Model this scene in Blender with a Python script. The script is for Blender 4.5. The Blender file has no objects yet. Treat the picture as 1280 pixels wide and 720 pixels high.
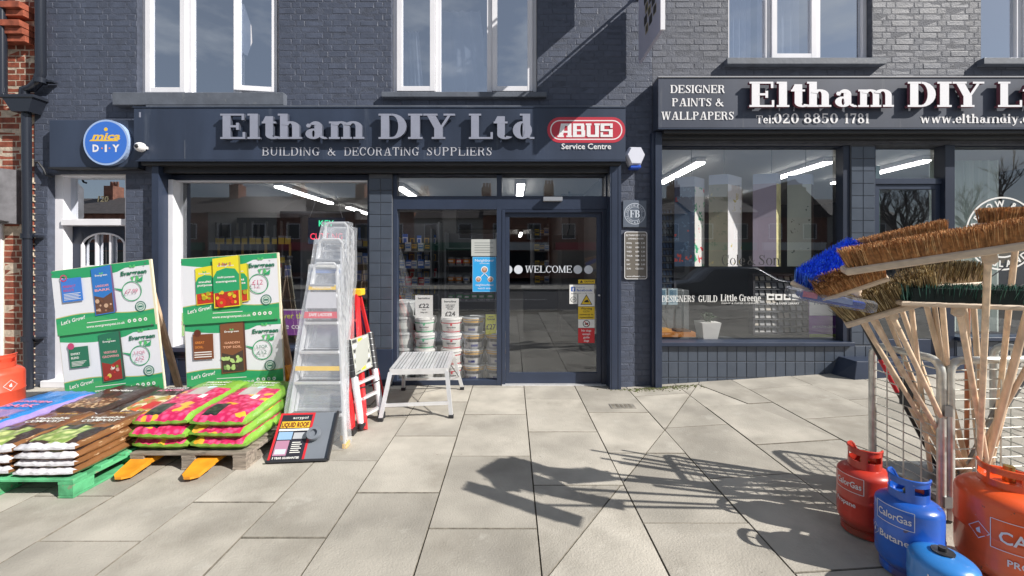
import bpy, math, random
from mathutils import Vector, Matrix
R_ = math.radians
random.seed(7)
SC = bpy.context.scene
COL = SC.collection

# ------------------------------------------------------------------ camera, sky, sun, exposure
F, HZ, CH = 520.0, 326.0, 1.55          # focal length and horizon row in photo pixels, eye height
cd = bpy.data.cameras.new('camera'); cam = bpy.data.objects.new('camera', cd); COL.objects.link(cam)
cam.location = (0, 0, CH); cam.rotation_euler = (R_(90), 0, 0)
cd.sensor_width = 36; cd.lens = 36*F/1280; cd.shift_y = -(360-HZ)/1280
cd.clip_start = 0.05; cd.clip_end = 2000
SC.camera = cam
SUN = Vector((-1.15, .60, -1.0)).normalized()      # direction the light travels
sd = bpy.data.lights.new('sun', 'SUN'); sun = bpy.data.objects.new('sun', sd); COL.objects.link(sun)
sd.energy = 5.0; sd.angle = R_(.5); sd.color = (1, .95, .88)
sun.rotation_euler = SUN.to_track_quat('-Z', 'Y').to_euler(); sun.location = (6, -6, 12)
SC.view_settings.view_transform = 'Standard'; SC.view_settings.look = 'None'
SC.view_settings.exposure = 0.42; SC.view_settings.gamma = 1
try: SC.cycles.use_denoising = True
except Exception: pass
SC.cycles.max_bounces = 8; SC.cycles.transparent_max_bounces = 16
wd = bpy.data.worlds.new('World'); SC.world = wd; wd.use_nodes = True
nt = wd.node_tree; nt.nodes.clear(); N = nt.nodes.new; K = nt.links.new
sky = N('ShaderNodeTexSky'); sky.sky_type = 'NISHITA'; sky.sun_disc = False
sky.sun_elevation = math.asin(-SUN.z); sky.sun_rotation = math.atan2(-SUN.x, -SUN.y)
sky.air_density = 1.0; sky.dust_density = .6; sky.ozone_density = 2.5
tc = N('ShaderNodeTexCoord'); mp = N('ShaderNodeMapping'); mp.inputs['Scale'].default_value = (1.6, 1.6, 4.2); mp.inputs['Location'].default_value = (3.1, .4, .2)
nz = N('ShaderNodeTexNoise'); nz.inputs['Scale'].default_value = 1.7; nz.inputs['Detail'].default_value = 9; nz.inputs['Roughness'].default_value = .58
rp = N('ShaderNodeValToRGB'); rp.color_ramp.elements[0].position = .50; rp.color_ramp.elements[1].position = .70
rp.color_ramp.elements[0].color = (.34, .34, .34, 1)
mx = N('ShaderNodeMixRGB'); mx.inputs[2].default_value = (8.2, 8.6, 9.2, 1)
bg = N('ShaderNodeBackground'); bg.inputs['Strength'].default_value = .054; ow = N('ShaderNodeOutputWorld')
K(tc.outputs['Generated'], mp.inputs[0]); K(mp.outputs[0], nz.inputs['Vector']); K(nz.outputs['Fac'], rp.inputs[0])
K(rp.outputs[0], mx.inputs[0]); K(sky.outputs[0], mx.inputs[1]); K(mx.outputs[0], bg.inputs[0]); K(bg.outputs[0], ow.inputs[0])

# ------------------------------------------------------------------ materials (all procedural)
def mat(name, col, rough=.6, metal=0, var=0, vs=8, bump=0, bs=40, rnd=0, emit=0, spec=.5, col2=None, coat=0, det=4, stretch=None):
    m = bpy.data.materials.new(name); m.use_nodes = True
    t = m.node_tree; b = t.nodes['Principled BSDF']; n = t.nodes.new; k = t.links.new
    c = (*col, 1)
    b.inputs['Base Color'].default_value = c; b.inputs['Roughness'].default_value = rough; b.inputs['Metallic'].default_value = metal
    b.inputs['Specular IOR Level'].default_value = spec; b.inputs['Coat Weight'].default_value = coat
    if emit:
        b.inputs['Emission Color'].default_value = c; b.inputs['Emission Strength'].default_value = emit
    if var or bump or rnd:
        tcn = t.nodes.new('ShaderNodeTexCoord'); src = tcn.outputs['Object']
        if rnd or var:
            oi = n('ShaderNodeObjectInfo'); ad = n('ShaderNodeVectorMath'); ad.operation = 'ADD'
            ml = n('ShaderNodeMath'); ml.operation = 'MULTIPLY'; ml.inputs[1].default_value = 37.0
            k(oi.outputs['Random'], ml.inputs[0]); k(src, ad.inputs[0]); k(ml.outputs[0], ad.inputs[1]); src = ad.outputs[0]
        if stretch:
            mp = n('ShaderNodeMapping'); mp.inputs['Scale'].default_value = stretch; k(src, mp.inputs[0]); src = mp.outputs[0]
        cur = None
        if var:
            a = n('ShaderNodeTexNoise'); a.inputs['Scale'].default_value = vs; a.inputs['Detail'].default_value = det; k(src, a.inputs['Vector'])
            r = n('ShaderNodeValToRGB'); r.color_ramp.elements[0].position = .32; r.color_ramp.elements[1].position = .68
            lo = col2 if col2 else tuple(x*(1-var) for x in col); hi = col if col2 else tuple(min(1, x*(1+var)) for x in col)
            r.color_ramp.elements[0].color = (*lo, 1); r.color_ramp.elements[1].color = (*hi, 1)
            k(a.outputs['Fac'], r.inputs[0]); cur = r.outputs[0]
        if rnd:
            hs = n('ShaderNodeHueSaturation'); mr = n('ShaderNodeMapRange')
            mr.inputs['To Min'].default_value = 1-rnd; mr.inputs['To Max'].default_value = 1+rnd
            k(oi.outputs['Random'], mr.inputs['Value']); k(mr.outputs[0], hs.inputs['Value'])
            if cur: k(cur, hs.inputs['Color'])
            else: hs.inputs['Color'].default_value = c
            cur = hs.outputs[0]
        if cur: k(cur, b.inputs['Base Color'])
        if bump:
            a2 = n('ShaderNodeTexNoise'); a2.inputs['Scale'].default_value = bs; a2.inputs['Detail'].default_value = 5; k(src, a2.inputs['Vector'])
            bp = n('ShaderNodeBump'); bp.inputs['Strength'].default_value = bump; bp.inputs['Distance'].default_value = .01
            k(a2.outputs['Fac'], bp.inputs['Height']); k(bp.outputs[0], b.inputs['Normal'])
    return m
def glass_mat(name, gain=2.2, add=.05, tint=(1, 1, 1), rough=0, milk=0, bump=0):
    m = bpy.data.materials.new(name); m.use_nodes = True; t = m.node_tree; t.nodes.clear(); n = t.nodes.new; k = t.links.new
    fr = n('ShaderNodeFresnel'); ge = n('ShaderNodeNewGeometry'); mr = n('ShaderNodeMapRange'); mr.inputs['To Min'].default_value = 1.45; mr.inputs['To Max'].default_value = 1/1.45; k(ge.outputs['Backfacing'], mr.inputs['Value']); k(mr.outputs[0], fr.inputs['IOR'])
    ma = n('ShaderNodeMath'); ma.operation = 'MULTIPLY_ADD'; ma.use_clamp = True; ma.inputs[1].default_value = gain; ma.inputs[2].default_value = add
    tr = n('ShaderNodeBsdfTransparent'); tr.inputs[0].default_value = (*tint, 1)
    gl = n('ShaderNodeBsdfGlossy'); gl.inputs['Roughness'].default_value = rough; gl.inputs[0].default_value = (.88, .93, 1, 1)
    mi = n('ShaderNodeMixShader'); o = n('ShaderNodeOutputMaterial')
    k(fr.outputs[0], ma.inputs[0]); k(ma.outputs[0], mi.inputs[0]); k(tr.outputs[0], mi.inputs[1]); k(gl.outputs[0], mi.inputs[2])
    last = mi.outputs[0]
    if bump:
        tcn = n('ShaderNodeTexCoord'); a = n('ShaderNodeTexNoise'); a.inputs['Scale'].default_value = 14; a.inputs['Detail'].default_value = 3
        bp = n('ShaderNodeBump'); bp.inputs['Strength'].default_value = bump; bp.inputs['Distance'].default_value = .02
        k(tcn.outputs['Object'], a.inputs['Vector']); k(a.outputs['Fac'], bp.inputs['Height']); k(bp.outputs[0], gl.inputs['Normal']); k(bp.outputs[0], fr.inputs['Normal'])
    if milk:
        df = n('ShaderNodeBsdfDiffuse'); df.inputs[0].default_value = (.85, .87, .9, 1); m2 = n('ShaderNodeMixShader'); m2.inputs[0].default_value = milk
        k(last, m2.inputs[1]); k(df.outputs[0], m2.inputs[2]); last = m2.outputs[0]
    k(last, o.inputs[0]); return m
_mc = {}
def C_(r, g, b, rough=.5, **kw):                       # plain printed / plastic colour, cached
    key = (r, g, b, rough, tuple(sorted(kw.items())))
    if key not in _mc: _mc[key] = mat('print_%d' % len(_mc), (r, g, b), rough, **kw)
    return _mc[key]
BRICK = mat('painted_brick', (.074, .088, .128), .5, var=.14, vs=9, bump=.32, bs=55, rnd=.07)
BRICKR = mat('painted_brick_grey', (.086, .095, .122), .55, var=.14, vs=9, bump=.32, bs=55, rnd=.08)
MORT = mat('painted_mortar', (.066, .078, .112), .7, var=.2, vs=14, bump=.6, bs=70)
MORTR = mat('painted_mortar_grey', (.076, .083, .105), .7, var=.2, vs=14, bump=.6, bs=70)
REDB = mat('red_brick', (.25, .065, .035), .8, var=.35, vs=12, bump=.5, bs=80, rnd=.3)
REDM = mat('pale_mortar', (.50, .42, .33), .9, var=.3, vs=20, bump=.5, bs=60)
BODY = mat('shopfront_paint', (.030, .042, .074), .36, var=.1, vs=3, bump=.05, bs=12)
BODYD = mat('dark_shopfront_paint', (.017, .025, .048), .38, var=.1, vs=3)
FASC = mat('fascia_paint', (.035, .049, .084), .42, var=.22, vs=2.5, stretch=(1, 1, .25), bump=.04, bs=6)
FASCR = mat('fascia_paint_grey', (.050, .061, .092), .42, var=.18, vs=2.5, stretch=(1, 1, .25), bump=.04, bs=6)
TILE = mat('glazed_tile', (.070, .086, .115), .25, var=.08, vs=5, rnd=.08)
GROUT = mat('tile_joint', (.10, .11, .13), .8)
SILLM = mat('sill_paint', (.11, .125, .155), .6, var=.15, vs=6, bump=.2, bs=30)
UPVC = mat('white_upvc', (.80, .80, .84), .3, var=.04, vs=4)
LETT = mat('silver_letter', (.28, .30, .38), .35, var=.05, vs=6)
LETTW = mat('white_letter', (.82, .82, .86), .35)
SMALLT = mat('pale_sign_text', (.50, .51, .57), .4)
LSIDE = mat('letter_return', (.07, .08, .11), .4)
WHT = mat('white_print', (.80, .80, .82), .5)
SLAB = mat('paving_slab', (.395, .370, .322), .85, var=.2, vs=2.6, bump=.4, bs=90, rnd=.15, det=14)
ASPH = mat('asphalt', (.055, .055, .06), .9, var=.25, vs=6, bump=.5, bs=120)
DIRT = mat('joint_dirt', (.19, .172, .14), .95, var=.3, vs=20, bump=.4, bs=90)
GLASS = glass_mat('shop_glass', 1.2, .125); UGLASS = glass_mat('window_glass', 1.5, .58, tint=(.8, .86, .95))
FILM = glass_mat('plastic_film', 1.8, .06, rough=.14, milk=.12, bump=1.0)
ALU = mat('aluminium', (.76, .77, .79), .33, .45, var=.08, vs=8, bump=.05, bs=60)
GALV = mat('galvanised_steel', (.60, .61, .57), .35, .5, var=.25, vs=14)
STEELD = mat('dull_steel', (.24, .25, .26), .4, .7)
BLK = mat('black_plastic', (.022, .023, .027), .45); PIPE = mat('black_pipe_paint', (.02, .024, .035), .22)
RUB = mat('rubber', (.02, .02, .02), .8)
WOOD = mat('pale_wood', (.58, .43, .29), .6, var=.2, vs=5, stretch=(6, 6, 1))
HAND = mat('broom_handle_wood', (.74, .58, .42), .45, var=.2, vs=4, stretch=(8, 8, .6), rnd=.14)
GREYW = mat('weathered_wood', (.26, .22, .18), .85, var=.35, vs=7, stretch=(1, 6, 6), bump=.5, bs=30, rnd=.2)
GRNW = mat('green_painted_wood', (.10, .43, .20), .7, var=.3, vs=9, bump=.4, bs=30, rnd=.15)
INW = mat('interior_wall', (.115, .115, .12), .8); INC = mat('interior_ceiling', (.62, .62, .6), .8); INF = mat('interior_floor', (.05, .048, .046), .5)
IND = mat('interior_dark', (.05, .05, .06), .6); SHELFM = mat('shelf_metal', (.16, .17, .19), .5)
LAMP = mat('lit_tube', (1, .98, .94), .5, emit=8.0)
YEL = mat('yellow_plastic', (.85, .52, .03), .4); REDP = mat('red_fibreglass', (.62, .025, .03), .35)

def scuff(m, col, sc=9, th=.62, soft=.03, stretch=None, amt=.8, low=None):
    """patches of wear, dirt or chipped paint over a material's own colour; low = keep to the lowest part (object height)"""
    t = m.node_tree; b = t.nodes['Principled BSDF']; n, k = t.nodes.new, t.links.new; tcn = n('ShaderNodeTexCoord'); src = tcn.outputs['Object']; inp = b.inputs['Base Color']
    oi = n('ShaderNodeObjectInfo'); ml = n('ShaderNodeMath'); ml.operation = 'MULTIPLY'; ml.inputs[1].default_value = 19; ad = n('ShaderNodeVectorMath'); ad.operation = 'ADD'
    k(oi.outputs['Random'], ml.inputs[0]); k(src, ad.inputs[0]); k(ml.outputs[0], ad.inputs[1]); s2 = ad.outputs[0]
    if stretch: mp = n('ShaderNodeMapping'); mp.inputs['Scale'].default_value = stretch; k(s2, mp.inputs[0]); s2 = mp.outputs[0]
    a = n('ShaderNodeTexNoise'); a.inputs['Scale'].default_value = sc; a.inputs['Detail'].default_value = 8; a.inputs['Roughness'].default_value = .65; k(s2, a.inputs['Vector'])
    r = n('ShaderNodeMapRange'); r.inputs['From Min'].default_value = th; r.inputs['From Max'].default_value = th+soft; r.inputs['To Max'].default_value = amt; k(a.outputs['Fac'], r.inputs['Value']); f = r.outputs[0]
    if low:
        sp = n('ShaderNodeSeparateXYZ'); k(src, sp.inputs[0]); r2 = n('ShaderNodeMapRange'); r2.inputs['From Min'].default_value = low; r2.inputs['From Max'].default_value = 0; k(sp.outputs[2], r2.inputs['Value'])
        mm = n('ShaderNodeMath'); mm.operation = 'MULTIPLY'; k(f, mm.inputs[0]); k(r2.outputs[0], mm.inputs[1]); f = mm.outputs[0]
    mx_ = n('ShaderNodeMixRGB'); mx_.inputs[2].default_value = (*col, 1); k(f, mx_.inputs[0])
    if inp.links: k(inp.links[0].from_socket, mx_.inputs[1])
    else: mx_.inputs[1].default_value = inp.default_value
    k(mx_.outputs[0], inp); return m
scuff(SLAB, (.22, .20, .165), 1.5, .50, .22, amt=.6); scuff(SLAB, (.50, .48, .43), 4, .60, .1, amt=.45); scuff(SLAB, (.17, .155, .13), 34, .70, .02, amt=.75); scuff(SLAB, (.62, .60, .56), 40, .72, .02, amt=.8); scuff(SLAB, (.13, .12, .10), 12, .71, .02, amt=.6)
scuff(FASC, (.11, .13, .17), 7, .60, .12, (1, 1, .12), .4); scuff(FASCR, (.16, .17, .19), 7, .60, .12, (1, 1, .12), .4); scuff(BODY, (.10, .12, .15), 16, .66, .03, amt=.4); scuff(TILE, (.16, .18, .2), 30, .70, .02, amt=.5)
for q_ in (BRICK, BRICKR): scuff(q_, (.22, .22, .235), 22, .68, .02, amt=.5); scuff(q_, (.055, .062, .08), 5, .58, .1, amt=.4)
scuff(GREYW, (.10, .08, .065), 9, .56, .1); scuff(GRNW, (.30, .24, .17), 11, .60, .03, amt=.7); scuff(GRNW, (.05, .16, .08), 6, .56, .1, amt=.6); scuff(SILLM, (.2, .21, .22), 12, .63, .03, amt=.5)

# ------------------------------------------------------------------ builders
def W(px, py, Y): return Vector(((px-640)*Y/F, Y, CH-(py-HZ)*Y/F))        # the point a photo pixel shows at distance Y
def gz(x): return .065*max(0, x-1.4)
def GP(px, py):
    Y = F*CH/(py-HZ); x = (px-640)*Y/F
    for _ in range(4): Y = F*(CH-gz(x))/(py-HZ); x = (px-640)*Y/F
    return Vector((x, Y, gz(x)))
class MB:
    def __init__(s, M=None): s.v = []; s.f = []; s.mi = []; s.mats = []; s.M = M; s.k = 0
    def m(s, m):
        if m not in s.mats: s.mats.append(m)
        return s.mats.index(m)
    def add(s, vs, fs, m):
        o = len(s.v); i = s.m(m)
        for p in vs:
            p = Vector(p); s.v.append(s.M @ p if s.M else p)
        for f in fs: s.f.append([o+j for j in f]); s.mi.append(i)
    def poly(s, pts, m): s.add(pts, [list(range(len(pts)))], m)
    def box(s, x0, x1, y0, y1, z0, z1, m):
        s.add([(x, y, z) for z in (z0, z1) for y in (y0, y1) for x in (x0, x1)],
              [(0, 2, 3, 1), (4, 5, 7, 6), (0, 1, 5, 4), (2, 6, 7, 3), (0, 4, 6, 2), (1, 3, 7, 5)], m)
    def cbox(s, x0, x1, y0, y1, z0, z1, m, c=.004):            # box with chamfered vertical + top edges (rough bevel)
        a = [(x0, y0), (x1, y0), (x1, y1), (x0, y1)]; b = [(x0+c, y0+c), (x1-c, y0+c), (x1-c, y1-c), (x0+c, y1-c)]
        v = [(*p, z0+c) for p in a]+[(*p, z1-c) for p in a]+[(*p, z0) for p in b]+[(*p, z1) for p in b]
        f = [(11, 10, 9, 8), (12, 13, 14, 15)]
        for i in range(4):
            j = (i+1) % 4; f += [(i, j, 4+j, 4+i), (8+i, 8+j, j, i), (4+i, 4+j, 12+j, 12+i)]
        s.add(v, f, m)
    def bar(s, p0, p1, w, h, m, up=(0, 0, 1)):                # rectangular bar p0->p1
        p0 = Vector(p0); p1 = Vector(p1); d = (p1-p0).normalized(); u = Vector(up); u = (u-d*u.dot(d))
        if u.length < 1e-4: u = Vector((0, 1, 0))
        u.normalize(); r = d.cross(u)
        v = [p+r*a*w/2+u*b*h/2 for p in (p0, p1) for b in (-1, 1) for a in (-1, 1)]
        s.add(v, [(0, 2, 3, 1), (4, 5, 7, 6), (0, 1, 5, 4), (2, 6, 7, 3), (0, 4, 6, 2), (1, 3, 7, 5)], m)
    def tube(s, pts, r, m, n=8, r1=None, closed=False):
        pts = [Vector(p) for p in pts]; L = len(pts); rings = []; prev = None
        for i, p in enumerate(pts):
            if closed: d = pts[(i+1) % L]-pts[i-1]
            else: d = pts[min(i+1, L-1)]-pts[max(i-1, 0)]
            d.normalize()
            if prev is None:
                u = Vector((0, 0, 1)) if abs(d.z) < .9 else Vector((1, 0, 0))
            else: u = prev
            u = (u-d*u.dot(d)).normalized(); prev = u; w = d.cross(u)
            rr = r if r1 is None else r+(r1-r)*i/max(1, L-1)
            rings.append([p+(u*math.cos(a)+w*math.sin(a))*rr for a in (2*math.pi*j/n for j in range(n))])
        v = [q for g in rings for q in g]; f = []
        for i in range(L if closed else L-1):
            for j in range(n):
                a = i*n+j; b = i*n+(j+1) % n; c = ((i+1) % L)*n+(j+1) % n; d_ = ((i+1) % L)*n+j; f.append((a, b, c, d_))
        if not closed: f += [tuple(range(n))[::-1], tuple(range((L-1)*n, L*n))]
        s.add(v, f, m)
    def lathe(s, prof, m, cx=0, cy=0, n=24, a0=0, a1=360):
        full = abs(a1-a0) >= 359.9; nn = n if full else n+1; v = []; f = []
        for i in range(nn):
            a = R_(a0+(a1-a0)*i/n)
            for r, z in prof: v.append((cx+r*math.cos(a), cy+r*math.sin(a), z))
        k = len(prof)
        for i in range(n):
            j = (i+1) % nn
            for q in range(k-1):
                if prof[q][0] < 1e-5: f.append((i*k+q, j*k+q+1, i*k+q+1))
                elif prof[q+1][0] < 1e-5: f.append((i*k+q, j*k+q, i*k+q+1))
                else: f.append((i*k+q, j*k+q, j*k+q+1, i*k+q+1))
        s.add(v, f, m)
    # flat print in the local x-z plane, each layer a hair in front of the last (towards -y)
    def d(s, pts, m, y=0.0, fn=None):
        s.k += 1; yy = y-.00025*s.k
        s.poly([(x, yy, z) if fn is None else fn(x, yy, z) for x, z in pts], m)
    def dr(s, x0, x1, z0, z1, m, y=0.0): s.d([(x0, z0), (x1, z0), (x1, z1), (x0, z1)], m, y)
    def drr(s, x0, x1, z0, z1, r, m, y=0.0):
        pts = []
        for cx, cz, a in ((x1-r, z1-r, 0), (x0+r, z1-r, 90), (x0+r, z0+r, 180), (x1-r, z0+r, 270)):
            pts += [(cx+r*math.cos(R_(a+i*15)), cz+r*math.sin(R_(a+i*15))) for i in range(7)]
        s.d(pts, m, y)
    def dc(s, cx, cz, r, m, y=0.0, rz=None, n=20): s.d([(cx+r*math.cos(2*math.pi*i/n), cz+(rz or r)*math.sin(2*math.pi*i/n)) for i in range(n)], m, y)
    def ring(s, cx, cz, r0, r1, m, y=0.0, n=40):
        s.k += 1; yy = y-.00025*s.k
        v = [(cx+r*math.cos(2*math.pi*i/n), yy, cz+r*math.sin(2*math.pi*i/n)) for i in range(n) for r in (r0, r1)]
        s.add(v, [(2*i, 2*((i+1) % n), 2*((i+1) % n)+1, 2*i+1) for i in range(n)], m)
    def text(s, t, x, z, h, m, y=0.0, w=None, al='l', bold=0, shear=0, ext=0, rot=0, fn=None):
        """sans text, cap height h, left (or centre) at x, baseline z; w fits the width"""
        V, Fc, tw = tmesh(t, bold); sx = h/.73
        kx = (w/tw) if w else sx
        ox = x-(tw*kx/2 if al == 'c' else tw*kx if al == 'r' else 0)
        s.k += 1; yy = y-.00025*s.k; ca, sa = math.cos(R_(rot)), math.sin(R_(rot)); out = []
        for a, b in V:
            X = ox+a*kx+b*sx*shear-x; Z = b*sx
            X, Z = X*ca-Z*sa, X*sa+Z*ca
            out.append((x+X, yy, z+Z) if fn is None else fn(x+X, yy, z+Z))
        s.add(out, Fc, m)
    def build(s, name, parent=None, smooth=False, bevel=0, loc=None):
        me = bpy.data.meshes.new(name); me.from_pydata([tuple(p) for p in s.v], [], s.f)
        for mm in s.mats: me.materials.append(mm)
        me.polygons.foreach_set('material_index', s.mi)
        if smooth:
            me.polygons.foreach_set('use_smooth', [True]*len(me.polygons))
            me.update(); me.set_sharp_from_angle(angle=R_(38))
        me.update()
        return link(name, me, parent, loc, bevel)
def link(name, me, parent=None, loc=None, bevel=0):
    o = bpy.data.objects.new(name, me); COL.objects.link(o)
    if parent: o.parent = parent
    if loc is not None: o.location = loc
    if bevel:
        b = o.modifiers.new('bevel', 'BEVEL'); b.width = bevel; b.segments = 2; b.limit_method = 'ANGLE'
    return o
_tm = {}
def tmesh(t, bold=0):
    if (t, bold) in _tm: return _tm[(t, bold)]
    c = bpy.data.curves.new('t', 'FONT'); c.body = t; c.size = 1; c.resolution_u = 2; c.offset = bold; c.fill_mode = 'FRONT'
    o = bpy.data.objects.new('t', c); COL.objects.link(o)
    bpy.context.view_layer.update()
    me = bpy.data.meshes.new_from_object(o)
    V = [(v.co.x, v.co.y) for v in me.vertices]; Fc = [list(p.vertices) for p in me.polygons]
    x0 = min(v[0] for v in V); V = [(a-x0, b) for a, b in V]; tw = max(v[0] for v in V)
    bpy.data.objects.remove(o); bpy.data.curves.remove(c); bpy.data.meshes.remove(me)
    _tm[(t, bold)] = (V, Fc, tw); return _tm[(t, bold)]
def empty(name, loc=(0, 0, 0), parent=None, rz=0):
    o = bpy.data.objects.new(name, None); COL.objects.link(o); o.location = loc; o.rotation_euler = (0, 0, rz); o.empty_display_size = .1
    if parent: o.parent = parent
    return o
def tag(o, label=None, cat=None, group=None, kind=None):
    if label: o['label'] = label
    if cat: o['category'] = cat
    if group: o['group'] = group
    if kind: o['kind'] = kind
    return o
def copy_tree(o, parent=None, **kw):
    c = o.copy(); COL.objects.link(c); c.parent = parent
    for ch in list(o.children): copy_tree(ch, c)
    for k, v in kw.items(): c[k] = v
    return c

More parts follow.
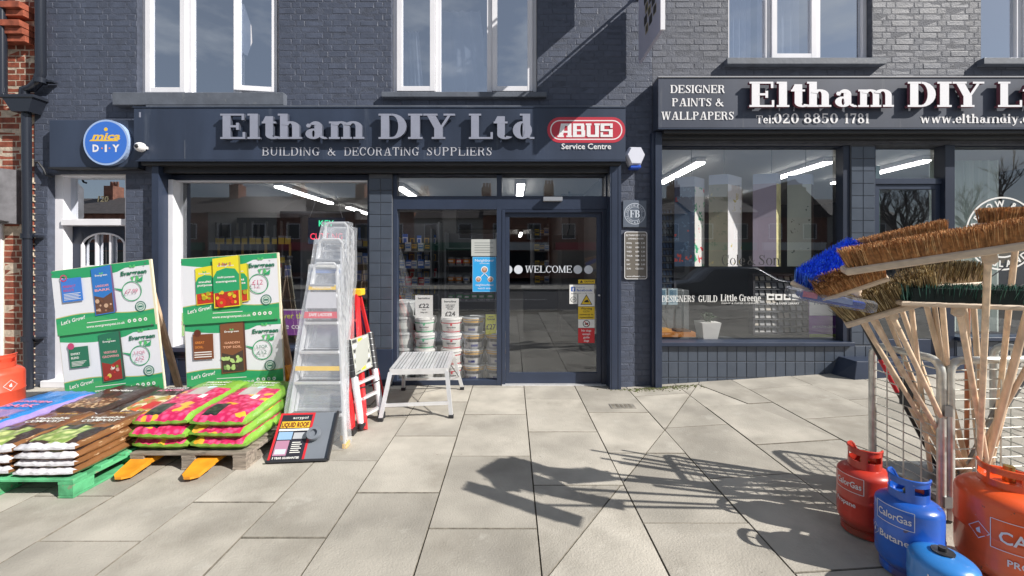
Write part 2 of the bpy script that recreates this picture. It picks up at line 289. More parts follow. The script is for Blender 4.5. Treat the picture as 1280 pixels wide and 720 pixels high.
# ------------------------------------------------------------------ slab-serif lettering drawn from strokes
def glyph(ch, T, t, s, o, xh=.69):
    P = []
    def R(x0, y0, x1, y1): P.append([(x0, y0), (x1, y0), (x1, y1), (x0, y1)])
    def Q(x0, y0, x1, y1, w): P.append([(x0, y0), (x0+w, y0), (x1+w, y1), (x1, y1)])
    def A(cx, cy, rx, ry, a0, a1, wx, wy):
        n = max(2, int(abs(a1-a0)/17)); pr = None
        for i in range(n+1):
            a = R_(a0+(a1-a0)*i/n); c, d = math.cos(a), math.sin(a)
            q = ((cx+rx*c, cy+ry*d), (cx+(rx-wx)*c, cy+(ry-wy)*d))
            if pr: P.append([pr[0], q[0], q[1], pr[1]])
            pr = q
    def V(pts):
        pr = None
        for i, (x, y, w) in enumerate(pts):
            a = pts[max(0, i-1)]; b = pts[min(len(pts)-1, i+1)]; dx, dy = b[0]-a[0], b[1]-a[1]; l = math.hypot(dx, dy) or 1
            nx, ny = -dy/l*w/2, dx/l*w/2; q = ((x+nx, y+ny), (x-nx, y-ny))
            if pr: P.append([pr[0], q[0], q[1], pr[1]])
            pr = q
    def sf(xc, y, wd, up=0): R(xc-wd/2-o, y-(s if up else 0), xc+wd/2+o, y+(0 if up else s))
    x = o
    if ch in 'EFL':
        wd = .78; R(x, s*.9, x+T, 1-s*.9)
        if ch != 'F': R(0, 0, wd, s); R(wd-s, s*.9, wd, .27)
        else: sf(x+T/2, 0, T)
        if ch != 'L': R(0, 1-s, wd-.03, 1); R(wd-.03-s, .75, wd-.03, 1-s*.9); R(x+T*.9, .5-t/2, .5, .5+t/2); R(.5, .36, .5+t, .64)
        else: sf(x+T/2, 1, T, 1)
    elif ch == 'I': wd = T+2*o; R(x, s*.9, x+T, 1-s*.9); sf(x+T/2, 0, T); sf(x+T/2, 1, T, 1)
    elif ch == 'H': wd = .5+T+2*o; [R(q, s*.9, q+T, 1-s*.9) or sf(q+T/2, 0, T) or sf(q+T/2, 1, T, 1) for q in (x, x+.5)]; R(x+T*.9, .5-t/2, x+.52, .5+t/2)
    elif ch == 'D': wd = .86; R(x, s*.9, x+T, 1-s*.9); R(0, 0, .44, s); R(0, 1-s, .44, 1); A(.42, .5, .44, .5, -90, 90, T, s)
    elif ch in 'BPR':
        wd = .80; R(x, s*.9, x+T, 1-s*.9); R(0, 1-s, .42, 1); A(.4, .75, .34, .25, -90, 90, T*.95, s); R(x+T*.9, .5, .42, .5+s)
        if ch == 'B': R(0, 0, .42, s); A(.4, .26, .39, .28, -90, 90, T, s)
        else: sf(x+T/2, 0, T)
        if ch == 'R': V([(.42, .52, t), (.55, .45, T*.9), (.62, .2, T), (.7, .04, T*.6), (.82, .03, s)]); wd = .86
    elif ch in 'CG':
        wd = .82; A(.42, .5, .42, .51, 42, 325, T, s); R(.72, .66, .72+t, .98)
        if ch == 'G': R(.58, .03, .58+T, .4); R(.48, .36, .86, .36+s); wd = .88
    elif ch in 'Oo0':
        H = 1 if ch != 'o' else xh; wd = {'O': .9, 'o': .64, '0': .66}[ch]; A(wd/2, H/2, wd/2, H/2+.01, 0, 360, T*.98, s)
    elif ch == 'S':
        wd = .68; V([(.60, .72, t*.7), (.52, .9, t), (.34, .965, s), (.16, .88, T*.7), (.14, .72, T*.9), (.3, .57, T), (.46, .45, T), (.56, .3, T*.95), (.52, .12, T*.65), (.34, .035, s), (.15, .1, t), (.07, .28, t*.7)])
        R(.58, .68, .58+t*.9, .99); R(.03, .01, .03+t*.9, .32)
    elif ch == 'T': wd = .82; R(.41-T/2, s*.9, .41+T/2, 1-s*.9); sf(.41, 0, T); R(0, 1-s, wd, 1); R(0, .7, s, 1-s*.9); R(wd-s, .7, wd, 1-s*.9)
    elif ch == 'U': wd = .88; R(x, .3, x+T, 1-s*.9); R(.7, .3, .7+t, 1-s*.9); A(.42, .32, .42-o, .33, 180, 360, T*.8, s); sf(x+T/2, 1, T, 1); sf(.7+t/2, 1, t, 1)
    elif ch == 'N': wd = .92; R(x, s*.9, x+t, 1-s*.9); R(.74, .03, .74+t, 1-s*.9); Q(.74+t-T*.95, 0, x-o*.5, 1, T*.95); sf(x+t/2, 0, t); sf(.74+t/2, 1, t, 1)
    elif ch == 'M': wd = 1.06; R(x, s*.9, x+t, 1); R(.9-T*.6, s*.9, .9+T*.4, 1-s*.5); Q(.46, 0, x, 1, T*.85); Q(.48, 0, .9-t, 1, t); sf(x+t/2, 0, t); sf(.9-T*.1, 0, T); R(0, 1-s, .2, 1); R(.85, 1-s, 1.06, 1)
    elif ch == 'W':
        wd = 1.24; Q(.27, 0, .08, 1, T*.9); Q(.33, 0, .56, 1-s, t); Q(.78, 0, .56, 1-s*.5, T*.9); Q(.84, 0, 1.08, 1, t); R(0, 1-s, .36, 1); R(.5, 1-s, .84, 1); R(.98, 1-s, 1.24, 1)
    elif ch == 'w':
        wd = 1.0; Q(.21, 0, .08, xh, T*.85); Q(.27, 0, .45, xh, t); Q(.6, 0, .45, xh, T*.85); Q(.66, 0, .84, xh, t); R(0, xh-s, .3, xh); R(.78, xh-s, 1.0, xh)
    elif ch == 'Y': wd = .9; Q(.45-T/2, .42, .1, 1-s*.5, T); Q(.47, .42, .74, 1-s*.5, t); R(.45-T/2, s*.9, .45+T/2, .44); sf(.45, 0, T); R(0, 1-s, .42, 1); R(.6, 1-s, .94, 1)
    elif ch == 'A': wd = .96; Q(.1, s*.5, .42, 1, t); Q(.86-T, s*.5, .44, 1, T); R(.24, .3, .66, .3+t*.9); R(0, 0, .32, s); R(.5, 0, .98, s)
    elif ch == '&': wd = .9; V([(.86, .5, t), (.72, .46, t), (.6, .2, t), (.42, .04, s), (.2, .04, s), (.08, .2, T*.8), (.14, .4, T*.8), (.4, .6, t), (.5, .78, T*.6), (.4, .95, s), (.26, .88, T*.6), (.26, .72, T*.7), (.5, .36, T), (.8, .04, T*.8), (.92, .03, s)])
    elif ch == '1': wd = .5; R(.25-T/2, s*.9, .25+T/2, 1); sf(.25, 0, T); Q(.02, .8, .2, .98, t)
    elif ch == '2': wd = .64; V([(.06, .66, T*.7), (.1, .86, T*.6), (.3, .965, s), (.5, .86, T*.8), (.5, .68, T), (.36, .46, T*.7), (.14, .2, T*.6), (.06, .06, s)]); R(.04, 0, .62, T*.75); R(.56, 0, .62, .26)
    elif ch == '5': wd = .64; R(.1, 1-T*.7, .56, 1); R(.1, .5, .1+t, .97); V([(.12, .56, t), (.3, .64, s), (.5, .52, T*.9), (.53, .3, T), (.42, .08, T*.7), (.24, .035, s), (.07, .16, T*.8)])
    elif ch == '7': wd = .6; R(.03, 1-T*.75, .6, 1); V([(.56, .9, t), (.4, .55, T*.8), (.3, .25, T), (.28, 0, T*1.1)]); R(.03, .74, .03+t, 1)
    elif ch == '8': wd = .66; A(.33, .75, .27, .255, 0, 360, T*.85, s); A(.33, .27, .32, .28, 0, 360, T*.95, s)
    elif ch == ':': wd = .26; R(.05, 0, .05+T, T); R(.05, xh-T, .05+T, xh)
    elif ch == '.': wd = .26; R(.05, 0, .05+T, T)
    elif ch in 'li':
        wd = T+2*o; top = 1 if ch == 'l' else xh; R(x, s*.9, x+T, top); sf(x+T/2, 0, T); R(0, top-s, x+T*.5, top)
        if ch == 'i': R(x, .82, x+T, 1.0)
    elif ch == 't': wd = .5; R(.12, .14, .12+T, .9); Q(.0, xh-s, .12, .9, t); R(0, xh-s, .46, xh); A(.12+T*.5+.14, .17, .14+T*.5, .18, 180, 330, T*.9, s)
    elif ch in 'hnm':
        top = 1 if ch == 'h' else xh; R(x, s*.9, x+T, top); sf(x+T/2, 0, T); R(0, top-s, x+T*.5, top); st = .40 if ch != 'm' else .46
        for q in range(1 if ch != 'm' else 2):
            bx = x+st*q; cx = bx+T*.6+(st-T*.1)/2; rx = (st+T*.9)/2-.01; A(cx, xh-.2, rx, .21, 0, 160, T*.95, s*1.1); R(cx+rx-T*.95, s*.9, cx+rx, xh-.19); sf(cx+rx-T*.48, 0, T, 0)
        wd = cx+rx+o
    elif ch == 'r': wd = .52; R(x, s*.9, x+T, xh); sf(x+T/2, 0, T); R(0, xh-s, x+T*.5, xh); A(x+T+.1, xh-.18, .17, .18, 40, 170, t, s); P.append([(x+T+.16+.06*math.cos(i), xh-.1+.06*math.sin(i)) for i in range(6)])
    elif ch == 'u': wd = .66+o; R(x, .2, x+T, xh); R(.6-T+.02, s*.5, .62, xh); A(.34, .22, .34-o, .23, 180, 360, T*.7, s); R(0, xh-s, x+T*.5, xh); R(.3, xh-s, .5, xh); R(.6, 0, .7, s)
    elif ch == 'd': wd = .72; R(.58-T, s*.5, .58, 1); R(.56-T-o, 1-s, .5, 1); R(.56, 0, .72, s); A(.32, xh/2, .32, xh/2+.01, 0, 360, T, s)
    elif ch == 'e': wd = .6; A(.31, xh/2, .31, xh/2+.01, -5, 318, T*.95, s); R(.1, xh/2-t*.4, .58, xh/2+t*.4)
    elif ch == 'c': wd = .58; A(.31, xh/2, .31, xh/2+.01, 45, 318, T*.95, s); P.append([(.5+.08*math.cos(i), xh-.16+.08*math.sin(i)) for i in range(6)])
    elif ch == 'a':
        wd = .68; R(.56-T, .1, .56, xh-.16); A(.35, xh-.19, .21, .2, 0, 160, T, s); A(.28, .2, .26, .21, 0, 360, T*.85, s); A(.66, .11, .1+T*.3, .12, 180, 300, T*.5, s)
        P.append([(.13+.085*math.cos(i), xh-.17+.085*math.sin(i)) for i in range(6)])
    elif ch == 'y': wd = .74; Q(.3, 0, .08, xh, T); Q(.36, 0, .56, xh, t); V([(.42, .06, t), (.34, -.14, t), (.2, -.25, s), (.12, -.2, T*.6)]); R(0, xh-s, .36, xh); R(.46, xh-s, .74, xh)
    else: wd = .34
    return P, wd
def slab_width(t, st, track=.09): return sum(glyph(c, *st)[1]+track for c in t)-track
def slab_glyph(mb, ch, x, z, w, h, st, m, y=0, ext=0, side=None):
    P, wd = glyph(ch, *st); kx = w/wd
    for i, p in enumerate(P):
        yy = y-.0002*i-(.0005 if not ext else 0)
        q = [(x+a*kx, z+b*h) for a, b in p]
        if ext:
            n = len(q); v = [(a, yy-ext, b) for a, b in q]+[(a, yy, b) for a, b in q]
            mb.add(v, [list(range(n))], m); mb.add(v, [(j, (j+1) % n, n+(j+1) % n, n+j) for j in range(n)], side or m)
        else: mb.poly([(a, yy, b) for a, b in q], m)
def slab_text(mb, t, x0, x1, z, h, st, m, y=0, track=.09, ext=0, side=None):
    tw = slab_width(t, st, track); k = (x1-x0)/tw; x = x0
    for c in t:
        wd = glyph(c, *st)[1]
        slab_glyph(mb, c, x, z, wd*k, h, st, m, y, ext, side); x += (wd+track)*k
BOLD = (.25, .085, .075, .075); REG = (.15, .075, .065, .06); BLDS = (.2, .09, .08, .06)

# ================================================================== ground and street
def sheet(name, x0, x1, y0, y1, z, m, nx=1):
    mb = MB(); xs = [x0+(x1-x0)*i/nx for i in range(nx+1)]
    mb.poly([(x0, y0, z), (x1, y0, z), (x1, y1, z), (x0, y1, z)], m); return tag(mb.build(name), kind='structure')
sheet('ground', -400, 400, -400, 400, -.30, ASPH)
sheet('road', -60, 60, -12.5, -2.6, -.135, ASPH)
mb = MB()
for y in (-7.55,):
    for i in range(-8, 9): mb.box(i*6-1.5, i*6+1.5, y-.05, y+.05, -.131, -.129, WHT)
tag(mb.build('road_marking'), kind='structure')
mb = MB(); mb.box(-60, 60, -16.2, -12.5, -.29, -.01, SLAB); tag(mb.build('far_pavement'), kind='structure')
# the pavement: a bed that follows the rise to the right, with slabs on it
mb = MB(); xs = [-14, 1.4, 12]
mb.add([(x, y, gz(x)-.034) for y in (-2.6, 5.6) for x in xs]+[(x, -2.6, -.3) for x in xs], [(0, 1, 4, 3), (1, 2, 5, 4), (6, 7, 1, 0), (7, 8, 2, 1)], DIRT)
pave = tag(mb.build('pavement'), kind='structure')
mb = MB()
for i in range(-14, 12): mb.box(i+.004, i+.996, -2.75, -2.605, -.29, -.005, SLAB)
tag(mb.build('kerb'), kind='structure')
cols = [-10.2, -9.45, -8.7, -7.95, -7.3, -6.7, -6.1, -5.5, -4.9, -4.3, -3.7, -3.15, -2.62, -2.05, -1.52, -1.04, -.485, .147, .775, 1.40, 2.0, 2.7, 3.43, 4.1, 4.8, 5.5, 6.2, 6.9, 7.6, 8.3, 9.0]
ph = {-2.05: 2.67, -1.52: 2.33, -1.04: 2.78, -.485: 2.41, .147: 2.87, .775: 2.46, 1.40: 2.96, 2.0: 2.52, 2.7: 2.95, 3.43: 2.45, -2.62: 2.3, -3.15: 2.74}
def clip(poly, a, b, c):                # keep a*x+b*y<c
    out = []
    for i, p in enumerate(poly):
        q = poly[(i+1) % len(poly)]; dp = a*p[0]+b*p[1]-c; dq = a*q[0]+b*q[1]-c
        if dp <= 0: out.append(p)
        if dp*dq < 0: t_ = dp/(dp-dq); out.append((p[0]+(q[0]-p[0])*t_, p[1]+(q[1]-p[1])*t_))
    return out
creases = []
for (ax, ay), (bx, by), lim in (((2.05, 4.75), (.18, 2.05), (.3, 4.9)), ((2.45, 4.3), (2.75, 3.2), (2.4, 4.6))):
    nx, ny = by-ay, -(bx-ax); l = math.hypot(nx, ny); creases.append((nx/l, ny/l, (nx*ax+ny*ay)/l, lim))
cnt = 0
for ci in range(len(cols)-1):
    x0, x1 = cols[ci]+.003, cols[ci+1]-.003; L = .895; p0 = ph.get(cols[ci], 2.4 if ci % 2 else 2.85)
    y = p0-L*7
    if x1 < -9.5: pass
    while y < 5.3:
        a, b = y+.0027, min(y+L-.0027, 5.35); y += L
        if b < -2.58 or b-a < .05: continue
        a = max(a, -2.6)
        polys = [[(x0, a), (x1, a), (x1, b), (x0, b)]]
        for nx, ny, c, lim in creases:
            new = []
            for p in polys:
                cx = sum(q[0] for q in p)/len(p); cy = sum(q[1] for q in p)/len(p)
                near = max(q[1] for q in p) > lim[0] and min(q[1] for q in p) < lim[1]
                d0 = [nx*q[0]+ny*q[1]-c for q in p]
                if near and min(d0) < -.02 and max(d0) > .02: new += [clip(p, nx, ny, c-.003), clip(p, -nx, -ny, -c-.003)]
                else: new.append(p)
            polys = new
        for p in polys:
            if len(p) < 3: continue
            mx_, my_ = sum(q[0] for q in p)/len(p), sum(q[1] for q in p)/len(p)
            if my_ < -1.6: continue
            dz = random.uniform(-.0025, .0025); tx, ty = random.uniform(-.002, .002), random.uniform(-.0015, .0015)
            def zz(q): return gz(q[0])-gz(mx_)+dz+(q[0]-mx_)*tx+(q[1]-my_)*ty
            n = len(p); e = .003
            top = [(q[0]+(mx_-q[0])*e/.4-mx_, q[1]+(my_-q[1])*e/.4-my_, zz(q)) for q in p]
            mid = [(q[0]-mx_, q[1]-my_, zz(q)-.0035) for q in p]; bot = [(q[0]-mx_, q[1]-my_, zz(q)-.03) for q in p]
            mb = MB(); mb.add(top, [list(range(n))], SLAB); mb.add(top+mid+bot, [(n+i, n+(i+1) % n, (i+1) % n, i) for i in range(n)]+[(2*n+i, 2*n+(i+1) % n, n+(i+1) % n, n+i) for i in range(n)], DIRT)
            mb.build('slab', pave, loc=(mx_, my_, gz(mx_))); cnt += 1
print('slabs', cnt)
# small drain cover and a strip of moss and grit by the brick pier
DRN = mat('worn_cover', (.24, .225, .20), .7, var=.25, vs=20); mb = MB(); c = GP(778, 508); mb.box(c.x-.13, c.x+.13, c.y-.07, c.y+.07, c.z+.001, c.z+.006, DRN)
for i in range(5): mb.box(c.x-.11+i*.045, c.x-.085+i*.045, c.y-.05, c.y+.05, c.z+.006, c.z+.008, DIRT)
tag(mb.build('drain_cover'), 'small rectangular drain cover set in the paving before the brick pier', 'drain cover')
MOSS = mat('moss', (.10, .13, .035), .95, var=.5, vs=30, bump=.6, bs=60, col2=(.09, .075, .05))
mb = MB(); random.seed(3)
for i in range(420):
    x = random.gauss(1.75, .25); y = 5.03-abs(random.gauss(0, .035 if x < 1.3 else .06)); r = random.uniform(.004, .014)
    if not -.2 < x < 2.3 or y < 4.8: continue
    z = gz(x); mb.add([(x-r, y-r*.7, z), (x+r, y-r*.6, z), (x+r*.8, y+r, z), (x-r, y+r*.8, z), (x, y, z+r*.8)], [(0, 1, 4), (1, 2, 4), (2, 3, 4), (3, 0, 4)], MOSS)
tag(mb.build('moss'), 'moss and grit gathered at the foot of the brick pier', 'moss', kind='stuff')

# ================================================================== building pieces
def brick_mesh(w, m, seed):
    random.seed(seed); h = .0655; j = lambda a: random.uniform(-a, a)
    fr = [(x*(w/2-.005)+j(.003), -.0014+j(.0016), z*(h/2-.005)+j(.0025)) for x, z in ((-1, -1), (1, -1), (1, 1), (-1, 1))]
    md = [(x*w/2+j(.002), .001, z*h/2+j(.0018)) for x, z in ((-1, -1), (1, -1), (1, 1), (-1, 1))]
    bk = [(a, .02, b) for a, _, b in md]
    mb = MB(); mb.add(fr+md+bk, [(0, 1, 2, 3)]+[(4+i, 4+(i+1) % 4, (i+1) % 4, i) for i in range(4)]+[(8+i, 8+(i+1) % 4, 4+(i+1) % 4, 4+i) for i in range(4)], m)
    me = bpy.data.meshes.new('brick'); me.from_pydata([tuple(p) for p in mb.v], [], mb.f); me.materials.append(m); return me
_bm = {}
def bricks(parent, rect, holes, Y, m, maxn=300, seed=0, zoff=0):
    x0, x1, z0, z1 = rect; out = []; row = 0; z = z0
    while z+.075 <= z1+.001:
        zc = z+.0375; spans = [(x0, x1)]
        for hx0, hx1, hz0, hz1 in holes:
            if hz0-.02 < zc < hz1+.02:
                ns = []
                for a, b in spans:
                    if hx1 <= a or hx0 >= b: ns.append((a, b)); continue
                    if hx0 > a: ns.append((a, hx0))
                    if hx1 < b: ns.append((hx1, b))
                spans = ns
        x = x0-.05-(.163 if row % 2 else 0); k = row % 2
        while x < x1:
            w = .215 if k % 2 == 0 else .1025
            for a, b in spans:
                p, q = max(x, a+.002), min(x+w, b-.002)
                if q-p > .025: out.append((p, q, zc))
            x += w+.010; k += 1
        z += .075; row += 1
    def rank(t):
        X, zc = (t[0]+t[1])/2, t[2]; px, py = 640+X*F/Y, HZ-(zc-CH)*F/Y
        off = 0 if (-15 < px < 1295 and -8 < py < 725) else 1000
        return off-(t[1]-t[0])*10+abs(px-640)/900
    out.sort(key=rank); joined = MB()
    for i, (p, q, zc) in enumerate(out):
        w = q-p; base = .215 if w > .16 else .1025; key = (m.name, base, (i*7+seed) % 5)
        if key not in _bm: _bm[key] = brick_mesh(base, m, hash(key[2])+int(base*1000))
        me = _bm[key]
        if i < maxn:
            o = link('brick', me, parent); o.location = ((p+q)/2, Y+((i*37) % 11-5)*.0003, zc+((i*53) % 7-3)*.0004); o.scale = (w/base, 1, 1)
        else: joined.add([(v.co.x*w/base+(p+q)/2, v.co.y+Y, v.co.z+zc) for v in me.vertices], [list(f.vertices) for f in me.polygons], m)
    if joined.v: tag(joined.build('brickwork', parent), kind='stuff')
def wall_mesh(rect, holes, Y, th, m):
    """sheet with openings and their reveals"""
    x0, x1, z0, z1 = rect; xs = sorted({x0, x1, *[h[0] for h in holes], *[h[1] for h in holes]}); zs = sorted({z0, z1, *[h[2] for h in holes], *[h[3] for h in holes]})
    xs = [x for x in xs if x0 <= x <= x1]; zs = [z for z in zs if z0 <= z <= z1]; mb = MB()
    inh = lambda x, z: any(h[0] < x < h[1] and h[2] < z < h[3] for h in holes)
    for yy in (Y, Y+th):
        for i in range(len(xs)-1):
            for j in range(len(zs)-1):
                if not inh((xs[i]+xs[i+1])/2, (zs[j]+zs[j+1])/2): mb.poly([(xs[i], yy, zs[j]), (xs[i+1], yy, zs[j]), (xs[i+1], yy, zs[j+1]), (xs[i], yy, zs[j+1])], m)
    for a, b, c, d in holes+[rect]:
        a, b, c, d = max(a, x0), min(b, x1), max(c, z0), min(d, z1)
        for p, q in (((a, c), (b, c)), ((b, c), (b, d)), ((b, d), (a, d)), ((a, d), (a, c))):
            mb.poly([(p[0], Y, p[1]), (q[0], Y, q[1]), (q[0], Y+th, q[1]), (p[0], Y+th, p[1])], m)
    return mb
def frame_rect(mb, x0, x1, z0, z1, w, y0, y1, m, wb=None, wt=None):
    wb = wb or w; wt = wt or w; e = .0015
    mb.cbox(x0, x0+w, y0, y1, z0, z1, m, .003); mb.cbox(x1-w, x1, y0, y1, z0, z1, m, .003)
    mb.cbox(x0+w-e, x1-w+e, y0+e, y1-e, z0, z0+wb, m, .003); mb.cbox(x0+w-e, x1-w+e, y0+e, y1-e, z1-wt, z1, m, .003)
def pane(parent, x0, x1, z0, z1, y, gm, name='pane', xf=None):
    mb = MB(xf); mb.poly([(x0, y, z0), (x1, y, z0), (x1, y, z1), (x0, y, z1)], gm); return mb.build(name, parent)
def upper_window(bld, xs, z0, z1, kinds, Y=5.20, sill=None, open_at=None):
    w = empty('window', (0, 0, 0), bld); x0, x1 = xs[0], xs[-1]
    mb = MB(); frame_rect(mb, x0, x1, z0, z1, .045, Y-.02, Y+.05, UPVC)
    for x in xs[1:-1]: mb.cbox(x-.03, x+.03, Y-.018, Y+.048, z0+.045, z1-.045, UPVC, .003)
    mb.build('frame', w)
    for i, k in enumerate(kinds):
        a = xs[i]+(.047 if i == 0 else .032); b = xs[i+1]-(.047 if i == len(kinds)-1 else .032); c, d = z0+.047, z1-.047
        if k == 'f': pane(w, a, b, c, d, Y+.02, UGLASS)
        else:
            M = None
            if open_at == i: M = Matrix.Translation((b, Y-.03, 0)) @ Matrix.Rotation(R_(9), 4, 'Z') @ Matrix.Translation((-b, -Y+.03, 0))
            mb = MB(M); frame_rect(mb, a+.002, b-.002, c+.002, d-.002, .062, Y-.045, Y+.01, UPVC); mb.build('sash', w)
            pane(w, a+.06, b-.06, c+.06, d-.06, Y-.01, UGLASS, xf=M)
            if open_at == i:
                mb = MB(M); mb.box(a+.07, a+.085, Y+.012, Y+.03, c+.5, c+.62, UPVC); mb.build('handle', w)
    s0, s1, sz0, sz1, sy = sill
    mb = MB(); mb.cbox(s0, s1, sy, Y+.02, sz0, sz1, SILLM, .006); mb.build('sill', w)
    return w

# ------------------------------------------------------------------ the left shop
shopL = tag(empty('shop_building', (-2, 5.1, 0)), 'two storey dark blue-grey painted brick shop with the glass entrance under the long sign', 'shop')
shopL.location = (0, 0, 0)
XL, XM = -5.86, 1.72
hl = [(-4.60, -2.86, 3.58, 5.05), (-1.48, .31, 3.60, 5.05)]
up = wall_mesh((XL, XM, 2.62, 6.6), hl, 5.105, .26, MORT).build('wall', shopL)
bricks(up, (XL, XM, 2.625+.0, 5.3), hl, 5.105, BRICK, 300, 1)
upper_window(shopL, [-4.595, -4.02, -3.44, -2.865], 3.59, 5.04, 'cfc', sill=(-4.82, -2.76, 3.43, 3.585, 5.02), open_at=2)
upper_window(shopL, [-1.475, -.92, -.28, .305], 3.605, 5.04, 'cfc', sill=(-1.58, .42, 3.535, 3.60, 5.04))
# brick piers at street level
def pier(bld, x0, x1, z0, z1, m, mm, seed, Y=5.105, d=.35):
    mb = MB(); mb.box(x0, x1, Y, Y+d, z0, z1, mm); o = mb.build('pier', bld); bricks(o, (x0, x1, z0+.01, z1), [], Y, m, 300, seed); return o
pier(shopL, XL, -5.70, 0, 2.618, BRICK, MORT, 3); pier(shopL, -4.74, -4.36, 0, 2.618, BRICK, MORT, 4); pier(shopL, 1.315, 1.72, -.02, 2.618, BRICK, MORT, 5)
# side door 120 with its fanlight
d = empty('door', (0, 0, 0), shopL)
mb = MB(); y0, y1 = 5.16, 5.34
mb.cbox(-5.70, -5.60, y0+.03, y1, .08, 2.67, UPVC, .004); mb.cbox(-4.80, -4.742, y0, y1, .08, 2.67, UPVC, .004)
mb.cbox(-5.6, -4.8, y0+.002, y1, 2.60, 2.668, UPVC, .004); mb.cbox(-5.6, -4.8, y0+.004, y1, 1.99, 2.07, UPVC, .004)
mb.cbox(-5.75, -4.735, 5.07, y1+.1, .0, .085, UPVC, .006); mb.build('frame', d)
mb = MB(); yl = 5.30
mb.box(-5.598, -4.802, yl, yl+.05, .09, 1.15, BODYD); mb.box(-5.598, -5.47, yl, yl+.05, 1.15, 1.988, BODYD); mb.box(-4.93, -4.802, yl, yl+.05, 1.15, 1.988, BODYD); mb.box(-5.47, -4.93, yl, yl+.05, 1.9, 1.988, BODYD)
pts = [(-5.47, 1.9)]+[(-5.2+.27*math.cos(R_(180-i*15)), 1.74+.16*math.sin(R_(180-i*15))) for i in range(13)]+[(-4.93, 1.9)]
mb.poly([(x, yl+.004, z) for x, z in pts], BODYD)
for z in (.25, .72): frame_rect(mb, -5.5, -5.23, z, z+.38, .03, yl-.012, yl+.001, BODYD); frame_rect(mb, -5.17, -4.9, z, z+.38, .03, yl-.012, yl+.001, BODYD)
mb.build('door_leaf', d)
mb = MB()
for x in (-5.47, -5.29, -5.11, -4.93): mb.box(x-.012, x+.012, yl-.012, yl+.02, 1.15, 1.76 if abs(x+5.2) > .2 else 1.885, UPVC)
for z in (1.15, 1.48): mb.box(-5.47, -4.93, yl-.010, yl+.018, z-.012, z+.012, UPVC)
P = [(-5.2+.27*math.cos(R_(180-i*15)), yl, 1.74+.16*math.sin(R_(180-i*15))) for i in range(13)]; mb.tube(P, .012, UPVC, 6); mb.build('glazing_bar', d)
pane(d, -5.47, -4.93, 1.15, 1.9, yl+.03, UGLASS); pane(d, -5.6, -4.8, 2.07, 2.6, 5.28, UGLASS)
mb = MB(); mb.text('120', -5.19, 2.30, .075, C_(.55, .48, .3, .4), 5.275, al='c', bold=.02, shear=.15); mb.build('house_number', d)
mb = MB(); mb.box(-4.9, -4.87, yl-.03, yl, 1.02, 1.16, STEELD); mb.build('handle', d)
# shopfront joinery
mb = MB(); mb.cbox(-4.33, -4.25, 5.0, 5.30, 0, 2.74, BODY, .004); mb.build('pilaster', shopL)
mb = MB(); mb.cbox(-4.245, -1.48, 5.19, 5.32, 2.56, 3.0, BODYD, .003); mb.cbox(-1.478, 1.31, 5.192, 5.32, 2.625, 3.0, BODYD, .003); mb.cbox(-4.24, 1.3, 5.06, 5.185, 2.62, 2.85, BLK, .004); mb.build('window_header', shopL)
sw = empty('shop_window', (0, 0, 0), shopL)
mb = MB(); mb.cbox(-4.248, -4.19, 5.14, 5.30, .48, 2.555, UPVC, .003); mb.cbox(-1.80, -1.772, 5.18, 5.28, .48, 2.555, BODY, .003); mb.cbox(-4.19, -1.80, 5.2, 5.28, 2.535, 2.556, UPVC, .002); mb.cbox(-4.25, -1.77, 5.10, 5.30, .43, .485, BODY, .004); mb.build('frame', sw)
pane(sw, -4.19, -1.80, .485, 2.536, 5.25, GLASS)
mb = MB(); mb.box(-4.248, -1.775, 5.17, 5.28, -.02, .43, BODYD)
for x in (-4.2, -3.38, -2.56): frame_rect(mb, x, x+.76, .05, .38, .05, 5.155, 5.171, BODYD)
mb.build('stall_riser', shopL)
def tiles(parent, x0, z0, nx, nz, tw, th, Y, m=TILE, gap=.006):
    key = (tw, th, m.name)
    if key not in _bm:
        mb = MB(); mb.add([(a*(tw-gap)/2, y, b*(th-gap)/2) for y, k in ((-.004, .96), (0, 1), (.01, 1)) for a, b in ((-k, -k), (k, -k), (k, k), (-k, k))],
                          [(0, 1, 2, 3)]+[(4+i, 4+(i+1) % 4, (i+1) % 4, i) for i in range(4)]+[(8+i, 8+(i+1) % 4, 4+(i+1) % 4, 4+i) for i in range(4)], m)
        me = bpy.data.meshes.new('tile'); me.from_pydata([tuple(p) for p in mb.v], [], mb.f); me.materials.append(m); _bm[key] = me
    for i in range(nx):
        for j in range(nz): link('tile', _bm[key], parent, (x0+(i+.5)*tw, Y+random.uniform(0, .0008), z0+(j+.5)*th))
mb = MB(); mb.box(-1.768, -1.482, 5.145, 5.32, .46, 2.62, GROUT); mb.cbox(-1.772, -1.479, 5.135, 5.32, -.02, .457, BODY, .004); pl = mb.build('pilaster', shopL)
tiles(pl, -1.768, .47, 2, 14, .143, .150, 5.142)
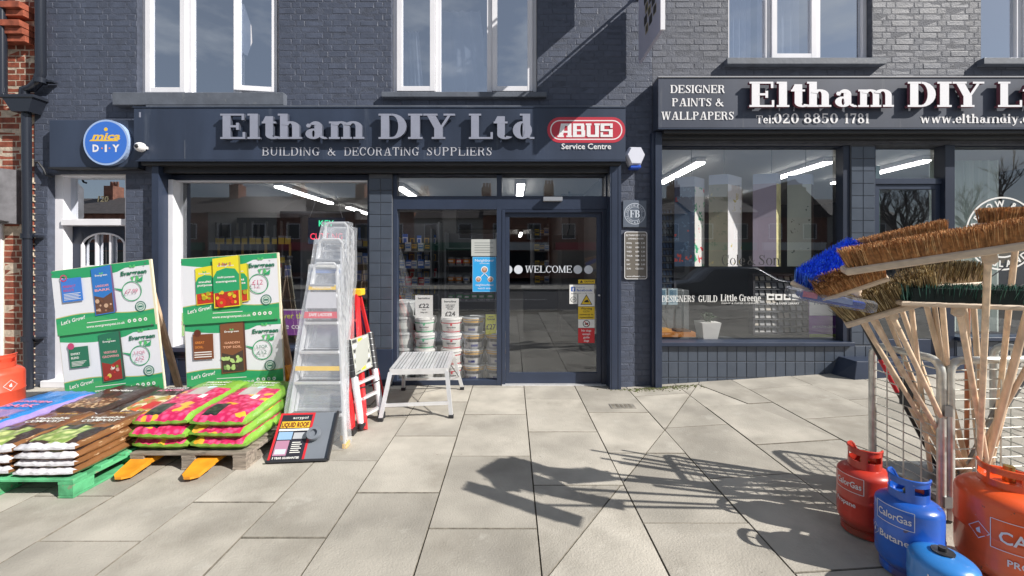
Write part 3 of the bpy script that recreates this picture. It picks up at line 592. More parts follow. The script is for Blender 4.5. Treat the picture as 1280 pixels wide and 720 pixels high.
# entrance screen: fixed window left, door right, fanlights over
es = empty('entrance_window', (0, 0, 0), shopL)
mb = MB()
for a, b in ((-1.476, -1.43), (-.19, -.125), (1.165, 1.178)): mb.cbox(a, b, 5.17, 5.27, 0, 2.622, BODY, .003)
for a, b in ((-1.43, -.19), (-.125, 1.165)):
    mb.cbox(a, b, 5.172, 5.268, 2.19, 2.355, BODY, .003); mb.cbox(a, b, 5.18, 5.26, 2.19+.04, 2.315, BODYD, .002)
mb.cbox(-1.43, -.19, 5.172, 5.268, 0, .065, BODY, .003); mb.build('frame', es)
pane(es, -1.43, -.19, .065, 2.19, 5.23, GLASS); pane(es, -1.43, -.19, 2.355, 2.62, 5.23, GLASS); pane(es, -.125, 1.165, 2.355, 2.62, 5.23, GLASS)
d = empty('door', (0, 0, 0), shopL)
mb = MB(); mb.cbox(-.123, -.085, 5.165, 5.27, .012, 2.188, BODY, .002); mb.cbox(1.115, 1.163, 5.165, 5.27, .012, 2.188, BODYD, .002); mb.cbox(-.085, 1.115, 5.167, 5.27, 2.15, 2.188, BODYD, .002); mb.build('frame', d)
mb = MB(); frame_rect(mb, -.083, 1.113, .02, 2.148, .052, 5.20, 5.25, BODY, wb=.13); mb.build('door_leaf', d)
pane(d, -.031, 1.061, .15, 2.096, 5.225, GLASS)
mb = MB(); mb.box(-.125, 1.165, 5.15, 5.30, .0, .016, ALU); mb.build('threshold', d)
mb = MB(); mb.tube([(1.085, 5.198, 1.12), (1.085, 5.17, 1.12)], .012, ALU); mb.build('lock', d)
mb = MB(); mb.cbox(.385, .62, 5.10, 5.17, 2.285, 2.335, C_(.5, .52, .56, .3, metal=.6), .004); mb.build('door_sensor', d)
mb = MB(); mb.cbox(1.18, 1.312, 5.0, 5.32, -.02, 2.74, BODY, .005); mb.box(1.20, 1.215, 4.996, 5.0, 0, 2.7, BODY); mb.box(1.277, 1.292, 4.996, 5.0, 0, 2.7, BODY); mb.build('pilaster', shopL)
# shell: rooms behind the glass
def room(bld, x0, x1, y0, y1, z0, z1, wm, cm, fm, name='room'):
    mb = MB(); e = 0
    mb.poly([(x0, y0, z0), (x1, y0, z0), (x1, y1, z0), (x0, y1, z0)], fm); mb.poly([(x0, y0, z1), (x0, y1, z1), (x1, y1, z1), (x1, y0, z1)], cm)
    mb.poly([(x0, y0, z0), (x0, y1, z0), (x0, y1, z1), (x0, y0, z1)], wm); mb.poly([(x1, y0, z0), (x1, y0, z1), (x1, y1, z1), (x1, y1, z0)], wm)
    mb.poly([(x0, y1, z0), (x1, y1, z0), (x1, y1, z1), (x0, y1, z1)], wm); return mb.build(name, bld)
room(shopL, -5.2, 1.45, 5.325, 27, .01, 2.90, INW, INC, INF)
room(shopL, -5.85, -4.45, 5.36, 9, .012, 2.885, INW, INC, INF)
rm = C_(.36, .40, .48, .9)
room(shopL, -5.8, -2.0, 5.37, 9, 3.05, 5.6, rm, rm, rm); room(shopL, -1.95, 1.5, 5.37, 9, 3.05, 5.6, rm, rm, rm)
mb = MB(); mb.box(-5.2, 1.45, 11.5, 12.0, 2.45, 2.899, INW); mb.box(1.0, 1.449, 8.4, 14, .02, 2.896, INW); mb.box(-1.55, -1.25, 9.3, 9.6, .02, 2.898, INW); mb.build('ceiling_beam', shopL)
mb = MB(); mb.box(XL, XM+.0, 5.365, 9.5, 6.6, 6.7, MORT); mb.box(XL, XL+.04, 5.365, 27, 0, 6.6, MORT); mb.build('roof', shopL)

# ------------------------------------------------------------------ the right shop
shopR = tag(empty('shop_building'), 'paint and wallpaper shop at the right in grey painted brick with wide display windows', 'shop')
XR = 8.6
hr = [(2.655, 4.42, 4.00, 5.4), (5.755, 7.5, 4.00, 5.4)]
up = wall_mesh((XM+.002, XR, 2.98, 6.6), hr, 5.105, .26, MORTR).build('wall', shopR)
bricks(up, (XM+.002, XR, 2.625+.075*5, 5.3), hr, 5.105, BRICKR, 300, 2)
upper_window(shopR, [2.66, 3.19, 3.81, 4.415], 4.01, 5.39, 'fcf', sill=(2.60, 4.52, 3.925, 4.005, 5.02))
upper_window(shopR, [5.76, 6.32, 6.92, 7.495], 4.01, 5.39, 'fcf', sill=(5.70, 7.6, 3.925, 4.005, 5.02))
mb = MB(); mb.cbox(1.722, 1.80, 4.99, 5.30, -.05, 3.10, BODY, .004); mb.cbox(1.69, 1.723, 5.02, 5.1, -.05, 3.10, BODY, .003); mb.build('pilaster', shopR)
mb = MB(); mb.cbox(1.80, XR, 5.19, 5.32, 2.985, 3.4, BODYD, .003); mb.cbox(1.8, XR, 5.0, 5.185, 3.02, 3.2, BLK, .004); mb.build('window_header', shopR)
sw = empty('shop_window', (0, 0, 0), shopR)
mb = MB(); mb.cbox(1.80, 1.83, 5.17, 5.27, .55, 2.985, BODY, .002); mb.cbox(4.10, 4.18, 5.15, 5.27, .55, 2.985, BODYD, .003); mb.cbox(1.83, 4.1, 5.18, 5.27, 2.965, 2.986, BODYD, .002)
mb.cbox(1.80, 4.18, 5.07, 5.30, .505, .552, BODY, .004); mb.build('frame', sw)
pane(sw, 1.83, 4.10, .552, 2.966, 5.235, GLASS)
mb = MB(); mb.box(1.80, 4.49, 5.125, 5.30, -.05, .503, GROUT); sr = mb.build('stall_riser', shopR)
tiles(sr, 1.805, .31, 19, 1, .12, .19, 5.122); tiles(sr, 1.805, .115, 19, 1, .12, .19, 5.122); tiles(sr, 1.805, -.08, 19, 1, .12, .19, 5.122)
tiles(sr, 4.09, .31, 3, 1, .13, .19, 5.121)
mb = MB(); mb.box(4.182, 4.478, 5.135, 5.32, .505, 2.985, GROUT); pl = mb.build('pilaster', shopR); tiles(pl, 4.183, .515, 2, 16, .147, .153, 5.132)
sd_ = empty('door', (0, 0, 0), shopR)
mb = MB(); mb.cbox(4.479, 4.52, 5.17, 5.27, .36, 2.984, BODY, .003); mb.cbox(5.345, 5.46, 5.13, 5.27, .05, 2.984, BODYD, .003); mb.cbox(4.52, 5.345, 5.172, 5.27, 2.505, 2.575, BODY, .003); mb.cbox(4.4795, 5.345, 5.15, 5.3, .05, .36, BODY, .003); mb.build('frame', sd_)
mb = MB(); frame_rect(mb, 4.522, 5.343, .37, 2.503, .06, 5.19, 5.24, BODY, wb=.2); mb.build('door_leaf', sd_)
pane(sd_, 4.582, 5.283, .57, 2.443, 5.215, GLASS); pane(sd_, 4.52, 5.345, 2.575, 2.98, 5.225, GLASS)
sw = empty('shop_window', (0, 0, 0), shopR)
mb = MB(); mb.cbox(5.461, XR, 5.07, 5.30, .57, .615, BODY, .004); mb.cbox(5.461, XR, 5.18, 5.27, 2.965, 2.986, BODYD, .002); mb.cbox(XR-.06, XR, 5.17, 5.27, .615, 2.965, BODY, .002); mb.build('frame', sw)
pane(sw, 5.461, XR-.06, .615, 2.966, 5.235, GLASS)
mb = MB(); mb.box(5.461, XR, 5.125, 5.30, -.05, .568, GROUT); sr = mb.build('stall_riser', shopR); tiles(sr, 5.47, .37, 24, 1, .13, .19, 5.122); tiles(sr, 5.47, .175, 24, 1, .13, .19, 5.122)
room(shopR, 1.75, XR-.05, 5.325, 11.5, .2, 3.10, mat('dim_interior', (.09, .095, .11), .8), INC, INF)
room(shopR, 1.75, 5.2, 5.37, 9, 3.3, 5.6, rm, rm, rm); room(shopR, 5.25, XR-.05, 5.37, 9, 3.3, 5.6, rm, rm, rm)
mb = MB(); mb.box(XM, XR, 5.365, 9.5, 6.6, 6.7, MORTR); mb.box(XR-.04, XR, 5.365, 12, 0, 6.6, MORTR); mb.build('roof', shopR)
mb = MB(); mb.box(-5.86, XM, 27.0, 27.1, 0, 6.6, MORT); mb.box(1.50, 1.70, 5.37, 27, 0, 6.6, MORT); mb.build('rear_wall', shopL)
# entrance step of the right shop
mb = MB(); mb.add([(3.90, 5.12, .10), (3.97, 4.83, .10), (5.5, 4.83, .10), (5.5, 5.12, .10), (4.02, 5.12, .375), (4.02, 4.85, .375), (5.5, 4.85, .375), (5.5, 5.12, .375)],
                  [(0, 1, 5, 4), (1, 2, 6, 5), (2, 3, 7, 6), (4, 5, 6, 7)], BODY); mb.build('step', shopR, bevel=.004)

# ------------------------------------------------------------------ the neighbour in red brick
nb = tag(empty('brick_building'), 'red brick building cut by the left edge of the photo with a grey console bracket', 'building')
mb = wall_mesh((-9.5, XL-.004, 0, 6.6), [(-9, -6.27, 0, 2.0), (-8.5, -6.33, 2.24, 3.05)], 5.12, .25, REDM); nw = mb.build('wall', nb)
bricks(nw, (-6.9, XL-.004, .02, 5.3), [(-9, -6.25, 0, 2.05), (-8.5, -6.31, 2.24, 3.08)], 5.12, REDB, 300, 9)
mb = MB()
for i in range(34):
    z = .02+i*.075; mb.box(XL-.03+(.014 if i % 2 else 0), XL+.012, 5.088, 5.12, z, z+.016, REDM)
    mb.box(XL-.026, XL-.008, 5.09, 5.12, z+.016, z+.075, REDM if i % 3 == 0 else REDB)
mb.build('mortar_edge', nb)
mb = MB(); mb.box(-9, -6.37, 5.16, 5.3, 2.28, 3.0, C_(.62, .6, .6, .6)); frame_rect(mb, -8.4, -6.33, 2.26, 3.04, .07, 5.1, 5.2, UPVC); mb.build('window', nb)
mb = MB(); mb.cbox(-6.45, -6.30, 5.06, 5.2, 0, 2.0, C_(.55, .4, .42, .5), .004); mb.cbox(-9, -6.45, 5.22, 5.27, 0, 2.0, BLK, .004); mb.cbox(-6.30, -6.26, 5.1, 5.2, 0, 2.0, UPVC, .003); mb.build('door_frame', nb)
mb = MB(); GST = mat('grey_painted_stone', (.16, .16, .175), .6, var=.2, vs=8, bump=.3, bs=30)
pr = [(4.99, 2.0), (4.99, 2.02), (4.76, 2.05), (4.70, 2.16), (4.70, 2.56), (4.78, 2.63), (5.12, 2.66), (5.12, 2.0)]
for a, b in ((-6.25, -6.03), (-9, -6.25)):
    q = pr if a > -6.5 else [(5.0, 2.12), (4.86, 2.2), (4.8, 2.35), (4.8, 2.58), (5.1, 2.64), (5.1, 2.1)]; n = len(q)
    mb.add([(x, y, z) for x in (a, b) for y, z in q], [list(range(n)), list(range(n, 2*n))]+[(i, (i+1) % n, n+(i+1) % n, n+i) for i in range(n)], GST)
for i in range(3): mb.tube([(-6.245+i*.07, 4.98-.0, 2.03), (-6.245+i*.07, 4.8, 2.07), (-6.245+i*.07, 4.69, 2.2), (-6.245+i*.07, 4.70, 2.5)], .012, GST, 6)
mb.build('console_bracket', nb)
mb = MB(); 
for i, (dz, dy) in enumerate(((4.2, .10), (4.28, .13), (4.36, .16), (4.50, .12), (4.58, .16))): mb.box(-9, XL-.02, 5.12-dy, 5.12, dz, dz+.07, REDB)
mb.build('string_course', nb)
# drain pipes on the party line
dp = tag(empty('drainpipe'), 'black drainpipe with a hopper head running down the join of the two buildings', 'drainpipe')
def wp(px, py, Y): return tuple(W(px, py, Y))
mb = MB(); mb.tube([wp(50, -60, 5.02), wp(51, 92, 5.02), wp(47, 103, 5.02), wp(40, 110, 5.02), wp(31, 112, 5.02), wp(30, 128, 5.02)], .05, PIPE, 12); mb.build('upper_pipe', dp, True)
mb = MB(); mb.tube([wp(33, 140, 5.02), wp(34, 300, 5.02), wp(36, 500, 5.02), wp(36, 520, 5.02)], .045, PIPE, 12); mb.build('lower_pipe', dp, True)
mb = MB(); c = W(31, 125, 5.02)
mb.add([(c.x+a*.19, c.y+b*.08, c.z+.02) for a, b in ((-1, -1), (1, -1), (1, 1), (-1, 1))]+[(c.x+.02+a*.10, c.y+b*.07, c.z-.16) for a, b in ((-1, -1), (1, -1), (1, 1), (-1, 1))], [(0, 1, 2, 3), (4, 5, 6, 7)]+[(i, (i+1) % 4, 4+(i+1) % 4, 4+i) for i in range(4)], PIPE)
mb.cbox(c.x-.2, c.x+.2, c.y-.09, c.y+.08, c.z+.0, c.z+.04, PIPE, .005); mb.build('hopper', dp)
for py in (98, 292, 420):
    mb = MB(); q = W(34 if py > 120 else 51, py, 5.02); mb.tube([q, q-Vector((0, 0, .06))], .058, PIPE, 12); mb.box(q.x-.02, q.x+.13, q.y, q.y+.07, q.z-.04, q.z-.02, PIPE); mb.build('pipe_bracket', dp, True)
mb = MB(); mb.tube([wp(2, -60, 5.0), wp(3, 118, 5.0), wp(9, 122, 5.0), wp(20, 124, 5.0)], .045, PIPE, 12)
tag(mb.build('drainpipe', smooth=True), 'black pipe at the very left edge feeding into the hopper from the side', 'drainpipe')
mb = MB(); P = [wp(44, 203, 5.09), wp(48, 203, 5.06), wp(54, 211, 5.06), wp(58, 219, 5.06), wp(66, 221, 5.08)]; mb.tube(P, .012, BLK, 6)
tag(mb.build('cable', smooth=True), 'thin black cable looping from the party wall to under the small sign panel', 'cable')

# ================================================================== signs
def fx(px, Y): return (px-640)*Y/F
def fz(py, Y): return CH-(py-HZ)*Y/F
def letters(parent, Y, dx, dy, mat_, side, ext=.04):
    spec = [('E', 275, 306), ('l', 309, 325), ('t', 327, 346), ('h', 347, 377), ('a', 381, 407), ('m', 411, 455), ('D', 473, 508), ('I', 510, 528), ('Y', 529, 567), ('L', 586, 616), ('t', 617, 636), ('d', 641, 668)]
    for ch, a, b in spec:
        mb = MB(); Yq = Y-.04; x0, x1 = fx(a+dx, Yq), fx(b+dx, Yq); z0 = fz(173.5+dy, Yq); h = (173.5-142)*Yq/F
        slab_glyph(mb, ch, x0, z0, x1-x0, h, BOLD, mat_, Y+.003, ext, side); o = mb.build('letter', parent)
YF = 4.93
fs = tag(empty('fascia_sign'), 'long dark sign board over the entrance with raised silver letters and a red oval logo', 'shop sign')
mb = MB(); mb.cbox(-4.48, 1.346, YF, 5.10, 2.744, 3.362, FASC, .004); mb.build('board', fs)
mb = MB(); mb.box(-4.49, 1.352, YF-.008, 5.0, 3.3635, 3.375, FASC); mb.box(-4.40, 1.30, 5.0, 5.095, 3.364, 3.42, SILLM); mb.box(-4.49, 1.352, YF-.007, YF+.02, 2.728, 2.743, BODY); mb.build('edge_trim', fs)
mb = MB(); mb.cbox(-4.42, 1.30, YF+.03, 5.1, 2.69, 2.742, BLK, .005); mb.build('shutter_rail', fs)
letters(fs, YF-.03, 0, 0, LETT, LSIDE)
for t_, a, b in (('BUILDING', 328, 400), ('&', 409.5, 419.5), ('DECORATING', 430.5, 524), ('SUPPLIERS', 533.5, 615)): mb = MB(); slab_text(mb, t_, fx(a, YF), fx(b, YF), fz(194.5, YF), 10.3*YF/F, REG, SMALLT, YF-.003, track=.16); mb.build('lettering', fs)
# bolts and a thin vertical seam
mb = MB(); mb.box(fx(231, YF)-.002, fx(231, YF)+.002, YF-.002, YF+.001, 2.76, 2.98, SILLM); mb.box(fx(174, YF), fx(176, YF), YF-.003, YF, 3.25, 3.31, LETT); mb.build('seam', fs)
RED = C_(.50, .035, .06, .4)
mb = MB(); x0, x1 = fx(684, YF), fx(781.5, YF); z0, z1 = fz(178.5, YF), fz(146.5, YF); Y = YF-.002
mb.drr(x0, x1, z0, z1, (z1-z0)*.49, RED, Y); g = .035; mb.drr(x0+g, x1-g, z0+g, z1-g, (z1-z0)*.49-g, WHT, Y); g = .048; mb.drr(x0+g, x1-g, z0+g, z1-g, (z1-z0)*.49-g, RED, Y)
a, b, h = fx(699, YF), fx(767, YF), 17*YF/F; zb = fz(171.5, YF)
uw = (b-a)/4.2; t = .028
def blk(x, kind):
    w = uw*.94; yy = Y
    R = lambda p, q, r, s: mb.dr(x+p, x+q, zb+r, zb+s, WHT, yy)
    if kind == 'A': mb.d([(x-.01, zb), (x+.04, zb), (x+.075, zb+h), (x+.02, zb+h)], WHT, yy); R(.02, w, h-t, h); R(w-.045, w, 0, h); R(.03, w, h*.32, h*.32+t*.8); R(-.02, .055, 0, t*.7); R(w-.06, w+.01, 0, t*.7)
    if kind == 'B': R(0, .045, 0, h); R(0, w*.9, h-t, h); R(0, w*.96, 0, t); R(.0, w*.9, h*.5-t*.4, h*.5+t*.4); R(w-.05, w*.93, h*.5, h-t*.5); R(w-.045, w, t*.4, h*.5)
    if kind == 'U': R(0, .045, t*.4, h); R(w-.045, w, 0, h); R(.01, w-.01, 0, t); R(-.012, .055, h-t*.8, h); R(w-.055, w+.012, h-t*.8, h)
    if kind == 'S': R(.0, w, h-t, h); R(0, .045, h*.5, h); R(0, w, h*.5-t*.4, h*.5+t*.4); R(w-.045, w, 0, h*.5); R(0, w, 0, t); R(w-.03, w, h*.66, h); R(0, .03, 0, h*.34)
for i, c in enumerate('ABUS'): blk(a+uw*(i*1.06), c)
mb.text('Service Centre', (x0+x1)/2, fz(186.5, YF), 7.2*YF/F, WHT, Y, w=62*YF/F, al='c', bold=.012); mb.build('logo', fs)

Y = 5.0
ss = tag(empty('sign_panel'), 'small plain grey panel over the white side door carrying the round blue sign', 'sign')
mb = MB(); mb.cbox(fx(62, Y), -4.492, Y, 5.1, fz(209, Y), fz(150, Y), FASC, .004); mb.box(fx(62, Y)-.01, -4.492, Y-.01, 5.1, fz(209, Y)-.02, fz(209, Y)-.001, BLK); mb.build('board', ss)
rs = tag(empty('round_sign'), 'round blue sign with yellow mica lettering and white DIY over the side door', 'sign')
cx, cz, r = fx(132.5, 4.95), fz(178, 4.95), 28.5*4.95/F
mb = MB(); BLU = C_(.045, .17, .62, .35)
n = 40; mb.add([(cx+r*math.cos(2*math.pi*i/n), y, cz+r*math.sin(2*math.pi*i/n)) for y in (4.95, 5.0) for i in range(n)], [list(range(n))]+[(i, (i+1) % n, n+(i+1) % n, n+i) for i in range(n)], C_(.35, .48, .75, .3)); mb.build('disc', rs)
mb = MB(); Yd = 4.949; mb.dc(cx, cz, r*.92, BLU, Yd, n=40)
YL = C_(.85, .55, .05, .4); mb.text('mica', cx, cz+.035, .085, YL, Yd, w=.33, al='c', bold=.03, shear=.35); mb.d([(cx-.2, cz+.015), (cx+.15, cz+.015), (cx+.13, cz+.032), (cx-.18, cz+.032)], YL, Yd)
mb.dc(cx+.0, cz+.155, .022, YL, Yd); mb.text('D', cx-.12, cz-.11, .085, WHT, Yd, w=.075, al='c', bold=.04); mb.text('I', cx, cz-.11, .085, WHT, Yd, w=.026, al='c', bold=.04); mb.text('Y', cx+.12, cz-.11, .085, WHT, Yd, w=.085, al='c', bold=.04)
for s in (-1, 1): mb.dc(cx+s*.045, cz-.07, .010, C_(.8, .25, .1), Yd)
mb.build('emblem', rs)

YG = 4.90
fr = tag(empty('fascia_sign'), 'dark grey sign board over the right shop listing designer paints, phone number and web address', 'shop sign')
mb = MB(); mb.cbox(1.724, XR, YG, 5.10, 3.116, 3.706, FASCR, .004); mb.build('board', fr)
mb = MB(); mb.box(1.72, XR, YG-.01, 5.09, 3.708, 3.722, C_(.3, .31, .34)); mb.cbox(1.80, XR, YG+.03, 5.1, 3.06, 3.113, BLK, .005); mb.box(1.72, XR, YG-.006, YG+.02, 3.10, 3.114, BODY); mb.build('edge_trim', fr)
letters(fr, YG-.03, 662, -40, LETTW, C_(.20, .07, .10))
mb = MB(); st = BLDS
slab_text(mb, 'DESIGNER', fx(838, YG), fx(906, YG), fz(116.5, YG), 10*YG/F, st, WHT, YG-.003); mb.build('lettering', fr); mb = MB()
slab_text(mb, 'PAINTS', fx(840, YG), fx(889, YG), fz(133, YG), 10*YG/F, st, WHT, YG-.003); slab_text(mb, '&', fx(894, YG), fx(904, YG), fz(133, YG), 10*YG/F, st, WHT, YG-.003); mb.build('lettering', fr); mb = MB()
slab_text(mb, 'WALLPAPERS', fx(826.5, YG), fx(917, YG), fz(149.8, YG), 10*YG/F, st, WHT, YG-.003); mb.build('lettering', fr); mb = MB()
slab_text(mb, 'Tel:', fx(945, YG), fx(967, YG), fz(154.3, YG), 10*YG/F, st, WHT, YG-.003); 
for t_, a, b in (('020', 967, 998), ('8850', 1004, 1047), ('1781', 1055, 1087)): slab_text(mb, t_, fx(a, YG), fx(b, YG), fz(154.3, YG), 12.5*YG/F, st, WHT, YG-.003)
mb.build('lettering', fr); mb = MB()
slab_text(mb, 'www.elthamdiy.com', fx(1150, YG), fx(1310, YG), fz(154, YG), 11.5*YG/F, st, WHT, YG-.003, track=.07); mb.build('lettering', fr)

# projecting sign hung between the shops, and its bracket
hs = tag(empty('hanging_sign'), 'pale sign with a dark trellis emblem hung at right angles to the wall', 'hanging sign')
PALE = mat('pale_sign_panel', (.40, .41, .52), .45, var=.06, vs=3)
X = 1.545
mb = MB(); mb.box(X-.018, X+.018, 4.28, 5.02, 3.93, 4.72, PALE); mb.build('panel', hs)
mb = MB(); mb.box(X-.022, X+.024, 4.262, 4.279, 3.92, 4.74, C_(.8, .8, .85, .4)); mb.box(X-.02, X+.02, 4.28, 5.02, 4.721, 4.74, C_(.8, .8, .85, .4)); mb.build('edge_trim', hs)
mb = MB(); EM = C_(.03, .028, .025, .5); EMG = C_(.30, .26, .16, .5)
for s in (-1, 1):
    xx = X+s*.0195
    for k in range(3):
        for j in range(4):
            cy, cz_ = 4.45+k*.13+(j % 2)*.04, 4.24+j*.12-k*.03
            v = [(xx+s*.0003*(k+j*3), cy+a*math.cos(t_)*1, cz_+a*math.sin(t_)) for t_ in (R_(45+90*q) for q in range(4)) for a in (.045, .072)]
            mb.add(v, [(2*q, 2*((q+1) % 4), 2*((q+1) % 4)+1, 2*q+1) for q in range(4)], EM if (j+k) % 2 else EMG)
            mb.add([(xx+s*.00015*(j+1), cy+.05*math.cos(R_(q*60)), cz_+.05*math.sin(R_(q*60))) for q in range(6)], [list(range(6))], EM)
mb.build('emblem', hs)
mb = MB(); mb.tube([(X, 5.1, 4.80), (X, 4.2, 4.80)], .016, BLK, 8); mb.tube([(X, 5.1, 4.80), (X, 5.07, 4.78)], .045, STEELD, 10)
for y in (4.36, 4.92): mb.tube([(X, y, 4.8), (X, y, 4.735)], .008, STEELD, 6)
mb.build('bracket', hs)
hs2 = tag(empty('hanging_sign'), 'flat panel high on the wall left of the trellis emblem sign', 'hanging sign')
mb = MB(); X2 = 1.22; mb.box(X2-.015, X2+.015, 4.2, 4.86, 4.83, 5.7, PALE); mb.build('panel', hs2)
mb = MB(); mb.tube([(X2, 5.1, 5.77), (X2, 4.15, 5.77)], .016, BLK, 8); mb.tube([(X2, 5.1, 5.1), (X2, 4.87, 5.77)], .012, BLK, 8); mb.build('bracket', hs2)

# alarm boxes, camera, plaques
al = tag(empty('alarm_box'), 'white six sided alarm box with a blue base on the brick pier', 'alarm box')
cx, cz = fx(794.5, 5.0), fz(195, 5.0); mb = MB()
def hexp(s, sq=1.0, z=0): return [(cx+s*a, cz+z+s*b*sq) for a, b in ((-.62, 1), (.62, 1), (1.05, .15), (.55, -1), (-.55, -1), (-1.05, .15))]
p0 = hexp(.112, 1); p1 = hexp(.095, .95)
mb.add([(a, 5.02, b) for a, b in p0]+[(a, 4.97, b) for a, b in p1]+[(a, 5.11, b) for a, b in p0], [(6, 7, 8, 9, 10, 11)]+[(i, (i+1) % 6, 6+(i+1) % 6, 6+i) for i in range(6)]+[(12+i, 12+(i+1) % 6, (i+1) % 6, i) for i in range(6)], C_(.72, .74, .84, .3)); mb.build('cover', al)
mb = MB(); q = hexp(.113); mb.cbox(cx-.062, cx+.062, 4.985, 5.1, cz-.15, cz-.1125, C_(.03, .1, .55, .3), .01); mb.build('strobe_lens', al)
cc = tag(empty('security_camera'), 'white dome security camera at the left end of the long sign', 'camera')
cx, cz = fx(172.5, 4.85), fz(183, 4.85)
mb = MB(Matrix.Translation((cx, 4.9, cz)) @ Matrix.Rotation(R_(90), 4, 'X')); mb.lathe([(0, .0), (.05, .0), (.055, -.0), (.055, .03), (.045, .055), (.02, .07), (0, .072)], C_(.75, .75, .76, .35), n=20)
mb.box(-.03, .05, -.015, .015, -.03, 0, C_(.75, .75, .76, .35)); mb.build('housing', cc, True)
mb = MB(Matrix.Translation((cx, 4.83, cz)) @ Matrix.Rotation(R_(90), 4, 'X')); mb.lathe([(0, .014), (.018, .01), (.024, 0)], BLK, n=14); mb.build('lens', cc, True)
for s in (-1, 1):
    pass
HB = C_(.16, .145, .125, .4)
pq = tag(empty('opening_hours_plaque'), 'brown rounded plaque of opening hours with a white rim screwed to the brick pier', 'plaque')
Y = 5.085; x0, x1, z0, z1 = fx(780.5, Y), fx(809, Y), fz(349, Y), fz(289.5, Y)
mb = MB(); mb.drr(x0, x1, z0, z1, .03, WHT, Y); mb.drr(x0+.008, x1-.008, z0+.008, z1-.008, .025, HB, Y); mb.cbox(x0+.004, x1-.004, Y, 5.1, z0+.004, z1-.004, HB, .002)
xc = (x0+x1)/2; mb.text('ELTHAM DIY LTD', xc, z1-.055, .022, WHT, Y, w=.24, al='c', bold=.02); mb.text('OPENING HOURS', xc, z1-.095, .018, WHT, Y, w=.19, al='c', bold=.02)
for i, (dd, a, b) in enumerate((('MON', '8.00', '5.30'), ('TUES', '8.00', '5.30'), ('WED', '8.00', '5.30'), ('THUR', '8.00', '5.30'), ('FRI', '8.00', '5.30'), ('SAT', '8.30', '5.00'), ('SUN', 'CLOSED', ''))):
    z = z1-.15-i*.052; mb.text(dd, x0+.025, z, .02, WHT, Y, bold=.02); mb.text(a, x0+.135, z, .02, WHT, Y, bold=.02)
    if b: mb.text(b, x0+.205, z, .02, WHT, Y, bold=.02)
mb.text('www.elthamdiy.com', xc, z0+.028, .018, WHT, Y, w=.23, al='c', bold=.02); mb.build('plate', pq)
def circ_text(mb, t, cx, cz, r, h, m, y, a_mid, inward=False, step=None, bold=.03):
    ws = [tmesh(c, bold)[2]*h/.73 if c != ' ' else h*.4 for c in t]; tot = sum(ws)+h*.22*(len(t)-1); a = (tot/2)/r
    pos = -tot/2
    for c, w_ in zip(t, ws):
        th = (pos+w_/2)/r; pos += w_+h*.22
        if c == ' ': continue
        if not inward: an = R_(a_mid)-th; px_, pz_ = cx+r*math.cos(an), cz+r*math.sin(an); rot = an-math.pi/2
        else: an = R_(a_mid)+th; px_, pz_ = cx+(r+h)*math.cos(an), cz+(r+h)*math.sin(an); rot = an+math.pi/2
        mb.text(c, px_, pz_, h, m, y, al='c', bold=bold, rot=math.degrees(rot))
fb = tag(empty('paint_brand_plaque'), 'small square grey plaque with white FB monogram in a ring above the opening hours', 'plaque')
Y = 5.08; x0, x1, z0, z1 = fx(779, Y), fx(808, Y), fz(284, Y), fz(250.5, Y); xc, zc = (x0+x1)/2, (z0+z1)/2
mb = MB(); mb.cbox(x0, x1, Y, 5.1, z0, z1, C_(.13, .155, .20, .35), .003); LW = C_(.55, .60, .68); mb.ring(xc, zc, .122, .130, LW, Y-.001); mb.ring(xc, zc, .083, .088, LW, Y-.001)
circ_text(mb, 'FARROW & BALL', xc, zc, .095, .02, LW, Y-.001, 90); circ_text(mb, 'PAINT & PAPER', xc, zc, .095, .02, LW, Y-.001, 270, True)
slab_text(mb, 'FB', xc-.06, xc+.06, zc-.045, .09, BOLD, LW, Y-.003, track=.02); mb.build('plate', fb)

# ================================================================== writing and posters on the glass
GI = 5.224      # just in front of the glass
def sticker(name, label, cat, f, group=None):
    mb = MB(); f(mb); return tag(mb.build(name), label, cat, group)
LG = C_(.62, .66, .72, .5)
def f(mb): slab_text(mb, 'WELCOME', fx(656.5, 5.2), fx(715, 5.2), fz(340.8, 5.2), 8.6*5.2/F, REG, LG, 5.218, track=.08)
sticker('welcome_lettering', 'WELCOME in pale capital letters across the glass of the entrance door', 'lettering', f)
for px, lab in ((635, 'pale round safety dot on the door glass, leftmost of the four'), (648, 'pale round safety dot touching the left side of the word WELCOME'), (722.5, 'pale round safety dot touching the right side of the word WELCOME'), (736, 'pale round safety dot on the door glass, rightmost of the four')):
    sticker('safety_dot', lab, 'sticker', lambda mb: mb.dc(fx(px, 5.2), fz(337, 5.2), 5.4*5.2/F, LG, 5.218, n=24), 'safety dots on the entrance door')
Yd = 5.216
def rc(px0, px1, py0, py1, Y=5.2): return fx(px0, Y), fx(px1, Y), fz(py1, Y), fz(py0, Y)
YW = C_(.75, .52, .03); BK = C_(.02, .02, .02); RD = C_(.62, .03, .04); FBB = C_(.05, .12, .42); PW = C_(.78, .78, .76)
def f(mb):
    x0, x1, z0, z1 = rc(723, 744, 349.5, 354.5); mb.dr(x0, x1, z0, z1, YW, Yd); mb.d([(x0+.02, z0+.01), (x0+.06, z0+.01), (x0+.04, z1-.005)], BK, Yd); mb.text('CAUTION', x0+.075, z0+.015, .022, BK, Yd, w=.12, bold=.02)
sticker('warning_strip', 'narrow yellow caution strip at the top of the door stickers', 'sticker', f)
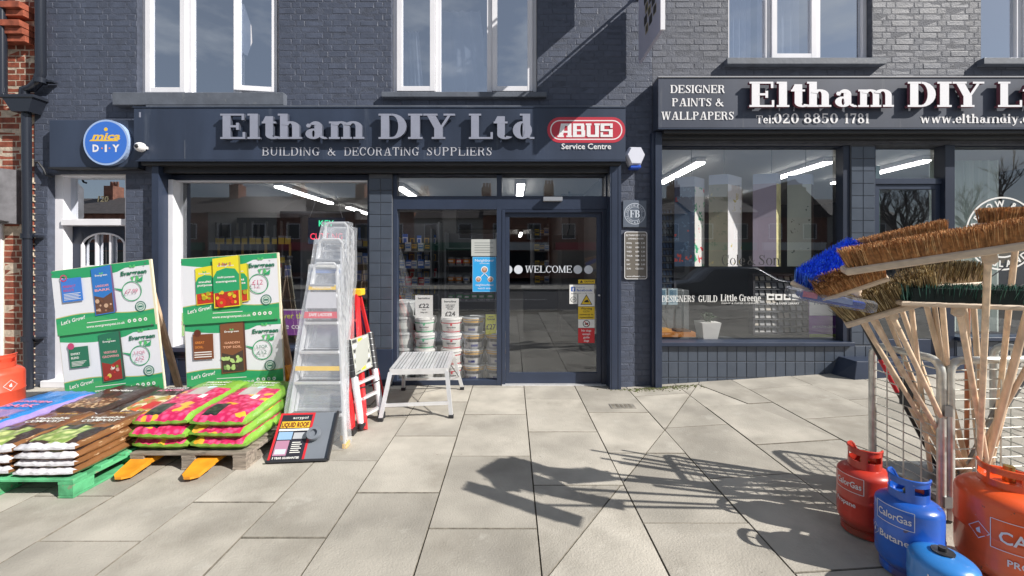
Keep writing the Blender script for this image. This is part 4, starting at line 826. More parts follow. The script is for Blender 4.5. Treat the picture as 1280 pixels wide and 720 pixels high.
def f(mb):
    x0, x1, z0, z1 = rc(712, 743, 356, 380); mb.dr(x0, x1, z0+.12, z1, PW, Yd); mb.dr(x0, x0+.10, z0, z0+.12, PW, Yd)
    mb.drr(x0+.02, x0+.075, z1-.085, z1-.025, .01, FBB, Yd); mb.text('f', x0+.05, z1-.08, .045, WHT, Yd, al='c', bold=.04); mb.text('Find us on', x0+.09, z1-.04, .015, FBB, Yd, w=.1); mb.text('facebook', x0+.09, z1-.082, .03, FBB, Yd, w=.2, bold=.02)
    mb.text('www.elthamdiy.com', x0+.02, z1-.118, .016, BK, Yd, w=.27, bold=.01); mb.ring(x0+.05, z0+.055, .03, .036, BK, Yd); mb.text('24', x0+.05, z0+.045, .022, BK, Yd, al='c', bold=.02)
sticker('social_media_sticker', 'white sticker on the door with a small blue square logo beside small print', 'sticker', f)
def f(mb):
    x0, x1, z0, z1 = rc(723, 743.5, 367, 383); mb.dr(x0, x1, z0, z1, PW, Yd-.002); xm = (x0+x1)/2
    mb.d([(xm-.075, z0+.02), (xm+.075, z0+.02), (xm, z1-.01)], BK, Yd-.002); mb.d([(xm-.062, z0+.028), (xm+.062, z0+.028), (xm, z1-.026)], YW, Yd-.002); mb.d([(xm-.03, z0+.05), (xm+.035, z0+.05), (xm+.015, z0+.085), (xm-.02, z0+.07)], BK, Yd-.002)
sticker('hazard_triangle', 'white sticker with a black and yellow hazard triangle on the door', 'sticker', f)
def f(mb):
    x0, x1, z0, z1 = rc(723, 743.5, 383.5, 399); mb.dr(x0, x1, z0, z1, YW, Yd); xm = (x0+x1)/2
    for i, t_ in enumerate(('Warning', 'CCTV', 'cameras in', 'operation')): mb.text(t_, xm, z1-.035-i*.036, .022 if i else .028, BK, Yd, al='c', bold=.015, w=min(.17, .02*len(t_)))
sticker('warning_notice', 'yellow warning notice with black print on the door below the triangle', 'sticker', f)
def f(mb):
    x0, x1, z0, z1 = rc(723, 743.5, 399.5, 410); mb.dr(x0, x1, z0, z1, PW, Yd); xm, zm = (x0+x1)/2, (z0+z1)/2; mb.ring(xm, zm, .036, .045, BK, Yd, 24)
    mb.d([(xm-.022, zm-.015), (xm+.02, zm-.015), (xm+.025, zm+.012), (xm-.015, zm+.005)], BK, Yd); mb.d([(xm-.03, zm+.026), (xm-.024, zm+.032), (xm+.03, zm-.026), (xm+.024, zm-.032)], RD, Yd)
sticker('no_dogs_symbol', 'white sticker with a black circle and a crossed out dog', 'sticker', f)
def f(mb):
    x0, x1, z0, z1 = rc(723, 743.5, 410.5, 429); mb.dr(x0, x1, z0, z1, RD, Yd); xm = (x0+x1)/2
    for i, t_ in enumerate(('No dogs', 'except', 'guide', 'dogs')): mb.text(t_, xm, z1-.042-i*.042, .026, WHT, Yd, al='c', bold=.02)
sticker('no_dogs_notice', 'red notice with white print at the bottom of the door stickers', 'sticker', f)
def f(mb):
    x0, x1, z0, z1 = rc(589, 620.5, 299, 320); mb.dr(x0, x1, z0, z1, C_(.5, .52, .5), Yd-.0); 
    for i in range(5): mb.dr(x0+.04, x1-.04-.04*(i % 2), z1-.05-i*.03, z1-.042-i*.03, C_(.2, .22, .22), Yd)
sticker('paper_notice', 'white paper notice taped inside the entrance window over the blue poster', 'notice', f)
def f(mb):
    x0, x1, z0, z1 = rc(590.5, 620.5, 321, 365); B = C_(.03, .36, .75); mb.dr(x0, x1, z0, z1, C_(.25, .5, .75), Yd); mb.dr(x0+.006, x1-.006, z0+.006, z1-.006, B, Yd); xm = (x0+x1)/2
    mb.text('Neighbour', xm, z1-.06, .035, WHT, Yd, al='c', w=.24); mb.text('SHARING', xm, z1-.09, .014, WHT, Yd, al='c', w=.12)
    for a, b, s in ((0, .0, .042), (-.075, -.12, .036), (.075, -.12, .036)):
        mb.dc(xm+a, z1-.16+b, s, WHT, Yd); mb.dc(xm+a, z1-.165+b, s*.8, C_(.35, .18, .12), Yd); mb.dc(xm+a, z1-.155+b, s*.45, C_(.6, .4, .3), Yd)
    mb.d([(xm-.05, z1-.25), (xm-.045, z1-.255), (xm, z1-.21), (xm-.006, z1-.205)], WHT, Yd); mb.d([(xm+.05, z1-.25), (xm+.045, z1-.255), (xm, z1-.21), (xm+.006, z1-.205)], WHT, Yd)
    mb.text('neighbourhood', xm, z0+.075, .03, WHT, Yd, al='c', w=.22); mb.text('watch area', xm, z0+.035, .026, WHT, Yd, al='c', w=.17)
sticker('blue_poster', 'bright blue poster with three round pictures in the entrance window', 'poster', f)
# lettering on the right hand window
Yr = 5.225
def f(mb): slab_text(mb, 'DESIGNERS', fx(827.5, Yr), fx(868, Yr), fz(377.5, Yr), 8.2*Yr/F, BLDS, PW, Yr, track=.12); slab_text(mb, 'GUILD', fx(873, Yr), fx(896.5, Yr), fz(377.5, Yr), 8.2*Yr/F, BLDS, PW, Yr, track=.12)
sticker('window_lettering', 'DESIGNERS GUILD in white capitals at the left of the right window', 'lettering', f, 'brand names on the right window')
def f(mb):
    slab_text(mb, 'Little', fx(901, Yr), fx(921, Yr), fz(376.5, Yr), 8.5*Yr/F, BLDS, PW, Yr, track=.08); slab_text(mb, 'Greene', fx(924, Yr), fx(951, Yr), fz(376.5, Yr), 8.5*Yr/F, BLDS, PW, Yr, track=.08)
    mb.text('PAINT & PAPER COMPANY', fx(926, Yr), fz(380, Yr), .02, PW, Yr, al='c', w=.48)
sticker('window_lettering', 'Little Greene in white letters low on the right window', 'lettering', f, 'brand names on the right window')
def f(mb):
    for i in range(4):
        a = 958.5+i*10.5; x0, x1, z0, z1 = rc(a, a+9, 367.5, 375, Yr); mb.dr(x0, x1, z0, z1, PW, Yr)
        if i < 3: mb.dr(x0+.022, x1-.022, z0+.022, z1-.022, BK, Yr)
        if i == 0: mb.dr(x0+.04, x1, z0+.03, z1-.03, BK, Yr)
        if i == 2: mb.dr(x0+.05, x1, z0+.045, z1-.022, BK, Yr)
    mb.text('PAINT & PAPER LIBRARY', fx(979, Yr), fz(380.5, Yr), .026, PW, Yr, al='c', w=.40, bold=.015)
sticker('window_lettering', 'row of white square letters over PAINT and PAPER LIBRARY on the right window', 'lettering', f, 'brand names on the right window')
def f(mb):
    st = (.13, .05, .04, .05)
    slab_text(mb, 'Cole', fx(902, Yr), fx(931, Yr), fz(331.5, Yr), 13*Yr/F, st, BK, Yr); slab_text(mb, '&', fx(934, Yr), fx(944, Yr), fz(331.5, Yr), 12*Yr/F, st, BK, Yr); slab_text(mb, 'Son', fx(948, Yr), fx(974, Yr), fz(331.5, Yr), 13*Yr/F, st, BK, Yr)
sticker('window_lettering', 'Cole and Son in black letters across the wallpaper displays of the right window', 'lettering', f, 'brand names on the right window')
def f(mb):
    cx, cz, s = fx(1253, Yr), fz(292, Yr), Yr/F; mb.ring(cx, cz, 44*s, 46*s, PW, Yr, 60); mb.ring(cx, cz, 28.5*s, 30.5*s, PW, Yr, 60)
    circ_text(mb, 'FARROW & BALL', cx, cz, 33.5*s, 8*s, PW, Yr, 90, bold=.03); circ_text(mb, 'ENGLAND', cx, cz, 33.5*s, 8*s, PW, Yr, 270, True, bold=.03)
    slab_text(mb, 'FB', cx-.16, cx+.16, cz-.11, .22, BOLD, PW, Yr, track=.02)
sticker('round_window_logo', 'large white ring logo on the far right window behind the brooms', 'sticker', f)

# ================================================================== inside the shops
def strip(label, x, y0, y1, z, w=.14):
    t = tag(empty('ceiling_light', (x, (y0+y1)/2, z)), label, 'ceiling light', 'strip lights on the shop ceilings')
    L = (y1-y0)/2
    mb = MB(); mb.box(-w/2, w/2, -L, L, -.02, .045, UPVC); mb.build('housing', t)
    mb = MB(); mb.box(-w/2+.01, w/2-.01, -L+.01, L-.01, -.05, -.021, LAMP); mb.build('tube', t)
for a in (('lit strip light nearest the glass high in the left shop window', -4.0, 7.1, 9.2, 2.85), ('second lit strip light in the left window beyond the nearest one', -4.45, 11.2, 11.49, 2.85), ('short lit strip light showing behind the ladders in the left window', -3.9, 9.9, 11.3, 2.85),
          ('lit strip light in the small pane over the entrance window', -1.95, 7.2, 8.7, 2.85), ('lit strip light in the small pane over the door', .15, 6.9, 8.4, 2.85),
          ('lit strip light beyond the beam in the entrance window', -2.25, 12.3, 14.3, 2.8), ('lit strip light first one seen through the door glass', .2, 12.3, 14.3, 2.8), ('lit strip light second one seen through the door glass', .4, 18, 21, 2.8), ('far lit strip light deep inside the left shop', -4.6, 14, 17, 2.8),
          ('lit strip light at the left side of the right shop window', 2.82, 6.2, 7.9, 3.05), ('lit strip light at the right side of the right shop window', 4.72, 6.2, 7.6, 3.05), ('lit strip light in the pane over the right shop door', 6.1, 6.1, 7.9, 3.05),
          ('small far strip light behind the wallpaper displays on the left', 2.9, 9.2, 10.4, 3.05), ('small far strip light behind the wallpaper displays on the right', 5.0, 9.2, 10.4, 3.05)): strip(*a)
def shelf_unit(label, x0, x1, y0, y1, zs, ztop, zb=.02, back=IND):
    t = tag(empty('shelf_unit', ((x0+x1)/2, y0, zb)), label, 'shelf'); w = (x1-x0)/2
    for i, x in enumerate((-w, w-.03)):
        mb = MB(); mb.box(x, x+.03, 0, y1-y0, 0, ztop-zb, SHELFM); mb.build('upright', t)
    mb = MB(); mb.box(-w+.03, w-.03, y1-y0-.02, y1-y0, 0, ztop-zb, back); mb.build('back_panel', t)
    for z in zs: mb = MB(); mb.box(-w+.031, w-.031, .002, y1-y0-.021, z-zb-.02, z-zb, SHELFM); mb.build('shelf', t)
_pm = {}
def prod_mesh(kind, ci):
    if (kind, ci) in _pm: return _pm[(kind, ci)]
    pal = [((.55, .18, .02), (.7, .6, .5)), ((.05, .30, .10), (.7, .72, .7)), ((.05, .14, .5), (.75, .75, .8)), ((.6, .04, .05), (.8, .75, .7)), ((.68, .48, .04), (.1, .1, .1)), ((.6, .6, .6), (.1, .2, .5)), ((.06, .06, .07), (.5, .3, .05))]
    a, b = [C_(*c) for c in pal[ci]]; mb = MB()
    if kind == 'tin': mb.lathe([(0, 0), (.07, 0), (.072, .008), (.068, .014), (.068, .04)], STEELD, n=12); mb.lathe([(.069, .04), (.069, .115)], a, n=12); mb.lathe([(.068, .115), (.068, .14), (.073, .15), (.06, .15), (0, .146)], STEELD, n=12); mb.box(-.04, .04, -.0705, -.0695, .06, .095, b)
    if kind == 'box': mb.box(-.06, .06, -.04, .04, 0, .17, a); mb.box(-.05, .05, -.042, -.04, .05, .13, b); mb.box(-.04, .04, -.0435, -.042, .09, .11, a)
    if kind == 'bottle': mb.lathe([(0, 0), (.038, 0), (.04, .01), (.04, .12), (.018, .16), (.018, .18)], a, n=10); mb.lathe([(.02, .18), (.02, .205), (0, .205)], b, n=10); mb.box(-.025, .025, -.0415, -.0385, .03, .1, b)
    if kind == 'brush': mb.box(-.03, .03, -.008, .008, 0, .07, a); mb.box(-.031, .031, -.01, .01, .07, .09, STEELD); mb.box(-.012, .012, -.008, .008, .09, .25, b)
    if kind == 'pack': mb.box(-.05, .05, -.006, .006, 0, .19, b); mb.box(-.05, .05, -.0065, -.006, .13, .19, a); mb.box(-.03, .03, -.02, -.0065, .02, .11, a)
    o = mb.build(kind); _pm[(kind, ci)] = o.data; bpy.data.objects.remove(o); return _pm[(kind, ci)]
CN = ['orange', 'green', 'blue', 'red', 'yellow', 'white', 'black']
OR_ = 'first second third fourth fifth sixth seventh eighth ninth tenth eleventh twelfth thirteenth fourteenth fifteenth'.split()
def prods(kind, x0, x1, y, z, n, cis, name, where, group, hang=False):
    for i in range(n):
        ci = cis[i % len(cis)] if isinstance(cis, list) else cis
        x = x0+(x1-x0)*(i+.5)/n+random.uniform(-.008, .008)
        o = link(name, prod_mesh(kind, ci), None, (x, y+random.uniform(-.01, .01), z)); s = random.uniform(.9, 1.12)*(1.25 if kind == 'brush' else 1); o.scale = (s, 1, s); o.rotation_euler = (0, 0, random.uniform(-.1, .1))
        tag(o, f'{CN[ci]} {where}, {OR_[i]} from the left', name.replace('_', ' '), group)
random.seed(11)
# left window
shelf_unit('dark display stand of hanging brushes close behind the left window', -5.05, -3.2, 6.35, 6.75, [.3, .6, .95, 1.3], 2.25)
prods('brush', -4.95, -3.3, 6.24, 1.80, 15, 4, 'paint_brush', 'paint brush in the top row behind the left window', 'brushes hanging in the left window')
prods('brush', -4.95, -3.3, 6.28, 1.52, 14, [4, 6, 4], 'paint_brush', 'paint brush in the second row behind the left window', 'brushes hanging in the left window')
prods('pack', -4.95, -3.3, 6.30, 1.31, 10, [2, 5, 3], 'tool_pack', 'carded tool under the brushes behind the left window', 'carded tools on the left window stand')
shelf_unit('second display stand behind the left window full of carded tools', -3.15, -2.1, 7.2, 7.6, [.3, .6, .9, 1.2, 1.5, 1.8], 2.3)
for z, k, c in ((1.8, 'brush', [4, 5]), (1.5, 'pack', [5, 2, 1]), (1.2, 'pack', [2, 5, 5]), (.9, 'box', [3, 5, 1]), (.6, 'box', [2, 1, 5])): prods(k, -3.1, -2.15, 7.3, z, 8, c, 'tool_pack' if k != 'brush' else 'paint_brush', 'item on the %s shelf of the second stand' % OR_[int((1.8-z)/.3+.1)], 'stock on the second stand')
shelf_unit('tall dark shelving of small stock on the far left interior wall', -5.15, -3.3, 9.2, 9.6, [.4, .8, 1.2, 1.6, 2.0], 2.4)
for z in (1.2, 1.6, 2.0): prods('box', -5.1, -3.35, 9.25, z, 9, [5, 3, 2, 4], 'stock_box', 'carton on the %s shelf of the tall shelving' % OR_[int((2.0-z)/.4+.1)], 'cartons on the tall shelving')
shelf_unit('dark wall of hanging stock behind the brush stand in the left window', -5.1, -2.9, 7.75, 8.0, [.5, .9, 1.3, 1.7, 2.05], 2.5)
for z, c in ((2.05, [6, 4, 2]), (1.7, [4, 6, 1]), (1.3, [5, 2, 6])): prods('pack', -5.05, -2.95, 7.7, z, 15, c, 'tool_pack', 'pack on the %s row of the hanging stock wall' % OR_[int((2.05-z)/.35+.1)], 'packs on the hanging stock wall')
# right end of the left window: red and blue stock low down
shelf_unit('shelf of small boxes seen between the ladders and the tiled pilaster', -2.6, -1.62, 8.4, 8.8, [.35, .7, 1.05, 1.4, 1.75], 2.2)
for z, c in ((1.75, [6, 5]), (1.4, [5, 2]), (1.05, [5, 3]), (.7, [4, 5])): prods('box', -2.55, -1.65, 8.45, z, 7, c, 'stock_box', 'carton on the %s shelf behind the ladders' % OR_[int((1.75-z)/.35+.1)], 'cartons on the shelf behind the ladders')
# purple banner, key cutting sign
PUR = C_(.20, .05, .30, .5)
def f(mb):
    Y = 5.30; mb.box(-4.17, -1.81, Y, Y+.01, fz(419, Y), fz(388, Y), PUR); mb.box(-4.17, -1.81, Y-.001, Y+.011, fz(388, Y), fz(386.5, Y), C_(.6, .58, .6))
    mb.text('Discover the', fx(383, Y), fz(398, Y), .075, C_(.55, .6, .08), Y-.001, al='r', bold=.01); mb.text('true colour', fx(391, Y), fz(411, Y), .075, WHT, Y-.001, al='r', bold=.01)
sticker('window_banner', 'purple banner along the foot of the left window with yellow and white words', 'banner', f)
def f(mb): Y = 5.275; mb.box(-4.185, fx(230, Y), Y, Y+.006, fz(420, Y), fz(391, Y), C_(.25, .5, .06)); mb.dc(fx(222, Y), fz(404, Y), .06, C_(.5, .05, .04), Y-.001)
sticker('window_card', 'green card with a red blob low at the left edge of the left window', 'card', f)
kt = tag(empty('key_cutting_sign'), 'lit key cutting sign with green and red letters hung on two wires', 'sign'); Y = 5.45
mb = MB(); x0, x1, z0, z1 = rc(385, 431, 272, 305, Y); mb.box(x0, x1, Y, Y+.012, z0, z1, C_(.035, .07, .12, .2)); mb.build('panel', kt)
GL = C_(.05, .75, .35, .4, emit=1.2); RL = C_(.9, .05, .10, .4, emit=1.4)
mb = MB(); mb.text('KEY', (x0+x1)/2, z1-.115, .085, GL, Y-.002, al='c', bold=-.0); mb.text('CUTTING', (x0+x1)/2, z0+.06, .085, RL, Y-.002, w=x1-x0-.06, al='c'); mb.build('lettering', kt)
mb = MB(); mb.tube([(x0+.02, Y, z1), (x0+.32, Y, 2.895)], .0022, WHT, 4); mb.tube([(x1-.03, Y, z1), (x1-.26, Y, 2.895)], .0022, WHT, 4); mb.build('wire', kt)
# plastic tubs of filler and paint on the floor of the entrance window
TUBW = C_(.74, .74, .72, .35); TUBG = C_(.30, .32, .33, .35); GRN = C_(.03, .36, .16); BK2 = C_(.03, .03, .035); GOLD = C_(.50, .30, .08)
def tub_mesh(kind):
    mb = MB(); body = {'g': TUBW, 'r': TUBW, 'b': C_(.5, .52, .53, .35), 'p': C_(.5, .52, .52, .4)}[kind]
    mb.lathe([(0, .0), (.115, .0), (.12, .006), (.137, .175), (.146, .177), (.147, .188), (.143, .19), (.143, .205), (.13, .208), (.125, .2), (0, .2)], body, n=26)
    f = lambda x, y, z: ((.1215+.017*z/.175)*math.sin(x)*1.004, -(.1215+.017*z/.175)*math.cos(x)*1.004+y*.4, z)
    def band(z0, z1, m, a=75):
        n = 12; mb.k += 1
        for i in range(n): a0, a1 = R_(-a+2*a*i/n), R_(-a+2*a*(i+1)/n); mb.poly([f(a0, -.0004*mb.k, z0), f(a1, -.0004*mb.k, z0), f(a1, -.0004*mb.k, z1), f(a0, -.0004*mb.k, z1)], m)
    if kind in 'gr':
        c = GRN if kind == 'g' else C_(.55, .03, .05); band(.02, .032, c); band(.13, .142, c)
        mb.k += 1; kk = -.0004*mb.k; mb.poly([f(-.5, kk, .142), f(0, kk, .142), f(.5, kk, .142), f(0, kk, .10)], c)
        mb.text('bartoline', 0, .075, .020, BK2, 0, al='c', w=.9, bold=.02, fn=lambda x, y, z: f(x, -.0025, z)); mb.text('filler', 0, .045, .016, c, 0, al='c', w=.7, fn=lambda x, y, z: f(x, -.003, z))
    if kind == 'b':
        band(.012, .165, C_(.24, .25, .27)); band(.14, .165, GOLD); band(.10, .135, BK2, 50); band(.03, .095, C_(.42, .42, .42), 45); band(.04, .07, C_(.05, .06, .2), 20)
    if kind == 'p': band(.05, .13, C_(.62, .64, .62), 50)
    if kind == 'b': mb.lathe([(.148, .178), (.1485, .189)], GOLD, n=26)
    o = mb.build('tub'); me = o.data; me.polygons.foreach_set('use_smooth', [True]*len(me.polygons)); me.set_sharp_from_angle(angle=R_(35)); bpy.data.objects.remove(o); return me
mbh = MB(); mbh.tube([(-.145, 0, .17)]+[(-.150*math.cos(R_(a)), -.02-.02*math.sin(R_(a)), .17-.115*math.sin(R_(a))) for a in range(10, 180, 17)]+[(.145, 0, .17)], .0035, C_(.7, .7, .7), 5); oh = mbh.build('h'); HME = oh.data; bpy.data.objects.remove(oh)
TM = {k: tub_mesh(k) for k in 'grbp'}
names = {'g': 'white tub with green bands', 'r': 'white tub with red bands', 'b': 'grey tub with a gold lid and dark label', 'p': 'plain pale grey tub'}
ords = ['bottom', 'second', 'third', 'fourth', 'topmost fifth']
for k, X, Yt, n in (('p', -1.42, 5.48, 5), ('g', -1.13, 5.42, 4), ('r', -.78, 5.40, 4), ('b', -.50, 5.41, 4), ('b', -.195, 5.43, 3)):
    for i in range(n):
        o = tag(empty('paint_tub', (X+random.uniform(-.006, .006), Yt, .012+i*.203), None, random.uniform(-.15, .15)), f'{names[k]}, {ords[i]} from the floor' + (', by the door' if n == 3 else ''), 'tub', 'tubs stacked inside the entrance window')
        link('body', TM[k], o); link('handle', HME, o)
def price(label, px0, px1, py0, py1, bgc, lines, Y=5.30):
    def f(mb):
        x0, x1, z0, z1 = rc(px0, px1, py0, py1, Y); mb.box(x0, x1, Y, Y+.004, z0, z1, bgc); xm = (x0+x1)/2
        for t_, dz, h, w_, m in lines: mb.text(t_, xm, z1-dz, h, m, Y-.001, al='c', w=w_, bold=.02)
    sticker('price_card', label, 'price card', f, 'price cards standing on the tubs')
price('white price card reading 22 pounds on the green banded tubs', 519, 541, 369, 398, PW, [('bartoline', .05, .025, .15, BK2), ('\u00a322', .16, .055, .13, BK2), ('each', .19, .015, .05, BK2), ('20kg tub', .225, .015, .09, BK2)])
price('white price card reading 24 pounds on the red banded tubs', 552, 573.5, 373, 401, PW, [('bartoline', .05, .025, .15, BK2), ('ready mixed', .09, .017, .12, BK2), ('joint filler', .115, .017, .11, BK2), ('finish', .14, .017, .07, BK2), ('\u00a324', .225, .06, .13, BK2)])
price('yellow price card reading 27 pounds beside the door frame', 607, 620.5, 393, 418, C_(.72, .75, .05), [('paint', .035, .02, .06, BK2), ('Special', .07, .022, .1, BK2), ('\u00a327', .19, .07, .12, BK2)])
# shelving seen through the entrance window and door
shelf_unit('dark shelf of orange and green tins in the middle of the entrance window', -1.3, -.3, 8.0, 8.4, [.45, .78, 1.12, 1.46, 1.8], 2.1)
prods('tin', -1.25, -.35, 8.1, 1.12, 6, [0, 0, 5], 'paint_tin', 'paint tin on the third shelf of the middle unit', 'tins on the middle unit'); prods('tin', -1.25, -.35, 8.1, 1.46, 6, [0, 3, 0], 'paint_tin', 'paint tin on the second shelf of the middle unit', 'tins on the middle unit')
prods('tin', -1.25, -.35, 8.1, .78, 6, [1, 1, 1], 'paint_tin', 'paint tin on the fourth shelf of the middle unit', 'tins on the middle unit')
shelf_unit('black display racking at the left inside the entrance window', -2.5, -1.5, 8.6, 8.95, [.5, .85, 1.2, 1.55, 1.9], 2.35)
for z, c in ((1.9, [6, 2]), (1.55, [2, 5, 6]), (1.2, [5, 6, 3]), (.85, [6, 4])): prods('pack', -2.45, -1.55, 8.65, z, 6, c, 'tool_pack', 'carded item on the %s row of the black racking' % OR_[int((1.9-z)/.35+.1)], 'carded items on the black racking')
shelf_unit('tall crowded shelving far back behind the door glass', .55, .95, 10.6, 12.6, [.6, 1.0, 1.4, 1.8, 2.2], 2.5)
for z in (1.0, 1.4, 1.8, 2.2): prods('box', .58, .94, 10.62, z, 3, [4, 6, 5], 'stock_box', 'carton behind the door on the %s shelf' % OR_[int((2.2-z)/.4+.1)], 'cartons behind the door')
shelf_unit('long low shelving at the left behind the door glass', -1.2, -.2, 13.5, 14, [.5, .9, 1.3, 1.7], 2.2)
for z in (.9, 1.3, 1.7): prods('tin', -1.1, -.25, 13.6, z, 7, [3, 0, 5], 'paint_tin', 'tin on the %s shelf of the low shelving' % OR_[int((1.7-z)/.4+.1)], 'tins on the long low shelving')
tv = tag(empty('wall_screen'), 'black television hung from a ceiling arm behind the door glass', 'television')
mb = MB(Matrix.Translation((1.02, 7.9, 1.9)) @ Matrix.Rotation(R_(-12), 4, 'Z') @ Matrix.Rotation(R_(8), 4, 'X')); mb.cbox(-.24, .24, 0, .04, -.14, .14, BLK, .006); mb.build('screen', tv)
mb = MB(); mb.tube([(1.02, 7.95, 1.95), (1.1, 8.0, 2.2), (1.1, 8.0, 2.88)], .018, BLK, 6); mb.build('arm', tv)
ct = tag(empty('sales_counter', (.6, 9.0, .01)), 'dark sales counter inside the door with a pale top', 'counter')
mb = MB(); mb.box(-.35, .8, 0, .6, 0, .92, IND); mb.build('body', ct); mb = MB(); mb.cbox(-.4, .84, -.04, .64, .922, .96, SHELFM, .004); mb.build('top', ct)

# right window: four hanging wallpaper columns
def paper(name, base, lo, cols3, sc):
    m = mat(name, base, .6, var=.25, vs=3, col2=lo); t = m.node_tree; b = t.nodes['Principled BSDF']; n = t.nodes.new; k = t.links.new
    src = b.inputs['Base Color'].links[0].from_socket; tcn = n('ShaderNodeTexCoord'); last = src
    for i, (c, s_, th) in enumerate(cols3):
        v = n('ShaderNodeTexVoronoi'); v.inputs['Scale'].default_value = s_*sc; v.feature = 'F1'
        nz_ = n('ShaderNodeTexNoise'); nz_.inputs['Scale'].default_value = 9*sc; mm = n('ShaderNodeMixRGB'); mm.inputs[0].default_value = .18; mpn = n('ShaderNodeMapping'); mpn.inputs['Location'].default_value = (i*3.3, i*1.7, i)
        k(tcn.outputs['Object'], mpn.inputs[0]); k(mpn.outputs[0], nz_.inputs['Vector']); k(mpn.outputs[0], mm.inputs[1]); k(nz_.outputs['Color'], mm.inputs[2]); k(mm.outputs[0], v.inputs['Vector'])
        lt = n('ShaderNodeMath'); lt.operation = 'LESS_THAN'; lt.inputs[1].default_value = th; mx_ = n('ShaderNodeMixRGB'); mx_.inputs[2].default_value = (*c, 1)
        k(v.outputs['Distance'], lt.inputs[0]); k(lt.outputs[0], mx_.inputs[0]); k(last, mx_.inputs[1]); last = mx_.outputs[0]
    k(last, b.inputs['Base Color']); return m
WP = [paper('floral_paper_blue', (.07, .12, .20), (.05, .09, .16), [((.12, .2, .3), 5, .25), ((.55, .08, .06), 3.2, .17)], 2), paper('floral_paper_white', (.8, .8, .78), (.72, .72, .7), [((.04, .4, .2), 3.5, .3), ((.7, .04, .06), 3, .2)], 2),
      paper('floral_paper_olive', (.30, .30, .23), (.25, .25, .19), [((.18, .22, .16), 6, .22), ((.5, .42, .2), 3.2, .12)], 2), paper('sprig_paper_white', (.82, .82, .84), (.76, .76, .78), [((.6, .5, .12), 4, .2), ((.5, .5, .5), 8, .1)], 2),
      mat('plain_paper_lilac', (.37, .33, .42), .6, var=.05, vs=3), mat('edge_paper_yellow', (.7, .66, .35), .6, var=.2, vs=6), paper('leaf_paper_grey', (.42, .46, .42), (.36, .4, .37), [((.1, .13, .12), 4, .16), ((.5, .54, .5), 4, .06)], 2), mat('side_paper_dark', (.06, .035, .03), .6)]
HEAD = C_(.42, .48, .60, .5)
for lab, a, b, c, pt, m1, m2 in (('tall hanging wallpaper display with blue floral front and white floral side', 843, 868.5, 880.5, 221, 0, 1), ('tall hanging wallpaper display in olive green with a white sprigged side', 886, 910, 927, 218, 2, 3),
                          ('tall hanging wallpaper display in plain lilac with a narrow yellow edge', 941, 970.5, 976, 217, 4, 5), ('tall hanging wallpaper display in pale grey leaf pattern, nearest the tiled pilaster', 984, 1014, 1017, 218, 6, 7)):
    t = tag(empty('wallpaper_display'), lab, 'wallpaper display', 'wallpaper displays hanging in the right window')
    # a square box turned so that the corner between the two faces points at the street
    P1 = W(b, 326, 5.42); A = W(a, 326, 5.50); B_ = W(c, 326, 5.42+(c-b)*.012+.03); zt = fz(pt, 5.45); z0 = fz(333, 5.45); D = A+(B_-P1); zh = zt-.13
    pts = [A, P1, B_, D]
    for nm, (p, q), mm in (('front_paper', (A, P1), WP[m1]), ('side_paper', (P1, B_), WP[m2])):
        mb = MB(); mb.poly([(p.x, p.y, z0), (q.x, q.y, z0), (q.x, q.y, zh), (p.x, p.y, zh)], mm); mb.build(nm, t)
        mb = MB(); mb.poly([(p.x, p.y, zh), (q.x, q.y, zh), (q.x, q.y, zt), (p.x, p.y, zt)], HEAD); mb.build('header', t)
    mb = MB(); mb.poly([(q.x, q.y, z0) for q in pts], PW); mb.poly([(q.x, q.y, zt) for q in pts], PW); mb.poly([(B_.x, B_.y, z0), (D.x, D.y, z0), (D.x, D.y, zt), (B_.x, B_.y, zt)], PW); mb.poly([(D.x, D.y, z0), (A.x, A.y, z0), (A.x, A.y, zt), (D.x, D.y, zt)], PW)
    mb.tube([(P1.x, P1.y+.1, zt), (P1.x, P1.y+.1, 3.09)], .004, STEELD, 4); mb.build('box', t)
def card_rack(label, x0, x1, y, z0, z1, nx, nz, pal, fcol=IND):
    t = tag(empty('colour_card_rack', (x0, y, z0)), label, 'display rack'); w, h = x1-x0, z1-z0
    mb = MB(); frame_rect(mb, 0, w, 0, h, .03, 0, .12, fcol); mb.box(.03, w-.03, .09, .11, .03, h-.03, fcol)
    for j in range(1, nz): mb.box(.03, w-.03, .03, .09, h*j/nz-.008, h*j/nz+.004, SHELFM)
    mb.build('frame', t); mb = MB()
    for i in range(nx):
        for j in range(nz):
            cx, cz, a, b = .03+(w-.06)*(i+.5)/nx, h*(j+.5)/nz, (w-.06)/nx*.36, h/nz*.34
            c = random.choice(pal); mb.poly([(cx-a, .05, cz-b), (cx+a, .05, cz-b), (cx+a, .075, cz+b), (cx-a, .075, cz+b)], c)
    tag(mb.build('colour_card', t), kind='stuff')
BP = [C_(.06+.03*i, .10+.04*i, .20+.05*i) for i in range(5)]+[C_(.3, .34, .36)]
WPl = [C_(.5, .5, .48), C_(.36, .37, .38), C_(.25, .26, .28), C_(.55, .5, .42)]
card_rack('blue paint colour card rack at the left side of the right window', 1.86, 2.22, 5.62, 1.15, 2.28, 7, 12, BP)
card_rack('wide rack of small paint cards behind the right end of the window', 3.42, 4.28, 5.9, .50, 1.36, 9, 8, WPl)
card_rack('pale paint chart rack low at the left of the right window', 1.86, 2.24, 5.8, .9, 1.5, 5, 5, WPl)
GC = mat('grey_counter', (.11, .125, .13), .5)
mb = MB(); mb.cbox(0, .55, 0, .5, 0, .95, GC, .006); tag(mb.build('display_plinth', loc=(1.84, 5.62, .205)), 'grey display plinth standing at the left inside the right window', 'plinth')
